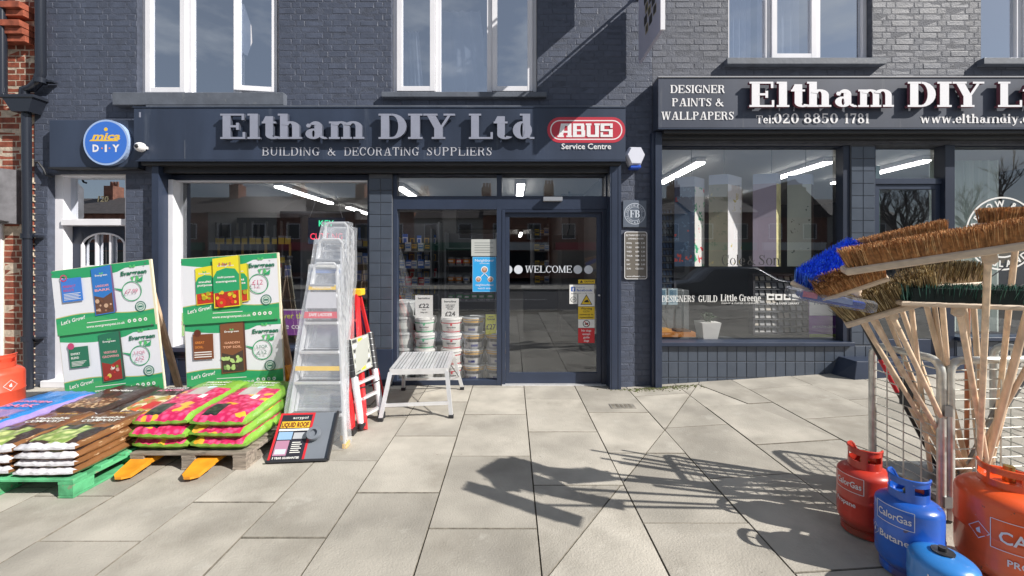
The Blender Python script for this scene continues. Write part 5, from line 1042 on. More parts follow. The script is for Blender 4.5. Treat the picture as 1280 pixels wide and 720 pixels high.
mb = MB(); mb.box(-.25, .25, 0, .3, 0, .06, C_(.42, .16, .03)); mb.box(-.22, -.05, .02, .2, .06, .09, C_(.6, .3, .05)); mb.box(.02, .2, .02, .2, .06, .08, C_(.10, .05, .02)); tag(mb.build('wood_sample_tray', loc=(2.1, 5.32, .575)), 'tray of orange wood finish samples on the left window sill', 'tray')
for x, lab in ((1.885, 'pale blue leaflet at the left frame of the right window'), (2.03, 'pale blue leaflet second from the left frame of the right window')):
    mb = MB(); mb.box(0, .12, 0, .01, 0, .21, C_(.38, .50, .56)); mb.box(.015, .105, -.001, 0, .12, .19, C_(.1, .2, .28)); mb.box(.02, .10, -.001, 0, .03, .09, C_(.15, .3, .4)); tag(mb.build('leaflet', loc=(x, 5.40, 1.02-.04)), lab, 'leaflet', 'leaflets in the right window')
mb = MB(); mb.box(-.0, .38, 0, .012, 0, .72, PUR); mb.box(0, .38, -.001, 0, .28, .72, PW); mb.text('Dulux', .19, .54, .075, C_(.1, .1, .2), -.002, al='c', w=.26); mb.text('TRADE', .19, .42, .07, C_(.1, .1, .2), -.002, al='c', w=.3); mb.text('DECORATOR CENTRE', .19, .12, .03, WHT, -.002, al='c', w=.3)
mb.box(0, .38, -.001, 0, 0, .04, C_(.3, .4, .05)); tag(mb.build('paint_poster', loc=(3.86, 5.40, .56)), 'white and purple trade paint poster at the right end of the window', 'poster')
pt = tag(empty('plant_pot', (2.7, 5.75, .45)), 'square tapered white plant pot in the middle of the right window floor', 'plant pot')
mb = MB(); P = [(-.13, -.13, .26), (.13, -.13, .26), (.13, .13, .26), (-.13, .13, .26), (-.09, -.09, 0), (.09, -.09, 0), (.09, .09, 0), (-.09, .09, 0)]; mb.add(P, [(4, 5, 6, 7), (0, 1, 2, 3)]+[(i, (i+1) % 4, 4+(i+1) % 4, 4+i) for i in range(4)], PW); mb.build('pot', pt)
mb = MB(); LF = C_(.03, .06, .025, .5)
for i in range(40):
    a = random.uniform(0, 6.28); r = random.uniform(.05, .16); z = .27+random.uniform(0, .12); mb.poly([(math.cos(a)*.02, math.sin(a)*.02, .26), (math.cos(a-.2)*r*.7, math.sin(a-.2)*r*.7, z), (math.cos(a)*r, math.sin(a)*r, z-.01), (math.cos(a+.2)*r*.7, math.sin(a+.2)*r*.7, z+.01)], LF)
mb.build('leaf', pt)
mb = MB(); mb.box(0, .8, 0, .5, 0, .20, IND); mb.cbox(-.02, .82, -.02, .52, .2, .235, GC, .004); tag(mb.build('low_plinth', loc=(2.35, 5.6, .21)), 'low dark plinth under the white plant pot in the right window', 'plinth')
# pale curtain boards in the far right window
CUR = mat('pale_curtain', (.52, .60, .56), .7, var=.12, vs=2, stretch=(6, 1, .4))
mb = MB(); n = 40
for i in range(n):
    a, b = 5.62+.95*i/n, 5.62+.95*(i+1)/n; mb.poly([(a, 5.6+.03*math.sin(i*1.3), .6), (b, 5.6+.03*math.sin(i*1.3+1.3), .6), (b, 5.6+.03*math.sin(i*1.3+1.3), 2.9), (a, 5.6+.03*math.sin(i*1.3), 2.9)], CUR)
tag(mb.build('curtain', smooth=True), 'pale green curtain hanging behind the glass beside the right shop door', 'curtain')
mb = MB(); mb.box(5.0, 5.22, 5.9, 6.1, .25, 2.9, C_(.25, .42, .40)); tag(mb.build('display_column'), 'narrow pale teal display column seen at the right of the shop door glass', 'display')
# net curtains and blinds upstairs
def drape(name, label, x0, x1, z0, z1, y, m, k=.02, lean=0):
    mb = MB(); n = 14
    for i in range(n):
        a, b = x0+(x1-x0)*i/n, x0+(x1-x0)*(i+1)/n; ya, yb = y+k*math.sin(i*2.1), y+k*math.sin((i+1)*2.1)
        mb.poly([(a+lean*i/n, ya, z0), (b+lean*(i+1)/n, yb, z0), (b, yb, z1), (a, ya, z1)], m)
    return tag(mb.build(name, smooth=True), label, 'curtain', 'curtains at the upstairs windows')
NET = mat('net_curtain', (.75, .78, .84), .9); 
drape('curtain', 'pale curtain at the left pane of the middle upstairs window', -1.43, -1.22, 3.6, 4.55, 5.45, NET, lean=.08); drape('curtain', 'wide pale curtain in the middle pane of the middle upstairs window', -.98, -.42, 3.64, 4.85, 5.5, NET, lean=.15); drape('curtain', 'narrow curtain edge at the right of the middle pane', -.37, -.30, 4.1, 4.6, 5.45, NET)
drape('curtain', 'net curtain behind the left pane of the upstairs window over the paint shop', 2.78, 3.14, 4.02, 5.3, 5.5, NET, .03); drape('curtain', 'net curtain behind the opening pane of the upstairs window over the paint shop', 3.24, 3.78, 4.02, 5.3, 5.5, NET, .03)
mb = MB(); mb.poly([(x, 5.14+.0*i, z) for i, (x, z) in enumerate(((-3.37, 4.74), (-3.31, 4.72), (-3.22, 4.45), (-3.21, 4.25), (-3.27, 4.08), (-3.34, 4.13), (-3.36, 4.4)))], C_(.7, .7, .74, .8)); mb.box(-3.355, -3.345, 5.15, 5.16, 3.7, 4.12, WHT); mb.box(-3.325, -3.318, 5.15, 5.16, 3.7, 4.1, WHT)
tag(mb.build('net_curtain_end'), 'end of a white net curtain blown out of the open upstairs window', 'curtain')

# ================================================================== across the road: what the glass reflects
random.seed(5)
HB1 = mat('house_brick', (.26, .11, .07), .85, var=.3, vs=3); HB2 = mat('house_render', (.42, .40, .36), .85, var=.1, vs=2); ROOF = mat('roof_slate', (.10, .085, .08), .8, var=.3, vs=4); HG = C_(.03, .035, .04, .1)
gp = 'terrace across the road seen only in the shop glass'
for i in range(13):
    x0 = -46+i*6.2; hh = 5.6+random.uniform(-.2, .4); h = tag(empty('terraced_house', (x0, -27, 0)), ['brick','rendered'][i % 3 == 0]+' terraced house across the road, '+OR_[i]+' in the row', 'house', gp); m = HB1 if i % 3 else HB2
    mb = MB(); mb.box(0, 6.18, -8, 0, 0, hh, m); mb.build('wall', h)
    mb = MB(); gable = i in (11,); 
    if gable: mb.add([(-.2, .3, hh), (6.4, .3, hh), (3.1, .3, hh+3.4), (-.2, -8.3, hh), (6.4, -8.3, hh), (3.1, -8.3, hh+3.4)], [(0, 1, 2), (3, 4, 5), (0, 2, 5, 3), (1, 2, 5, 4)], ROOF)
    else: mb.add([(0, .3, hh-.05), (6.19, .3, hh-.05), (0, -4, hh+2), (6.19, -4, hh+2), (0, -8.3, hh), (6.19, -8.3, hh)], [(0, 1, 3, 2), (2, 3, 5, 4), (0, 2, 4), (1, 3, 5)], ROOF)
    rf = mb.build('roof', h)
    mb = MB(); mb.box(-.4, .5, -4.6, -3.4, hh+1.2, hh+3.1, HB1)
    for k in range(3): mb.lathe([(.12, hh+3.1), (.1, hh+3.6), (0, hh+3.6)], HB1, -.2+k*.3, -4, 8)
    mb.build('chimney', rf)
    for wx in (1.5, 4.6):
        mb = MB(); frame_rect(mb, wx-.6, wx+.6, 3.5, 4.9, .07, .0, .06, UPVC); mb.box(wx-.53, wx+.53, .01, .03, 3.57, 4.83, HG); mb.build('window', h)
    mb = MB(); mb.box(.5, 5.7, .0, .1, .5, 2.4, HG); mb.box(.3, 5.9, .0, .3, 2.5, 3.2, [RED, BODYD, C_(.03, .2, .12), PW][i % 4]); mb.build('shop_window', h)
BARK = mat('bark', (.06, .05, .04), .9, var=.3, vs=8)
def bare_tree(x, y, h, seed, label):
    random.seed(seed); t = tag(empty('bare_tree', (x, y, -.1)), label, 'tree', 'bare trees across the road'); tr = MB(); cr = MB()
    def grow(p, d, L, r, dep):
        q = p+d*L; (tr if dep > 3 else cr).tube([p, (p+q)/2+Vector((random.uniform(-1, 1), random.uniform(-1, 1), 0))*L*.06, q], r, BARK, 5 if dep > 2 else 3, r*.62)
        if dep == 0: return
        for _ in range(3 if dep > 1 else 4):
            n = (d+Vector((random.uniform(-1, 1), random.uniform(-1, 1), random.uniform(-.15, .8)))*.75).normalized(); grow(p+d*L*random.uniform(.6, 1), n, L*random.uniform(.6, .82), r*.58, dep-1)
    grow(Vector((0, 0, 0)), Vector((0, 0, 1)), h*.28, h*.02, 5); tr.build('trunk', t); cr.build('crown', t)
bare_tree(33, -24, 12, 2, 'bare tree across the road reflected in the right shop window'); bare_tree(41, -26, 14, 4, 'bare tree across the road reflected beside the paint shop door'); bare_tree(50, -24, 13, 9, 'bare tree across the road reflected in the far right window'); bare_tree(60, -22, 14, 12, 'bare tree far right across the road'); bare_tree(30, -21, 9, 15, 'smaller bare tree reflected among the wallpaper displays')
def car(x, y, label, col):
    t = tag(empty('parked_car', (x, y, -.13)), label, 'car', 'cars parked behind the camera'); pm = mat('car_paint', col, .2, coat=.5)
    prof = [(-2.1, .35), (-2.12, .7), (-1.95, .92), (-1.1, 1.0), (-.55, 1.42), (.9, 1.46), (1.65, 1.05), (2.1, .95), (2.15, .4), (1.9, .28), (-1.9, .28)]
    mb = MB(); n = len(prof); V = []
    for yy, s in ((-.85, .96), (-.75, 1), (.75, 1), (.85, .96)): V += [(a*s, yy if b < 1.02 else yy*.82, b*s+.02) for a, b in prof]
    mb.add(V, [list(range(n)), list(range(3*n, 4*n))]+[(j*n+i, j*n+(i+1) % n, (j+1)*n+(i+1) % n, (j+1)*n+i) for j in range(3) for i in range(n)], pm); mb.build('body', t, True)
    for s in (-1, 1): mb = MB(); mb.poly([(-.98, s*.80, 1.03), (1.45, s*.80, 1.06), (.85, s*.70, 1.40), (-.5, s*.70, 1.37)], HG); mb.build('side_window', t)
    for wx in (-1.3, 1.35):
        for s in (-1, 1):
            mb = MB(Matrix.Translation((wx, s*.80, .32)) @ Matrix.Rotation(R_(90), 4, 'X')); mb.lathe([(0, -.1), (.32, -.1), (.32, .1), (0, .1)], RUB, n=20); mb.lathe([(0, -.105), (.2, -.105), (.2, .105), (0, .105)], ALU, n=14); mb.build('wheel', t)
car(7.3, -4.1, 'dark car parked at the kerb behind the camera, mirrored in the right window', (.03, .035, .045))

# ================================================================== goods on the pavement
# gas bottles
def bottle(name, label, x, y, r, h, m, deg, lines=(), collar=.60, hb=.80, gap=None, dome=False, group='gas bottles on the pavement'):
    t = tag(empty(name, (x, y, gz(x)+.002), None, R_(deg)), label, 'gas bottle', group)
    H = h*hb if not dome else h; c0 = r*.42
    prof = [(r*.82, 0), (r*.86, .004), (r*.86, .035), (r*.80, .04), (r*.90, .055), (r*.985, .075), (r, .10)]
    zs = H*.52; prof += [(r, zs-.008), (r*1.018, zs-.003), (r*1.018, zs+.003), (r, zs+.008), (r, H-c0)]
    prof += [(r*math.cos(a), H-c0+c0*math.sin(a)) for a in (R_(12*i) for i in range(1, 8))]+[(0, H)]
    mb = MB(); mb.lathe(prof, m, n=40); mb.build('body', t, True)
    if not dome:
        rc_ = r*collar; z0 = H-c0*.28; z1 = h; n = 44; mb = MB(); th = .004; V = []; Fc = []; rows = [0, .12, .40, .72, .9, 1.0]
        def zt(a):   # collar is cut low on one side
            g = abs((a-90+180) % 360-180); return z0+(z1-z0)*(.45 if g < 38 else 1 if g > 74 else .45+.55*(.5-.5*math.cos(math.pi*(g-38)/36)))
        for i in range(n):
            a = 360*i/n; top = zt(a)
            for q in rows:
                for rr in (rc_, rc_-th): V.append((rr*math.cos(R_(a)), rr*math.sin(R_(a)), z0+(top-z0)*q))
        k = len(rows)*2
        def hole(i, q):
            a = (360*(i+.5)/n) % 360; return q in (2,) and any(abs((a-c+180) % 360-180) < 26 for c in (250, 330, 190))
        for i in range(n):
            j = (i+1) % n
            for q in range(len(rows)-1):
                if hole(i, q): continue
                a, b, c, d = i*k+2*q, j*k+2*q, j*k+2*q+2, i*k+2*q+2; Fc += [(a, b, c, d), (a+1, d+1, c+1, b+1)]
                if hole((i+1) % n, q): Fc.append((b, b+1, c+1, c))
                if hole((i-1) % n, q): Fc.append((a, d, d+1, a+1))
                if q > 0 and hole(i, q-1): Fc.append((a, a+1, b+1, b))
                if hole(i, q+1): Fc.append((d, c, c+1, d+1))
            Fc.append((i*k+k-2, j*k+k-2, j*k+k-1, i*k+k-1))
        mb.add(V, Fc, m); mb.tube([(rc_*math.cos(R_(a)), rc_*math.sin(R_(a)), zt(a)) for a in range(0, 360, 9)], .006, m, 6, closed=True); mb.build('collar', t, True)
    mb = MB(); BR = C_(.35, .25, .08, .35, metal=.8)
    mb.lathe([(.022, H-.005), (.022, H+.02), (.014, H+.022), (.014, H+.05), (.02, H+.052), (.02, H+.07), (0, H+.07)] if not dome else [(.04, H-.004), (.04, H+.004), (.016, H+.005), (.016, H+.02), (0, H+.02)], BR if not dome else BLK, n=12)
    if not dome: mb.tube([(0, 0, H+.035), (.055, 0, H+.035)], .011, C_(.6, .08, .03), 8)
    mb.build('valve', t, True)
    if lines:
        mb = MB(); IN = C_(.70, .68, .70, .5); rr = r*1.021
        fn = lambda X, Y, Z: (rr*math.sin(X/rr)*(1-Y*2), -rr*math.cos(X/rr)*(1-Y*2), Z)
        for kind, tx, xo, z, hh, w_ in lines:
            if kind == 't': mb.text(tx, xo, z, hh, IN, 0, al='c', w=w_, bold=.015, fn=fn)
            elif kind == 'b':
                x0, x1, za, zb = xo-w_/2, xo+w_/2, z, z+hh; e = .003; n = 14
                for i in range(n):
                    a, b = x0+(x1-x0)*i/n, x0+(x1-x0)*(i+1)/n
                    for c in (za, zb): mb.poly([fn(a, .0002, c-e/2), fn(b, .0002, c-e/2), fn(b, .0002, c+e/2), fn(a, .0002, c+e/2)], IN)
                for a in (x0, x1): mb.poly([fn(a-e/2, .0002, za), fn(a+e/2, .0002, za), fn(a+e/2, .0002, zb), fn(a-e/2, .0002, zb)], IN)
            elif kind == 'd':
                for q in range(4):
                    a0, a1 = R_(90*q), R_(90*q+90); e = .9; P = [(xo+hh*math.cos(a0), z+hh*math.sin(a0)), (xo+hh*math.cos(a1), z+hh*math.sin(a1))]
                    mb.poly([fn(P[0][0], .0002, P[0][1]), fn(P[1][0], .0002, P[1][1]), fn(xo+(P[1][0]-xo)*e, .0002, z+(P[1][1]-z)*e), fn(xo+(P[0][0]-xo)*e, .0002, z+(P[0][1]-z)*e)], IN)
                mb.poly([fn(xo-hh*.15, .0002, z-hh*.3), fn(xo+hh*.2, .0002, z-hh*.3), fn(xo+.1*hh, .0002, z+hh*.4), fn(xo-hh*.25, .0002, z)], IN)
        mb.build('marking', t)
    return t
ORG = mat('orange_red_bottle_paint', (.78, .10, .02), .33, var=.18, vs=7, coat=.3, bump=.03, bs=20); REDO = mat('red_bottle_paint', (.48, .035, .02), .35, var=.2, vs=7, coat=.3, bump=.03, bs=20); BLB = mat('blue_bottle_paint', (.015, .11, .50), .28, var=.2, vs=7, coat=.4, bump=.03, bs=20); PNK = mat('faded_red_bottle_paint', (.72, .09, .045), .4, var=.15, vs=6, bump=.03, bs=20)
bottle('gas_bottle', 'red propane bottle, leftmost of those beside the brooms', 1.975, 2.33, .125, .468, REDO, -62, [('b', '', -.03, .245, .085, .15), ('t', 'CalorGas', -.03, .27, .034, .13), ('t', 'Propane', -.045, .165, .026, .11), ('d', '', .12, .22, .035, 0)])
bottle('gas_bottle', 'blue butane bottle with a raised collar in front of the wire cage', 1.935, 2.03, .127, .468, BLB, -60, [('b', '', -.02, .255, .085, .155), ('t', 'CalorGas', -.02, .28, .034, .135), ('t', 'Butane', -.02, .175, .032, .12), ('d', '', -.115, .185, .03, 0)])
bottle('gas_bottle', 'small blue bottle with a plain domed top at the bottom edge of the photo', 1.885, 1.82, .116, .245, mat('light_blue_bottle_paint', (.03, .22, .62), .28, var=.2, vs=7, coat=.4), -40, [('t', 'butane', 0, .15, .03, .12)], dome=True)
bottle('gas_bottle', 'big orange-red propane bottle at the right edge beside the cage', 2.33, 1.95, .180, .53, ORG, -36, [('b', '', .03, .20, .13, .26), ('t', 'CALOR', .03, .235, .055, .21), ('t', 'PROPANE', .03, .14, .03, .16), ('d', '', -.14, .25, .04, 0)], collar=.56, hb=.86)
bottle('gas_bottle', 'pale red propane bottle at the left edge behind the blue compost bag', -5.12, 4.10, .215, .62, PNK, 30, [('b', '', -.02, .28, .10, .18), ('t', 'CALOR', -.02, .305, .04, .14), ('d', '', .20, .33, .055, 0)], collar=.72, hb=.84)

for q_ in (ORG, REDO, BLB, PNK): scuff(q_, (.10, .045, .025), 26, .66, .02, amt=.8); scuff(q_, (.12, .06, .035), 9, .42, .1, amt=.8, low=.12)
for q_ in (ORG, BLB): scuff(q_, (.6, .58, .55), 30, .70, .02, (1, 1, 3), .6)
# pallets
def pallet(label, x0, x1, y0, y1, m, h=.125, nb=6):
    t = tag(empty('pallet', ((x0+x1)/2, (y0+y1)/2, gz(x0)+.001)), label, 'pallet'); w, l = (x1-x0)/2, (y1-y0)/2
    for i in range(nb):
        yy = -l+(2*l-.09)*i/(nb-1); mb = MB(); mb.cbox(-w, w, yy, yy+.09, h-.018, h, m, .002); mb.build('deck_board', t)
    for xx in (-w, -.05, w-.1): mb = MB(); mb.cbox(xx, xx+.1, -l+.001, l-.001, h-.038, h-.0185, m, .002); mb.build('stringer_board', t)
    for xx in (-w, -.05, w-.1):
        for yy in (-l+.002, -.06, l-.14): mb = MB(); mb.cbox(xx+.002, xx+.098, yy, yy+.138, .016, h-.0385, m, .002); mb.build('block', t)
        mb = MB(); mb.cbox(xx, xx+.1, -l, l, 0, .0155, m, .002); mb.build('bottom_board', t)
    return t
pallet('green painted pallet under the brown compost bags', -4.0, -2.86, 2.71, 3.72, GRNW); 
pallet('weathered grey pallet under the pink flower compost bags', -2.83, -1.97, 3.08, 4.0, GREYW)
# orange pallet truck pushed under the grey pallet
ptk = tag(empty('pallet_truck', (-2.4, 3.5, .0)), 'orange pallet truck with its two fork tips poking out under the grey pallet', 'pallet truck'); ORF = mat('orange_truck_paint', (.75, .30, .02), .4, var=.2, vs=8, coat=.2)
for xx in (-.35, .13):
    mb = MB(); mb.cbox(xx-.075, xx+.075, -.42, .60, .045, .082, ORF, .006)
    v = [(xx-.075, -.42, .045), (xx+.075, -.42, .045), (xx+.075, -.42, .082), (xx-.075, -.42, .082), (xx-.055, -.56, .02), (xx+.06, -.56, .02), (xx+.06, -.57, .045), (xx-.055, -.57, .045), (xx-.02, -.60, .025), (xx+.025, -.60, .025), (xx+.025, -.60, .04), (xx-.02, -.60, .04)]
    mb.add(v, [(0, 1, 5, 4), (1, 2, 6, 5), (2, 3, 7, 6), (3, 0, 4, 7), (4, 5, 9, 8), (5, 6, 10, 9), (6, 7, 11, 10), (7, 4, 8, 11), (8, 9, 10, 11)], ORF); mb.box(xx-.035, xx+.035, -.50, -.44, .0, .05, RUB); mb.build('fork', ptk)
mb = MB(); mb.cbox(-.42, .22, .60, .74, .05, .36, ORF, .02); mb.add([(-.30, .60, .36), (.22, .60, .36), (.22, .74, .36), (-.30, .74, .36), (-.12, .62, .46), (.16, .62, .50), (.16, .72, .50), (-.12, .72, .46)], [(0, 1, 5, 4), (1, 2, 6, 5), (2, 3, 7, 6), (3, 0, 4, 7), (4, 5, 6, 7)], ORF); mb.build('body', ptk, bevel=.006)
mb = MB(); mb.tube([(.0, .72, .3), (.0, 1.0, .42)], .02, ORF, 8); mb.build('handle', ptk, True)
mb = MB(MX := Matrix.Translation((.0, .7, .09)) @ Matrix.Rotation(R_(90), 4, 'Y')); mb.lathe([(0, -.05), (.085, -.05), (.085, .05), (0, .05)], RUB, n=16); mb.build('wheel', ptk, True)

# sacks: pillow shaped bags with a printed face
def sack_mat(name, cols_fn):
    m = bpy.data.materials.new(name); m.use_nodes = True; t = m.node_tree; cols_fn(t, t.nodes['Principled BSDF']); t.nodes['Principled BSDF'].inputs['Roughness'].default_value = .28; return m
def blotch(a, b, sc, c3=None, sc3=14, th=.5, vor=True):
    def fn(t, bs):
        n, k = t.nodes.new, t.links.new; tcn = n('ShaderNodeTexCoord'); oi = n('ShaderNodeObjectInfo'); ad = n('ShaderNodeVectorMath'); ad.operation = 'ADD'; k(tcn.outputs['Object'], ad.inputs[0]); k(oi.outputs['Random'], ad.inputs[1])
        v = n('ShaderNodeTexVoronoi' if vor else 'ShaderNodeTexNoise'); v.inputs['Scale'].default_value = sc; k(ad.outputs[0], v.inputs['Vector']); r = n('ShaderNodeValToRGB')
        r.color_ramp.interpolation = 'LINEAR'; r.color_ramp.elements[0].position = .25; r.color_ramp.elements[1].position = .62; r.color_ramp.elements[0].color = (*a, 1); r.color_ramp.elements[1].color = (*b, 1); k(v.outputs[0], r.inputs[0]); last = r.outputs[0]
        if c3:
            w = n('ShaderNodeTexVoronoi'); w.inputs['Scale'].default_value = sc3; k(ad.outputs[0], w.inputs['Vector']); s = n('ShaderNodeSeparateColor'); k(w.outputs['Color'], s.inputs[0]); g = n('ShaderNodeMath'); g.operation = 'GREATER_THAN'; g.inputs[1].default_value = th; k(s.outputs[0], g.inputs[0])
            mx_ = n('ShaderNodeMixRGB'); mx_.inputs[2].default_value = (*c3, 1); k(g.outputs[0], mx_.inputs[0]); k(last, mx_.inputs[1]); last = mx_.outputs[0]
        k(last, bs.inputs['Base Color'])
    return fn
PINKF = sack_mat('flower_print', blotch((.80, .09, .22), (.50, .015, .09), 26, (.80, .40, .04), 17, .88)); DARKF = sack_mat('dark_leaf_print', blotch((.05, .07, .04), (.015, .02, .02), 30)); LEAFF = sack_mat('pale_leaf_print', blotch((.62, .68, .28), (.22, .33, .08), 20)); VEGF = sack_mat('vegetable_print', blotch((.62, .09, .03), (.35, .30, .06), 18, (.70, .62, .40), 16, .6)); SOILF = sack_mat('chip_print', blotch((.30, .15, .08), (.12, .05, .03), 60, (.5, .33, .2), 50, .7))
SK = lambda n_, c, r=.28: mat(n_, c, r, var=.12, vs=10, bump=.7, bs=16, coat=.25)
LIME = SK('lime_sack', (.20, .40, .05)); BRN = SK('brown_sack', (.16, .06, .025)); BLUS = SK('blue_sack', (.02, .20, .58)); BLKS = SK('black_sack', (.045, .028, .025)); WHS = SK('silver_white_sack', (.62, .62, .66)); PURS = SK('mauve_sack', (.30, .22, .50)); TANS = scuff(SK('tan_sack', (.22, .10, .04)), (.62, .45, .28), 26, .60, .03, (1, .35, 1), .8)
def sack_mesh(w, l, h, face, side, end, prints, seed, sag=.0):
    """w across (x), l deep (y), flat pillow; face/side/end materials; prints = (u0,u1,v0,v1,material) on the top, u,v in 0..1 from the front left"""
    random.seed(seed); nx, ny = 18, 22; mb = MB(); V = []; ph1, ph2 = random.uniform(0, 6), random.uniform(0, 6)
    def P(i, j, top):
        u, v = i/nx*2-1, j/ny*2-1; e = (1-abs(u)**5)*(1-abs(v)**6); th = h*(.18+.82*max(0, e)**.42)/2
        wr = .0055*math.sin(9*u+ph1+4*v)*math.sin(7*v+ph2)+.005*math.sin(23*u+ph2)*(abs(v)**3)+.003*math.sin(31*v+5*u+ph1)*abs(u)**2
        x, y = u*w/2*(1-.03*abs(v)**4+.008*math.sin(11*v+ph1)), v*l/2*(1-.03*abs(u)**4+.008*math.sin(13*u+ph2))
        return (x, y, h/2+(th+wr if top else -th*.92))
    for top in (1, 0):
        for j in range(ny+1):
            for i in range(nx+1): V.append(P(i, j, top))
    o = (nx+1)*(ny+1); idx = lambda i, j: j*(nx+1)+i
    mats = {}
    for top in (1, 0):
        for j in range(ny):
            for i in range(nx):
                u, v = (i+.5)/nx, (j+.5)/ny; m = face
                if not top: m = side
                else:
                    if u < .06 or u > .94: m = side
                    if v < .055 or v > .95: m = end
                    for u0, u1, v0, v1, pm in prints:
                        if u0 < u < u1 and v0 < v < v1: m = pm
                q = [idx(i, j), idx(i+1, j), idx(i+1, j+1), idx(i, j+1)]; q = [a+(0 if top else o) for a in q]
                mats.setdefault(m.name, (m, []))[1].append(q if top else q[::-1])
    rim = [(idx(i, 0), idx(i+1, 0), end) for i in range(nx)]+[(idx(i+1, ny), idx(i, ny), end) for i in range(nx)]+[(idx(0, j+1), idx(0, j), side) for j in range(ny)]+[(idx(nx, j), idx(nx, j+1), side) for j in range(ny)]
    for a, b, m in rim: mats.setdefault(m.name, (m, []))[1].append((o+a, o+b, b, a))
    off = 0
    mb.v = [Vector(p) for p in V]
    for m, fs_ in mats.values():
        i = mb.m(m)
        for q in fs_: mb.f.append(list(q)); mb.mi.append(i)
    # lettering bars printed on the top
    return mb
def topz(w, l, h, x, y):
    u, v = x/(w/2), y/(l/2); e = (1-abs(u)**5)*(1-abs(v)**6); return h/2+h*(.18+.82*max(0, e)**.42)/2+.0045
def sack(name, label, x, y, z, w, l, h, face, side, end, prints, seed, txt=(), tilt=(0, 0), rz=0, group=None):
    t = tag(empty(name, (x, y, z), None, R_(rz)), label, 'compost bag', group); t.rotation_euler = (R_(tilt[0]), R_(tilt[1]), R_(rz))
    mb = sack_mesh(w, l, h, face, side, end, prints, seed); mb.build('bag', t, True)
    if txt:
        mb = MB()
        for s_, cx, cy, hh, tw, m in txt: mb.text(s_, cx*w/2, cy*l/2, hh, m, 0, al='c', w=tw, bold=.02, fn=lambda X, Y, Z: (X, Z, topz(w, l, h, X, Z)+.0015))
        mb.build('lettering', t)
    return t
PT = C_(.80, .80, .76); PK = C_(.85, .25, .4); OT = C_(.7, .4, .08)
random.seed(21)
# pink flower compost: three high, two across
ordl = ['bottom', 'middle', 'top']
for c in range(2):
    for k in range(3):
        random.seed(100+c*3+k)
        sack('compost_bag', f'green compost bag with pink flower print, {ordl[k]} of the {["left", "right"][c]} pile on the grey pallet', -2.635+c*.425+random.uniform(-.008, .008), 3.50+random.uniform(-.02, .02)-(.02 if k == 1 else 0), .128+k*.092, .425, .80, .118, LIME, LIME, LIME,
             [(.05, .95, .0, .66, PINKF), (.18, .42, .03, .26, DARKF), (.62, .72, .42, .50, PT), (.30, .62, .52, .74, C_(.45, .42, .4, .3)), (.44, .60, .66, .72, C_(.55, .75, .8))], 40+c*3+k,
             [('Flower', .0, .62, .045, .22, PT), ('compost', .0, .48, .03, .2, PT)] if k == 2 else (), tilt=(1.5+k*1.2, random.uniform(-1.5, 1.5)), rz=random.uniform(-1.5, 1.5), group='pink flower compost bags')
# brown vegetable compost: columns with silver-white ends
bp = [(.06, .94, .05, .50, BLKS), (.12, .72, .10, .44, LEAFF), (.5, .8, .06, .18, LEAFF), (.60, .88, .40, .52, C_(.24, .10, .04)), (.2, .5, .38, .47, BLKS)]
for c in range(2):
    for k in range(4 if c else 4):
        if c == 1 and k == 3: continue
        random.seed(300+c*4+k); nm = ['right', 'left'][c]
        pos = 'bottom second third topmost'.split()[k] if c == 0 else 'bottom second topmost'.split()[k]
        xx = -3.075-c*.415
        sack('compost_bag', f'brown compost bag with white end and leaf print, {pos} in the {nm} front pile', xx+random.uniform(-.008, .008), 3.03+random.uniform(-.01, .01), .126+k*(.052 if c == 0 else .068), .41, .62, .075 if c == 0 else .092, BRN, TANS, WHS, bp, 60+c*5+k,
             [('Vegetable', .1, .32, .035, .26, PT), ('COMPOST', .1, .12, .045, .26, PT), ('60 litres', .2, .62, .025, .16, OT)] if k == (3, 2)[c] else (), tilt=(1, random.uniform(-1, .6)), rz=random.uniform(-1.2, 1.2), group='brown compost bags with white ends')
for k in range(3):
    random.seed(400+k)
    sack('compost_bag', f'black compost bag with vegetable print, {ordl[k]} of the back pile on the green pallet', -3.06, 3.62+random.uniform(-.01, .01), .126+k*.075, .46, .60, .09, BLKS, BLKS, WHS, [(.25, .95, .05, .55, VEGF), (.55, .8, .1, .3, C_(.5, .03, .03)), (.86, 1.0, .0, .9, WHS)], 80+k, [('Tomato', -.1, .62, .04, .24, PT), ('PLANTER', -.1, .42, .04, .24, PK)] if k == 2 else (), tilt=(3, -1.5), group='black tomato compost bags')
for k in range(3):
    random.seed(500+k)
    sack('compost_bag', f'bright blue compost bag with brown chips print, {ordl[k]} of the left edge pile', -3.92, 3.25+random.uniform(-.01, .01), .126+k*.082, .46, 1.02, .10, BLUS, PURS, BLUS, [(.1, .9, .06, .36, SOILF), (.12, .8, .38, .50, PURS)], 90+k, [('Landscape', .0, .28, .05, .3, PK), ('BARK', .0, .08, .06, .26, PK)] if k == 2 else (), tilt=(1, .5), rz=-1, group='blue bark bags')
sack('compost_bag', 'brown bag lying flat between the blue bag and the tomato bags', -3.50, 3.62, .30, .42, .62, .08, BLKS, BLKS, BLKS, [(.1, .9, .08, .4, SOILF)], 97, [('Garden', 0, .3, .04, .2, PT)], tilt=(2, 1))

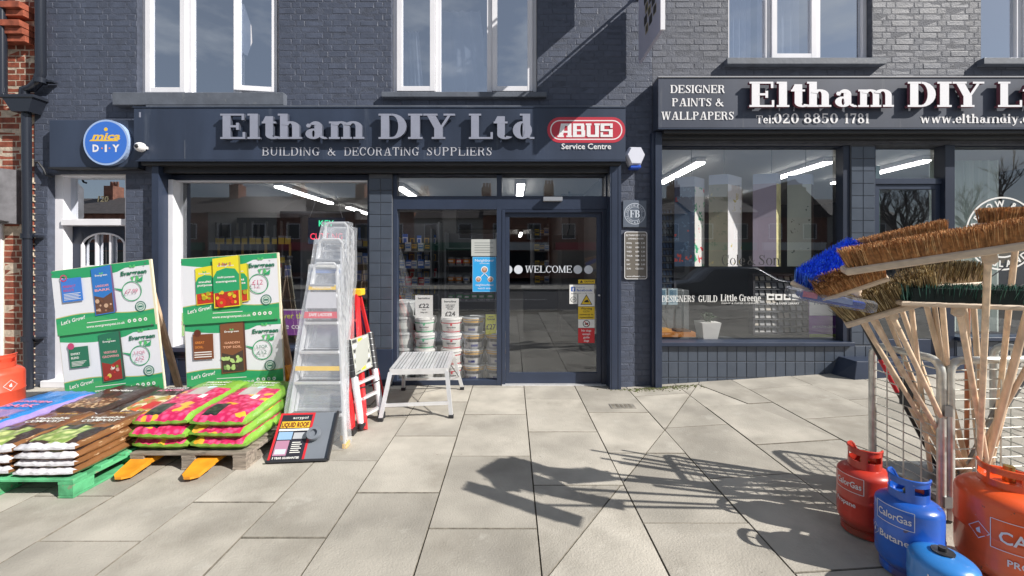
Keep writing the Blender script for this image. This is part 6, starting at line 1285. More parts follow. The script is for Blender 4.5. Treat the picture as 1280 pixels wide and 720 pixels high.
# two garden display boards
GB = C_(.03, .34, .14, .35); GD = C_(.02, .16, .09, .4); LGR = C_(.10, .50, .16, .35); CRM = C_(.72, .68, .52, .5); BPW = C_(.74, .76, .80, .25); INK = C_(.03, .16, .12, .5); RI = C_(.5, .06, .16, .5)
def leafp(mb, cx, cz, s, m, y):
    for a in (-1, 1): mb.d([(cx, cz), (cx+a*s*.3, cz+s*.62), (cx+a*s*.75, cz+s*.75), (cx+a*s*.9, cz+s*.3), (cx+a*s*.5, cz-.05*s)], m, y)
def halfboard(mb, w, z0, hgt, kind):
    """one printed half, local x from -w/2"""
    y = -.012; U = lambda u: -w/2+u*w; Z = lambda v: z0+v*hgt
    mb.dr(-w/2, w/2, z0, z0+hgt, BPW, y)
    n = 12; top = [(U(i/n), Z(.90-.06*math.sin(math.pi*min(1, i/n*1.25))*(1 if i < 9 else .2)+(.0 if i < 9 else .02))) for i in range(n+1)]
    mb.d([(U(0), Z(1)), (U(1), Z(1))]+[(a, max(b, Z(.84))) for a, b in top[::-1]], GB, y)
    bot = [(U(i/n), Z(.26+.035*math.sin(2*math.pi*i/n*.9))) for i in range(n+1)]
    mb.d([(a, b+.008) for a, b in bot]+[(U(1), Z(0)), (U(0), Z(0))], C_(.5, .45, .15), y); mb.d(bot+[(U(1), Z(0)), (U(0), Z(0))], GB, y)
    bot2 = [(a, b-.05-.02*math.sin(i)) for i, (a, b) in enumerate(bot)]; mb.d(bot2+[(U(1), Z(0)), (U(0), Z(0))], C_(.05, .38, .13, .35), y)
    mb.text("Let's Grow!", U(.05), Z(.16), .036, PT, y, w=.23*w/.93, bold=.02, rot=9, shear=.2)
    mb.text('www.evergreenpeat.co.uk', U(.30), Z(.07), .024, PT, y, w=.37, bold=.02); mb.dr(U(.31), U(.62), Z(.145), Z(.155), PT, y)
    for i in range(4): mb.dc(U(.74+i*.055), Z(.10), .017, PT, y, n=12); mb.dc(U(.74+i*.055), Z(.10), .007, GB, y, n=6)
    mb.ring(U(.87), Z(.30), .045, .052, INK, y, 28); mb.dc(U(.87), Z(.30), .042, C_(.5, .62, .55), y, n=24); mb.ring(U(.87), Z(.30), .026, .031, INK, y, 24); mb.dr(U(.87)-.02, U(.87)+.02, Z(.30)-.008, Z(.30)+.008, INK, y)
    leafp(mb, U(.83), Z(.91), .035, LGR, y); mb.text('Evergreen', U(.835), Z(.80), .042, GD, y, al='c', w=.25, bold=.035, shear=.15); mb.d([(U(.80), Z(.77)), (U(.835), Z(.77)), (U(.82), Z(.70))], LGR, y); mb.dr(U(.83), U(.93), Z(.765), Z(.775), INK, y)
    cx, cz = U(.80), Z(.55); mb.ring(cx, cz, .088, .096, GB, y, 36); mb.d([(cx-.09, cz+.03), (U(.60), cz+.055), (cx-.088, cz+.005)], GB, y); mb.d([(cx+.05, cz+.085), (cx+.12, cz+.13), (cx+.11, cz+.08)], GB, y); mb.d([(cx+.045, cz+.09), (cx+.06, cz+.15), (cx+.085, cz+.11)], LGR, y)
    def pack(u0, u1, v0, v1, skew, top_, lab, pic, txt1, txt2, tc, side_):
        a, b, c, d = U(u0), U(u1), Z(v0), Z(v1); e = skew
        P = lambda s, t_: (a+(b-a)*s+e*.0*t_, c+(d-c)*t_+(.02*(s) if True else 0))
        mb.d([P(0, 0), P(1, -.02), P(1, 1), P(0, 1)], top_, y); mb.d([P(1, -.02), (P(1, 0)[0]+.02, P(1, 0)[1]), (P(1, 1)[0]+.015, P(1, 1)[1]-.01), P(1, 1)], side_, y)
        mb.d([P(.04, .02), P(.96, .0), P(.96, .42), P(.5, .34), P(.04, .42)], pic, y)
        if lab: mb.d([P(.0, .30), P(1, .30), P(1, .62), P(.85, .74), P(.5, .78), P(.15, .74), P(0, .62)], lab, y)
        leafp(mb, (a+b)/2, d-(d-c)*.13, .022, LGR, y); mb.text('Evergreen', (a+b)/2, d-(d-c)*.17, .018, PT, y, al='c', w=(b-a)*.62, bold=.02)
        mb.text(txt1, (a+b)/2, c+(d-c)*.60, .02, tc, y, al='c', w=(b-a)*.66, bold=.03); mb.text(txt2, (a+b)/2, c+(d-c)*.51, .022, tc, y, al='c', w=(b-a)*.8, bold=.03)
        random.seed(int(u0*999)+kind)
        for q in range(12):
            s_, t_ = random.uniform(.12, .88), random.uniform(.06, .30); px_, pz_ = P(s_, t_); mb.dc(px_, pz_, random.uniform(.008, .022), random.choice(PICS[kind]), y, n=8)
    PICS = [[C_(.35, .18, .10), C_(.16, .07, .04), C_(.55, .36, .24)], [C_(.55, .04, .03), C_(.65, .5, .08), C_(.2, .3, .06), C_(.6, .3, .25), C_(.7, .7, .6)], [C_(.65, .04, .02), C_(.7, .5, .03), C_(.4, .35, .02)], [C_(.30, .5, .14), C_(.45, .65, .2), C_(.10, .07, .05), C_(.2, .35, .1)]][0:4]
    if kind == 0:
        pack(.41, .61, .24, .96, 0, C_(.03, .18, .52), None, C_(.13, .06, .04), 'LANDSCAPE', 'BARK', C_(.75, .35, .4), C_(.2, .12, .25))
        mb.dr(U(.10), U(.31), Z(.50), Z(.86), C_(.05, .20, .62), y); mb.text('PERFECT', U(.12), Z(.72), .022, RI, y, w=.12, bold=.02); mb.text('RESULTS', U(.12), Z(.66), .022, RI, y, w=.10, bold=.02)
        for i in range(5): mb.dr(U(.12), U(.29-.02*(i % 2)), Z(.62-i*.022), Z(.628-i*.022), PT, y)
        mb.ring(U(.135), Z(.87), .022, .034, RI, y, 20); mb.text('\u00a37.99', cx, cz-.02, .04, RI, y, al='c', w=.12, shear=.2)
    if kind == 1:
        pack(.40, .61, .20, .94, 0, GD, None, C_(.3, .03, .02), 'VEGETABLE', 'GROWING', C_(.7, .35, .35), C_(.05, .08, .06))
        mb.dr(U(.09), U(.29), Z(.48), Z(.80), GD, y); mb.text('EXPERT', U(.11), Z(.68), .02, PT, y, w=.09, bold=.02); mb.text('BLEND', U(.11), Z(.62), .02, PT, y, w=.075, bold=.02)
        for i in range(4): mb.dr(U(.11), U(.26-.015*i), Z(.57-i*.02), Z(.578-i*.02), PT, y)
        mb.dc(U(.12), Z(.82), .032, RI, y); mb.text('3 FOR', cx, cz+.015, .03, RI, y, al='c', w=.11, shear=.1); mb.text('\u00a312', cx, cz-.045, .04, RI, y, al='c', w=.08, shear=.1)
    if kind == 2:
        for u in (.15, .50): pack(u, u+.19, .28, .84, 0, C_(.75, .66, .03), GB, C_(.5, .04, .02), 'multi', 'purpose', PT, C_(.4, .4, .05))
        pack(.34, .61, .22, .97, 0, C_(.75, .66, .03), GB, C_(.45, .03, .02), 'multi purpose', 'compost', PT, C_(.4, .4, .05)); mb.text('3 for 2', U(.47), Z(.86), .028, RI, y, al='c', w=.12, bold=.02)
        mb.dc(U(.42), Z(.30), .045, C_(.62, .03, .02), y); mb.dc(U(.42), Z(.30), .014, C_(.5, .3, .02), y)
        mb.text('\u00a312', cx, cz-.01, .05, RI, y, al='c', w=.10, shear=.1); mb.text('FOR 3', cx, cz-.045, .018, RI, y, al='c', w=.05)
    if kind == 3:
        pack(.37, .61, .22, .97, 0, C_(.20, .08, .035), None, C_(.06, .045, .035), 'GARDEN', 'TOP SOIL', C_(.75, .4, .25), C_(.1, .04, .03))
        for a, b, s_ in ((.42, .42, .05), (.52, .38, .06), (.47, .30, .05)): leafp(mb, U(a), Z(b), s_, C_(.45, .62, .22), y)
        mb.dr(U(.09), U(.30), Z(.46), Z(.84), C_(.19, .06, .02), y); mb.text('GREAT', U(.11), Z(.70), .022, C_(.7, .25, .05), y, w=.09, bold=.02); mb.text('SOIL', U(.11), Z(.63), .022, C_(.7, .25, .05), y, w=.08, bold=.02)
        for i in range(3): mb.dr(U(.10), U(.28), Z(.56-i*.035), Z(.575-i*.035), PT, y)
        mb.dc(U(.14), Z(.86), .034, C_(.12, .03, .015), y); mb.text('3 FOR', cx, cz+.015, .03, INK, y, al='c', w=.11); mb.text('\u00a312', cx, cz-.045, .04, INK, y, al='c', w=.09)
def display_board(label, bc, tc, w, h, roll, kinds):
    """bc, tc = bottom centre and top centre points; the board leans back between them on two wooden legs"""
    t = tag(empty('display_board'), label, 'display board'); up_ = (tc-bc).normalized(); r_ = Vector((math.cos(roll), -.0, math.sin(roll))); r_ = (r_-up_*r_.dot(up_)).normalized(); nrm = r_.cross(up_)
    M = Matrix(((r_.x, -nrm.x, up_.x, bc.x), (r_.y, -nrm.y, up_.y, bc.y), (r_.z, -nrm.z, up_.z, bc.z), (0, 0, 0, 1)))
    if (M.to_3x3() @ Vector((0, 1, 0))).y < 0: M = Matrix(((r_.x, nrm.x, up_.x, bc.x), (r_.y, nrm.y, up_.y, bc.y), (r_.z, nrm.z, up_.z, bc.z), (0, 0, 0, 1)))
    mb = MB(M); mb.cbox(-w/2, w/2, -.010, .008, 0, h, CRM, .002); mb.build('panel', t)
    mb = MB(M); halfboard(mb, w-.012, .005, h/2-.008, kinds[1]); halfboard(mb, w-.012, h/2-.003, h/2-.002, kinds[0])
    for a in (-1, 1):
        for b in (.03, .5, .97): mb.dc(a*(w/2-.03), h*b, .008, STEELD, -.013, n=8)
    mb.build('printed_sheet', t)
    for xx in (-w/2+.04, w/2-.13):
        mb = MB(M); mb.cbox(xx, xx+.085, .012, .045, -.36, h*.95, WOOD, .003); mb.build('leg', t)
        p = M @ Vector((xx+.04, .05, h*.8)); mb = MB(); mb.bar(p, (p.x, p.y+.42, .012), .06, .03, WOOD, up=(0, 1, 0)); mb.build('rear_leg', t)
    return t
display_board('left compost display board, tilted, a blue bark bag pictured on its upper sheet', W(145.5, 493, 3.99), W(128, 329.5, 4.01), .955, 1.25, R_(4.2), (0, 1))
display_board('right garden compost display board with yellow compost bags pictured on its upper sheet', W(295.5, 484.5, 3.99), W(288.5, 319.5, 4.03), .935, 1.27, R_(1.8), (2, 3))

# slanted tray with the black and red liquid roof poster
lr = tag(empty('liquid_roof_display'), 'grey tilted tray at the foot of the ladders with a red bordered liquid roof poster', 'display')
BL, BR, TL, TR = GP(333, 580), GP(410, 577), W(352, 517, 3.42), W(418, 513, 3.44)
BL.z = BR.z = .01; TR = TL+BR-BL; GT = mat('grey_plastic_tray', (.17, .19, .22), .4, var=.06, vs=4)
ux = (BR-BL); uz = (TL-BL); nn = ux.cross(uz).normalized()*.02
mb = MB(); q = [BL, BR, TR, TL]; mb.add([tuple(p) for p in q]+[tuple(p-nn) for p in q], [(0, 1, 2, 3), (7, 6, 5, 4)]+[(i, (i+1) % 4, 4+(i+1) % 4, 4+i) for i in range(4)], GT)
for a, b in ((BR, TR), (BL, BR)): mb.bar(a+nn*.6, b+nn*.6, .016, .03, BLK, up=nn)
mb.build('tray', lr)
def Lp(u, v, k=1): return BL.lerp(BR, u).lerp(TL.lerp(TR, u), v)+nn*.10*k
def Lf(x, y, z): return Lp(x, z, 1-y*300)
mb = MB(); Q = lambda u0, u1, v0, v1, m: mb.d([(u0, v0), (u1, v0), (u1, v1), (u0, v1)], m, 0, Lf)
Q(.0, .60, .0, 1.0, C_(.55, .02, .03)); Q(.04, .56, .03, .96, C_(.02, .02, .03)); Q(.06, .55, .68, .82, C_(.75, .45, .03)); mb.text('LIQUID ROOF', .30, .70, .10, C_(.12, .02, .01), 0, al='c', w=.46, bold=.05, fn=Lf); Q(.05, .56, .62, .66, PT)
mb.text('acrypol', .36, .87, .06, PT, 0, al='c', w=.26, fn=Lf); Q(.06, .30, .44, .6, C_(.25, .4, .6)); Q(.32, .54, .45, .58, C_(.4, .42, .45)); Q(.06, .28, .12, .42, C_(.4, .2, .3)); Q(.08, .26, .15, .25, C_(.5, .55, .6))
for i in range(6): Q(.33, .50-.03*(i % 2), .17+i*.04, .185+i*.04, PT)
mb.text('5 YEAR GUARANTEE', .29, .055, .04, PT, 0, al='c', w=.44, bold=.03, fn=Lf); mb.build('poster', lr)
mb = MB(Matrix.Translation(Lp(.68, .52)) @ nn.to_track_quat('Z', 'Y').to_matrix().to_4x4()); mb.lathe([(0, .002), (.035, .002), (.052, .012), (.056, .03), (.05, .05), (.03, .05), (.028, .03), (0, .028)], GT, n=20); mb.build('outlet', lr, True)

# stepladders in plastic wrap leaning together by the window
def stepladder(label, bx, by, tx_, ty_, tz, wb, wt, nst, seed, stickers):
    t = tag(empty('stepladder'), label, 'stepladder', 'wrapped stepladders beside the display boards'); B = Vector((bx, by, .01)); T = Vector((tx_, ty_, tz)); ax = (T-B).normalized(); bk = Vector((0, .045, .005))
    for s in (-1, 1):
        mb = MB(); mb.bar(B+Vector((s*wb/2, 0, 0)), T+Vector((s*wt/2, 0, -.02)), .016, .05, ALU, up=(0, 1, 0)); mb.build('rail', t)
        mb = MB(); mb.bar(B+bk+Vector((s*wb/2*.94, 0, 0)), T+bk+Vector((s*wt/2*.94, 0, -.18)), .014, .03, ALU, up=(0, 1, 0)); mb.build('rear_rail', t)
        mb = MB(); p = B+Vector((s*wb/2, 0, 0)); mb.box(p.x-.015, p.x+.015, p.y-.03, p.y+.06, 0, .035, C_(.75, .45, .1)); mb.build('foot', t)
    mb = MB(); top = [T+Vector((-wt/2, 0, -.04)), T+Vector((-wt/2, 0, .03)), T+Vector((-wt*.36, 0, .065)), T+Vector((wt*.36, 0, .065)), T+Vector((wt/2, 0, .03)), T+Vector((wt/2, 0, -.04))]; mb.tube(top, .013, ALU, 8); mb.build('top_hoop', t, True)
    for i in range(nst):
        f_ = (i+1)/(nst+.9); p = B.lerp(T, f_); w = (wb+(wt-wb)*f_)/2-.008; mb = MB(); mb.cbox(p.x-w, p.x+w, p.y-.045, p.y+.03, p.z-.025, p.z, ALU, .003)
        for g in range(3): mb.box(p.x-w+.01, p.x+w-.01, p.y-.03+g*.02, p.y-.022+g*.02, p.z, p.z+.003, BLK)
        mb.build('step', t)
    f_ = (nst+.35)/(nst+.9); p = B.lerp(T, f_); w = (wb+(wt-wb)*f_)/2-.01; mb = MB(); mb.cbox(p.x-w, p.x+w, p.y-.06, p.y+.06, p.z-.02, p.z+.005, C_(.3, .32, .36), .004); mb.build('platform', t)
    for f0, f1, m, txt in stickers:
        a, b = B.lerp(T, f0), B.lerp(T, f1); w0, w1 = (wb+(wt-wb)*f0)/2, (wb+(wt-wb)*f1)/2; o = Vector((0, -.052, 0))
        mb = MB(); mb.poly([a+o+Vector((-w0, 0, 0)), a+o+Vector((w0, 0, 0)), b+o+Vector((w1, 0, 0)), b+o+Vector((-w1, 0, 0))], m)
        if txt:
            mid = (a+b)/2+o; mb.text(txt, 0, 0, (b-a).length*.45, WHT if m is not WHT else BK, 0, al='c', w=w0*1.4, bold=.02, fn=lambda X, Y, Z: (mid.x+X, mid.y-.004+Z*.3, mid.z+Z-.01))
        mb.build('label', t)
    # the clear wrap: a loose faceted sleeve
    random.seed(seed); mb = MB(); R1 = []; n = 10
    for i in range(n+1):
        f_ = i/n; p = B.lerp(T, f_*1.04); w = (wb+(wt-wb)*f_)/2+.018; j = lambda: random.uniform(-.008, .008)
        R1.append([(p.x-w+j(), p.y-.07+j(), p.z), (p.x+j(), p.y-.064+j(), p.z), (p.x+w+j(), p.y-.07+j(), p.z), (p.x+w+j(), p.y+.085+j(), p.z), (p.x-w+j(), p.y+.085+j(), p.z)])
    V = [q for r in R1 for q in r]; mb.add(V, [(i*5+a, i*5+(a+1) % 5, (i+1)*5+(a+1) % 5, (i+1)*5+a) for i in range(n) for a in range(5)]+[tuple(range(n*5, n*5+5))], FILM); mb.build('plastic_wrap', t, True)
YS = C_(.75, .5, .03)
stepladder('shortest and front stepladder in clear wrap with yellow and red labels', -1.635, 3.46, -1.80, 4.02, 1.46, .50, .225, 5, 1, [(.70, .74, C_(.6, .03, .06), 'SAFE LADDER'), (.875, .905, YS, 'PROFESSIONAL'), (.76, .86, C_(.5, .5, .54), ''), (.40, .425, YS, '')])
stepladder('middle stepladder in clear wrap standing between the shorter and the taller one', -1.72, 3.62, -1.82, 4.18, 1.70, .50, .23, 6, 2, [(.84, .862, C_(.1, .2, .5), ''), (.87, .89, PT, '')])
stepladder('tallest stepladder in clear wrap at the back of the leaning group', -1.78, 3.78, -1.83, 4.34, 1.88, .50, .23, 7, 3, [(.92, .94, PT, '')])
stepladder('wrapped stepladder at the right of the group seen mostly edge on', -1.83, 3.94, -1.84, 4.50, 1.84, .50, .24, 7, 4, [])

# red fibreglass stepladder with a yellow cap
rl = tag(empty('stepladder'), 'red fibreglass stepladder with a yellow top cap right of the wrapped ladders', 'stepladder'); topc = W(444, 366, 4.55)
for (px, py, Y), nm in (((440, 546, 3.72), 'rail'), ((456, 540, 3.8), 'rail'), ((479, 497, 4.72), 'rear_rail'), ((470, 492, 4.8), 'rear_rail')):
    p = W(px, py, Y); p.z = .01; mb = MB(); off = Vector((-.03 if px in (440, 470) else .03, -.03 if nm == 'rail' else .05, -.02)); mb.bar(p, topc+off, .03, .06 if nm == 'rail' else .03, REDP, up=(0, 1, 0)); mb.build(nm, rl)
for i in range(1, 5):
    a = W(440, 546, 3.72); b = W(456, 540, 3.8); a.z = b.z = .01; f_ = i/5.2; mb = MB(); mb.bar(a.lerp(topc, f_), b.lerp(topc, f_), .07, .02, ALU); mb.build('step', rl)
mb = MB(); mb.cbox(topc.x-.07, topc.x+.08, topc.y-.06, topc.y+.08, topc.z-.03, topc.z+.045, YEL, .008); mb.build('top_cap', rl)
mb = MB(); p = W(440, 543, 3.72); mb.box(p.x-.03, p.x+.03, 3.68, 3.76, 0, .05, BLK); mb.build('foot', rl)
mb = MB(); a = W(440.5, 410, 4.35); mb.poly([a+Vector((-.014, -.12, -.16)), a+Vector((.014, -.12, -.16)), a+Vector((.014, -.07, .12)), a+Vector((-.014, -.07, .12))], PT); mb.build('label', rl)
# telescopic aluminium ladder, collapsed, leaning on the red one
tl = tag(empty('telescopic_ladder'), 'collapsed silver telescopic ladder with black collars and a printed card', 'ladder')
A0, A1, B0, B1 = W(452, 540, 3.80), W(437, 425, 4.06), W(477, 521, 4.06), W(462, 416, 4.30)
A0.z = .02; B0.z = .02
def tel(a, b): return a.lerp(b, .56)
for a, b in ((A0, A1), (B0, B1)):
    m_ = tel(a, b); mb = MB(); mb.tube([a, m_], .032, ALU, 14); mb.build('lower_tube', tl, True)
    mb = MB(); n = 6
    for i in range(n): mb.tube([m_.lerp(b, i/n), m_.lerp(b, (i+.86)/n)], .040, BLK, 12); 
    mb.tube([m_, b], .034, STEELD, 10); mb.build('collar', tl, True)
    mb = MB(); mb.tube([a, a+Vector((0, 0, .05))], .037, BLK, 12); mb.build('foot', tl, True)
for f_ in (.12, .30, .48): mb = MB(); mb.bar(A0.lerp(A1, f_), B0.lerp(B1, f_), .035, .025, ALU); mb.build('rung', tl)
for f_ in (.62, .72, .82, .92): mb = MB(); mb.bar(A0.lerp(A1, f_), B0.lerp(B1, f_), .035, .03, STEELD); mb.build('rung', tl)
mb = MB(); o = Vector((.0, -.045, 0)); c4 = [A0.lerp(A1, .60)+o+Vector((.03, 0, 0)), B0.lerp(B1, .60)+o, B0.lerp(B1, 1.0)+o, A0.lerp(A1, 1.02)+o+Vector((.03, 0, 0))]
mb.poly(c4, C_(.35, .36, .33)); 
bl4 = lambda u, v: c4[0].lerp(c4[1], u).lerp(c4[3].lerp(c4[2], u), v)
for i in range(7):
    for j in range(3):
        u0, v0 = .06+j*.31, .05+i*.135; mb.poly([bl4(u0, v0)+Vector((0, -.002, 0)), bl4(u0+.24, v0)+Vector((0, -.002, 0)), bl4(u0+.24, v0+.09)+Vector((0, -.002, 0)), bl4(u0, v0+.09)+Vector((0, -.002, 0))], [C_(.05, .05, .05), YS, PT, C_(.2, .2, .2)][(i*2+j) % 4])
mb.build('card', tl)
mb = MB(); p = A0.lerp(A1, .42); q_ = B0.lerp(B1, .42); mb.tube([p+Vector((-.035, -.02, 0)), (p+q_)/2+Vector((0, -.05, .0)), q_+Vector((.035, -.02, .01))], .006, BLK, 6); mb.build('strap', tl)

# aluminium hop-up platform
pf = tag(empty('work_platform'), 'silver aluminium work platform with four splayed legs in front of the entrance window', 'work platform'); c = [W(485, 462, 4.10), W(556, 459.5, 4.16), W(565, 440.5, 4.95), W(502, 441, 4.92)]
zt = .475
for p, q in zip(c, ((-1.205, 4.12), (-.655, 4.17), (-.70, 4.92), (-1.27, 4.88))): p.x, p.y, p.z = q[0], q[1], zt
for i in range(4):
    a, b = c[0].lerp(c[1], i/4+.01), c[0].lerp(c[1], (i+1)/4-.01); d_, e = c[3].lerp(c[2], (i+1)/4-.01), c[3].lerp(c[2], i/4+.01); mb = MB()
    V = [a, b, d_, e]; mb.add([tuple(v) for v in V]+[(v.x, v.y, v.z-.02) for v in V], [(0, 1, 2, 3), (7, 6, 5, 4)]+[(j, (j+1) % 4, 4+(j+1) % 4, 4+j) for j in range(4)], ALU)
    for g in range(1, 4): u = a.lerp(b, g/4); v = e.lerp(d_, g/4); mb.bar(u+Vector((0, 0, .001)), v+Vector((0, 0, .001)), .006, .003, STEELD)
    mb.build('deck_plank', pf)
for a, b in ((c[0], c[1]), (c[1], c[2]), (c[2], c[3]), (c[3], c[0])): mb = MB(); mb.bar(a-Vector((0, 0, .025)), b-Vector((0, 0, .025)), .02, .055, ALU); mb.build('side_rail', pf)
feet = [Vector((-1.27, 4.02, 0)), Vector((-.60, 4.10, 0)), Vector((-.60, 5.00, 0)), Vector((-1.30, 4.98, 0))]
for p, q in zip(c, feet):
    mb = MB(); mb.bar(p-Vector((0, 0, .03)), q+Vector((0, 0, .03)), .038, .022, ALU, up=(0, 1, 0)); mb.build('leg', pf); mb = MB(); mb.box(q.x-.024, q.x+.024, q.y-.018, q.y+.018, 0, .035, BLK); mb.build('foot', pf)
def lp(i, f_): return feet[i].lerp(c[i], f_)
for i, j in ((0, 1), (3, 2)): mb = MB(); mb.bar(lp(i, .30), lp(j, .30), .02, .03, ALU); mb.build('cross_bar', pf)
for i, j in ((0, 3), (1, 2)):
    mb = MB(); mb.tube([lp(i, .35), (c[i]+c[j])/2-Vector((0, 0, .05))], .006, STEELD, 6); mb.tube([lp(j, .35), (c[i]+c[j])/2-Vector((0, 0, .05))], .006, STEELD, 6); mb.build('brace', pf)

# ================================================================== wire cage of brooms
XC, YN, YFAR, ZT = 2.375, 2.30, 2.74, 1.0
gb = gz(2.6)
cage = tag(empty('roll_cage', (XC, YN, gb)), 'galvanised wire roll cage standing on the paving and holding the brooms', 'cage')
def cage_side(a, b, nv, nh, z0=.17, zt=ZT-.0):
    """a, b: ground points; returns a side panel: bent tube frame, vertical and horizontal wires"""
    s = empty('side_panel', (0, 0, 0), cage); A = Vector((a[0]-XC, a[1]-YN, 0)); B = Vector((b[0]-XC, b[1]-YN, 0)); d = (B-A).normalized(); L = (B-A).length; r = .07; up_ = Vector((0, 0, 1)); H = zt-gb
    pts = [A+up_*.05, A+up_*(H-r)]+[A+d*r*(1-math.cos(R_(q)))+up_*(H-r+r*math.sin(R_(q))) for q in (22, 45, 67, 90)]+[B-d*r*(1-math.sin(R_(q)))+up_*(H-r+r*math.cos(R_(q))) for q in (0, 22, 45, 67, 90)]+[B+up_*.05]
    mb = MB(); mb.tube(pts, .021, GALV, 10); mb.build('frame', s, True)
    o = Vector((-d.y, d.x, 0))*.004
    for i in range(nh):
        z = .16+(H-.16-.055)*i/(nh-1); mb = MB(); mb.tube([A+up_*z+o, B+up_*z+o], .0038, GALV, 5); mb.build('wire', s, True)
    for i in range(nv):
        p = A+d*L*(i+1)/(nv+1); mb = MB(); mb.tube([p+up_*.14-o, p+up_*(H-.004)-o], .0038, GALV, 5); mb.build('wire', s, True)
cage_side((XC, YFAR+.0), (XC, YN), 3, 14)
cage_side((XC+.035, YN-.01), (XC+.80, YN+.05), 4, 14)
cage_side((XC+.80, YN+.08), (XC+.80, YFAR), 3, 14)
mb = MB(); 
for z in (.62, .12): mb = MB(); mb.box(-.012, .03, -.03, .0, z, z+.06, STEELD); mb.build('hinge', cage)
mb = MB(); mb.cbox(.0, .80, .01, .44, .13, .155, STEELD, .004); mb.cbox(-.01, .81, .0, .02, .11, .165, GALV, .003); mb.build('base', cage)
mb = MB(); mb.box(-.006, -.001, .16, .245, .60, .76, BLK); mb.build('label_plate', cage)
for x, y in ((.04, .04), (.76, .04), (.04, .40), (.76, .40)):
    s = empty('castor', (x, y, 0), cage); mb = MB(Matrix.Translation((0, 0, .05)) @ Matrix.Rotation(R_(90), 4, 'Y')); mb.lathe([(0, -.015), (.05, -.015), (.05, .015), (0, .015)], RUB, n=16); mb.build('wheel', s, True)
    mb = MB(); mb.box(-.022, -.018, -.02, .02, .05, .13, STEELD); mb.box(.018, .022, -.02, .02, .05, .13, STEELD); mb.build('fork', s)

# brooms stand head up, handles down in the cage
COCO = mat('coir_bristle', (.52, .26, .10), .9, var=.4, vs=60, rnd=.1); COCOD = mat('coir_bristle_core', (.38, .17, .06), .9, var=.4, vs=60); BLUEB = mat('blue_bristle', (.02, .10, .72), .55, var=.4, vs=60); BLUED = mat('blue_bristle_core', (.01, .05, .38), .8)
COCO = (COCO, mat('coir_bristle_light', (.62, .37, .17), .9, var=.3, vs=60), mat('coir_bristle_dark', (.30, .14, .06), .9, var=.3, vs=60)); BLUEB = (BLUEB, mat('blue_bristle_light', (.07, .25, .85), .5, var=.3, vs=60), BLUEB)
BASS = mat('bass_bristle', (.36, .26, .11), .85, var=.5, vs=50); BASSD = mat('bass_bristle_core', (.16, .10, .045), .9); GRNB = mat('dark_green_bristle', (.03, .13, .10), .5, var=.5, vs=50); GRND = mat('dark_bristle_core', (.008, .02, .02), .8); BASS = (BASS, mat('bass_bristle_pale', (.50, .40, .22), .85, var=.3, vs=50), mat('bass_bristle_dark', (.12, .08, .04), .85)); GRNB = (GRNB, mat('green_bristle_tip', (.10, .25, .20), .5, var=.3, vs=50), GRND)
BLKW = mat('pale_broom_block', (.62, .50, .38), .5, var=.12, vs=8, stretch=(1, 6, 6))
def broom(label, foot, head, axis, L, Wd, bh, mats, hr=.0122, nL=60, nW=7, seed=0, blk=.035, hm=None, flare=.12, bdir=None, stripe=None, tip=.0012, body=None):
    """foot/head: handle ends (3-D); axis: long direction of the head; bristles point along bdir or on along the handle"""
    random.seed(seed); foot, head, axis = Vector(foot), Vector(head), Vector(axis); t = tag(empty('broom'), label, 'broom', 'brooms standing in the wire cage'); hd = (head-foot).normalized()
    up_ = Vector(bdir).normalized() if bdir else hd; ax = axis.normalized(); up_ = (up_-ax*up_.dot(ax)).normalized(); sd_ = ax.cross(up_).normalized()
    mb = MB(); mb.tube([foot, head], hr, hm or HAND, 10); mb.build('handle', t, True)
    M = Matrix(((ax.x, sd_.x, up_.x, head.x), (ax.y, sd_.y, up_.y, head.y), (ax.z, sd_.z, up_.z, head.z), (0, 0, 0, 1)))
    mb = MB(M); mb.cbox(-L/2, L/2, -Wd/2, Wd/2, -.005, blk, body or BLKW, min(.006, Wd*.2)); mb.lathe([(hr*1.0, -.05), (hr*1.9, -.04), (hr*1.9, -.005), (0, -.005)], body or BLKW, n=12); mb.build('head_block', t, True)
    bm, core = mats; mb = MB(M); e = .82
    mb.add([(a*L/2*e*(1+flare*.5*q), b*Wd/2*e*(1+flare*q), blk+bh*.78*q) for q in (0, 1) for a, b in ((-1, -1), (1, -1), (1, 1), (-1, 1))], [(0, 3, 2, 1), (4, 5, 6, 7)]+[(i, (i+1) % 4, 4+(i+1) % 4, 4+i) for i in range(4)], core)
    for i in range(nL):
        for j in range(nW):
            u, v = ((i+.5)/nL*2-1), ((j+.5)/nW*2-1)
            for q in range(9):
                x, y = u*L/2*.96+random.uniform(-.006, .006), v*Wd/2*.9+random.uniform(-.004, .004); hh = bh*random.uniform(.88, 1.06)
                X, Y = x+u*flare*L*.5*.35+random.gauss(0, .07)*bh+u*bh*.05, y+v*flare*Wd+random.gauss(0, .07)*bh; w = .0016; a = random.uniform(0, 3.14); c_, s_ = math.cos(a)*w, math.sin(a)*w
                m = bm if not isinstance(bm, (list, tuple)) else random.choice(bm)
                mb.add([(x-c_, y-s_, blk), (x+c_, y+s_, blk), (X+c_*.6, Y+s_*.6, blk+hh), (X-c_*.6, Y-s_*.6, blk+hh)], [(0, 1, 2, 3)], m)
    tag(mb.build('bristles', t), kind='stuff'); return t
def E(px, py, Y): return W(px, py, Y)
base = lambda dx, dy: (XC+.10+dx, YN+.08+dy, gb+.17)
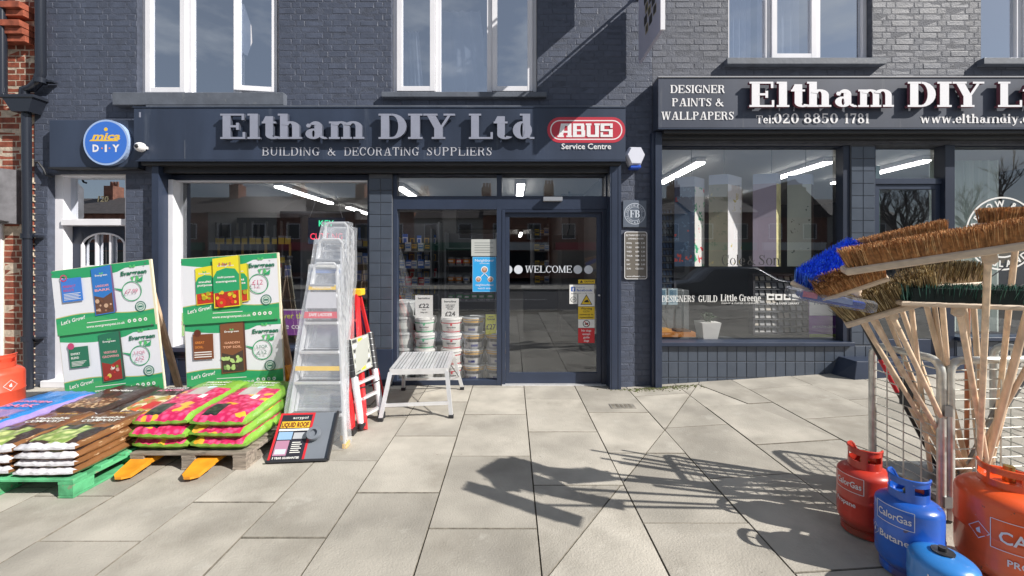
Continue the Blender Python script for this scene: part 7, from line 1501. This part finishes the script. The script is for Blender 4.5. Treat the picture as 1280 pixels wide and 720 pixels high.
# the long brown platform broom across the top
broom('longest brown coir broom lying across the top of all the others', base(.25, .05), (1.935, 1.69, 1.585), (.81, -.46, .185), .95, .11, .085, (COCO, COCOD), nL=120, nW=6, seed=1, bdir=(-.05, -.10, 1), blk=.028, flare=.06)
broom('bright blue plastic broom, leftmost of the heads in the cage', base(.20, .12), E(1044, 346, 2.20), (.86, .25, .40), .42, .19, .085, (BLUEB, BLUED), nL=46, nW=17, seed=2, bdir=(-.55, -.62, .50), blk=.025, flare=.06)
broom('short brown coir broom tilted just behind the blue one', base(.22, .08), E(1066, 358, 2.02), E(1100, 344, 1.96)-E(1036, 366, 2.08), .27, .09, .075, (COCO, COCOD), nL=40, nW=8, seed=3, bdir=(-.40, -.45, .80), blk=.022)
broom('brown coir broom end showing above the long broom on its left', base(.12, .20), E(1130, 308, 2.16), E(1168, 296, 2.10)-E(1095, 312, 2.22), .34, .11, .07, (COCO, COCOD), nL=40, nW=6, seed=4, bdir=(0, -.1, 1), blk=.02)
broom('brown coir broom end rising above the long broom near the right edge', base(.50, .20), E(1272, 283, 1.98), (1, -.1, .02), .28, .10, .07, (COCO, COCOD), nL=40, nW=6, seed=5, bdir=(0, -.1, 1), blk=.02)
broom('broad olive brown bass broom under the long broom', base(.26, .10), E(1112, 388, 2.04), E(1165, 366, 1.95)-E(1066, 396, 2.12), .38, .12, .11, (BASS, BASSD), nL=48, nW=7, seed=6, bdir=(-.22, -.12, .95), blk=.024, flare=.3)
broom('dark green stiff broom with a flat head under the long broom', base(.30, .03), E(1198, 382, 1.90), E(1264, 384, 1.83)-E(1132, 379, 1.95), .46, .10, .08, (GRNB, GRND), nL=30, nW=5, seed=7, bdir=(.02, -.08, 1), blk=.018, flare=.12)
broom('dark bass broom hidden behind the handles at the middle of the cage', base(.30, .22), E(1176, 358, 2.12), (1, .1, .05), .36, .13, .10, (BASS, BASSD), nL=40, nW=6, seed=8, bdir=(.0, -.05, 1), blk=.02)
# loose handles
def pole(label, foot, top, r=.0135, m=None, sleeve=None, n='wooden_pole'):
    t = tag(empty(n), label, 'pole', 'loose broom handles in the wire cage'); foot, top = Vector(foot), Vector(top); mb = MB(); mb.tube([foot, top], r*.87, m or HAND, 10); mb.build('pole', t, True)
    if sleeve: a, b, sm = sleeve; mb = MB(); mb.tube([foot.lerp(top, a), foot.lerp(top, b)], r*1.15, sm, 10); mb.build('sleeve', t, True)
pole('thin black handle with a red sleeve at the left side of the cage', base(.20, .24), E(1074, 398, 2.7), .012, BLK, (.50, .72, C_(.6, .03, .05)))
for i, (lab, dx, dy, px, py, Y, r) in enumerate((('leftmost pale broom handle leaning under the blue broom', .22, .22, 1066, 374, 2.62, .014), ('pale handle second from the left under the brown broom', .24, .20, 1090, 390, 2.6, .015), ('pale handle third from the left under the brown broom', .26, .22, 1106, 388, 2.58, .014), ('pale handle rising to the middle of the bass broom', .25, .16, 1126, 384, 2.5, .015),
        ('upright pale handle left of the green broom', .26, .10, 1150, 350, 2.4, .015), ('upright pale handle under the left end of the green broom', .22, .14, 1168, 382, 2.4, .014), ('upright handle under the middle of the green broom', .27, .05, 1205, 384, 2.2, .015), ('upright handle right of the green broom middle', .33, .08, 1214, 340, 2.3, .015),
        ('reddish handle rising behind the long broom', .30, .16, 1210, 330, 2.4, .013), ('thick handle leaning right, nearest the right edge', .20, .00, 1290, 372, 2.05, .019), ('thick handle leaning right, second from the right edge', .26, .03, 1282, 400, 2.15, .018), ('handle crossing low to the right of the cage', .15, .05, 1300, 430, 2.1, .014), ('dark metal handle crossing low to the right', .18, .09, 1300, 400, 2.4, .013), ('second dark metal handle low at the right', .20, .12, 1305, 440, 2.4, .013))):
    pole(lab, base(dx, dy), E(px, py, Y), r, STEELD if 'metal' in lab else (mat('reddish_handle', (.42, .18, .10), .5, var=.2, vs=6) if 'reddish' in lab else None))
mb = MB(); mb.tube([E(1128, 372, 1.98), E(1165, 380, 1.97), E(1200, 372, 1.97), E(1236, 348, 1.95), E(1256, 334, 1.96)], .0024, BLK, 5); mb.tube([E(1130, 366, 1.98), E(1180, 384, 1.96), E(1222, 380, 1.96), E(1262, 362, 1.96), E(1290, 352, 1.98)], .0024, BLK, 5)
tag(mb.build('cable_tie', smooth=True), 'thin black cord looped round the broom heads', 'cord')
# wrapped dustpan set hanging under the blue broom
dpn = tag(empty('wrapped_dustpan', E(1030, 372, 2.12)), 'blue dustpan set in clear printed wrap lying under the blue broom', 'dustpan')
o = dpn.location; mb = MB(Matrix.Rotation(R_(-28), 4, 'Z') @ Matrix.Rotation(R_(10), 4, 'Y')); mb.cbox(-.11, .15, -.08, .08, -.022, .016, C_(.03, .07, .35, .25), .008); mb.box(-.10, -.04, -.082, .02, -.01, .018, C_(.55, .1, .2)); mb.box(-.02, .10, -.0815, .06, -.008, .0175, C_(.2, .3, .6)); mb.build('pan', dpn)
mb = MB(Matrix.Rotation(R_(-28), 4, 'Z') @ Matrix.Rotation(R_(10), 4, 'Y')); mb.cbox(-.16, .19, -.10, .10, -.030, .028, FILM, .012); mb.build('plastic_wrap', dpn)
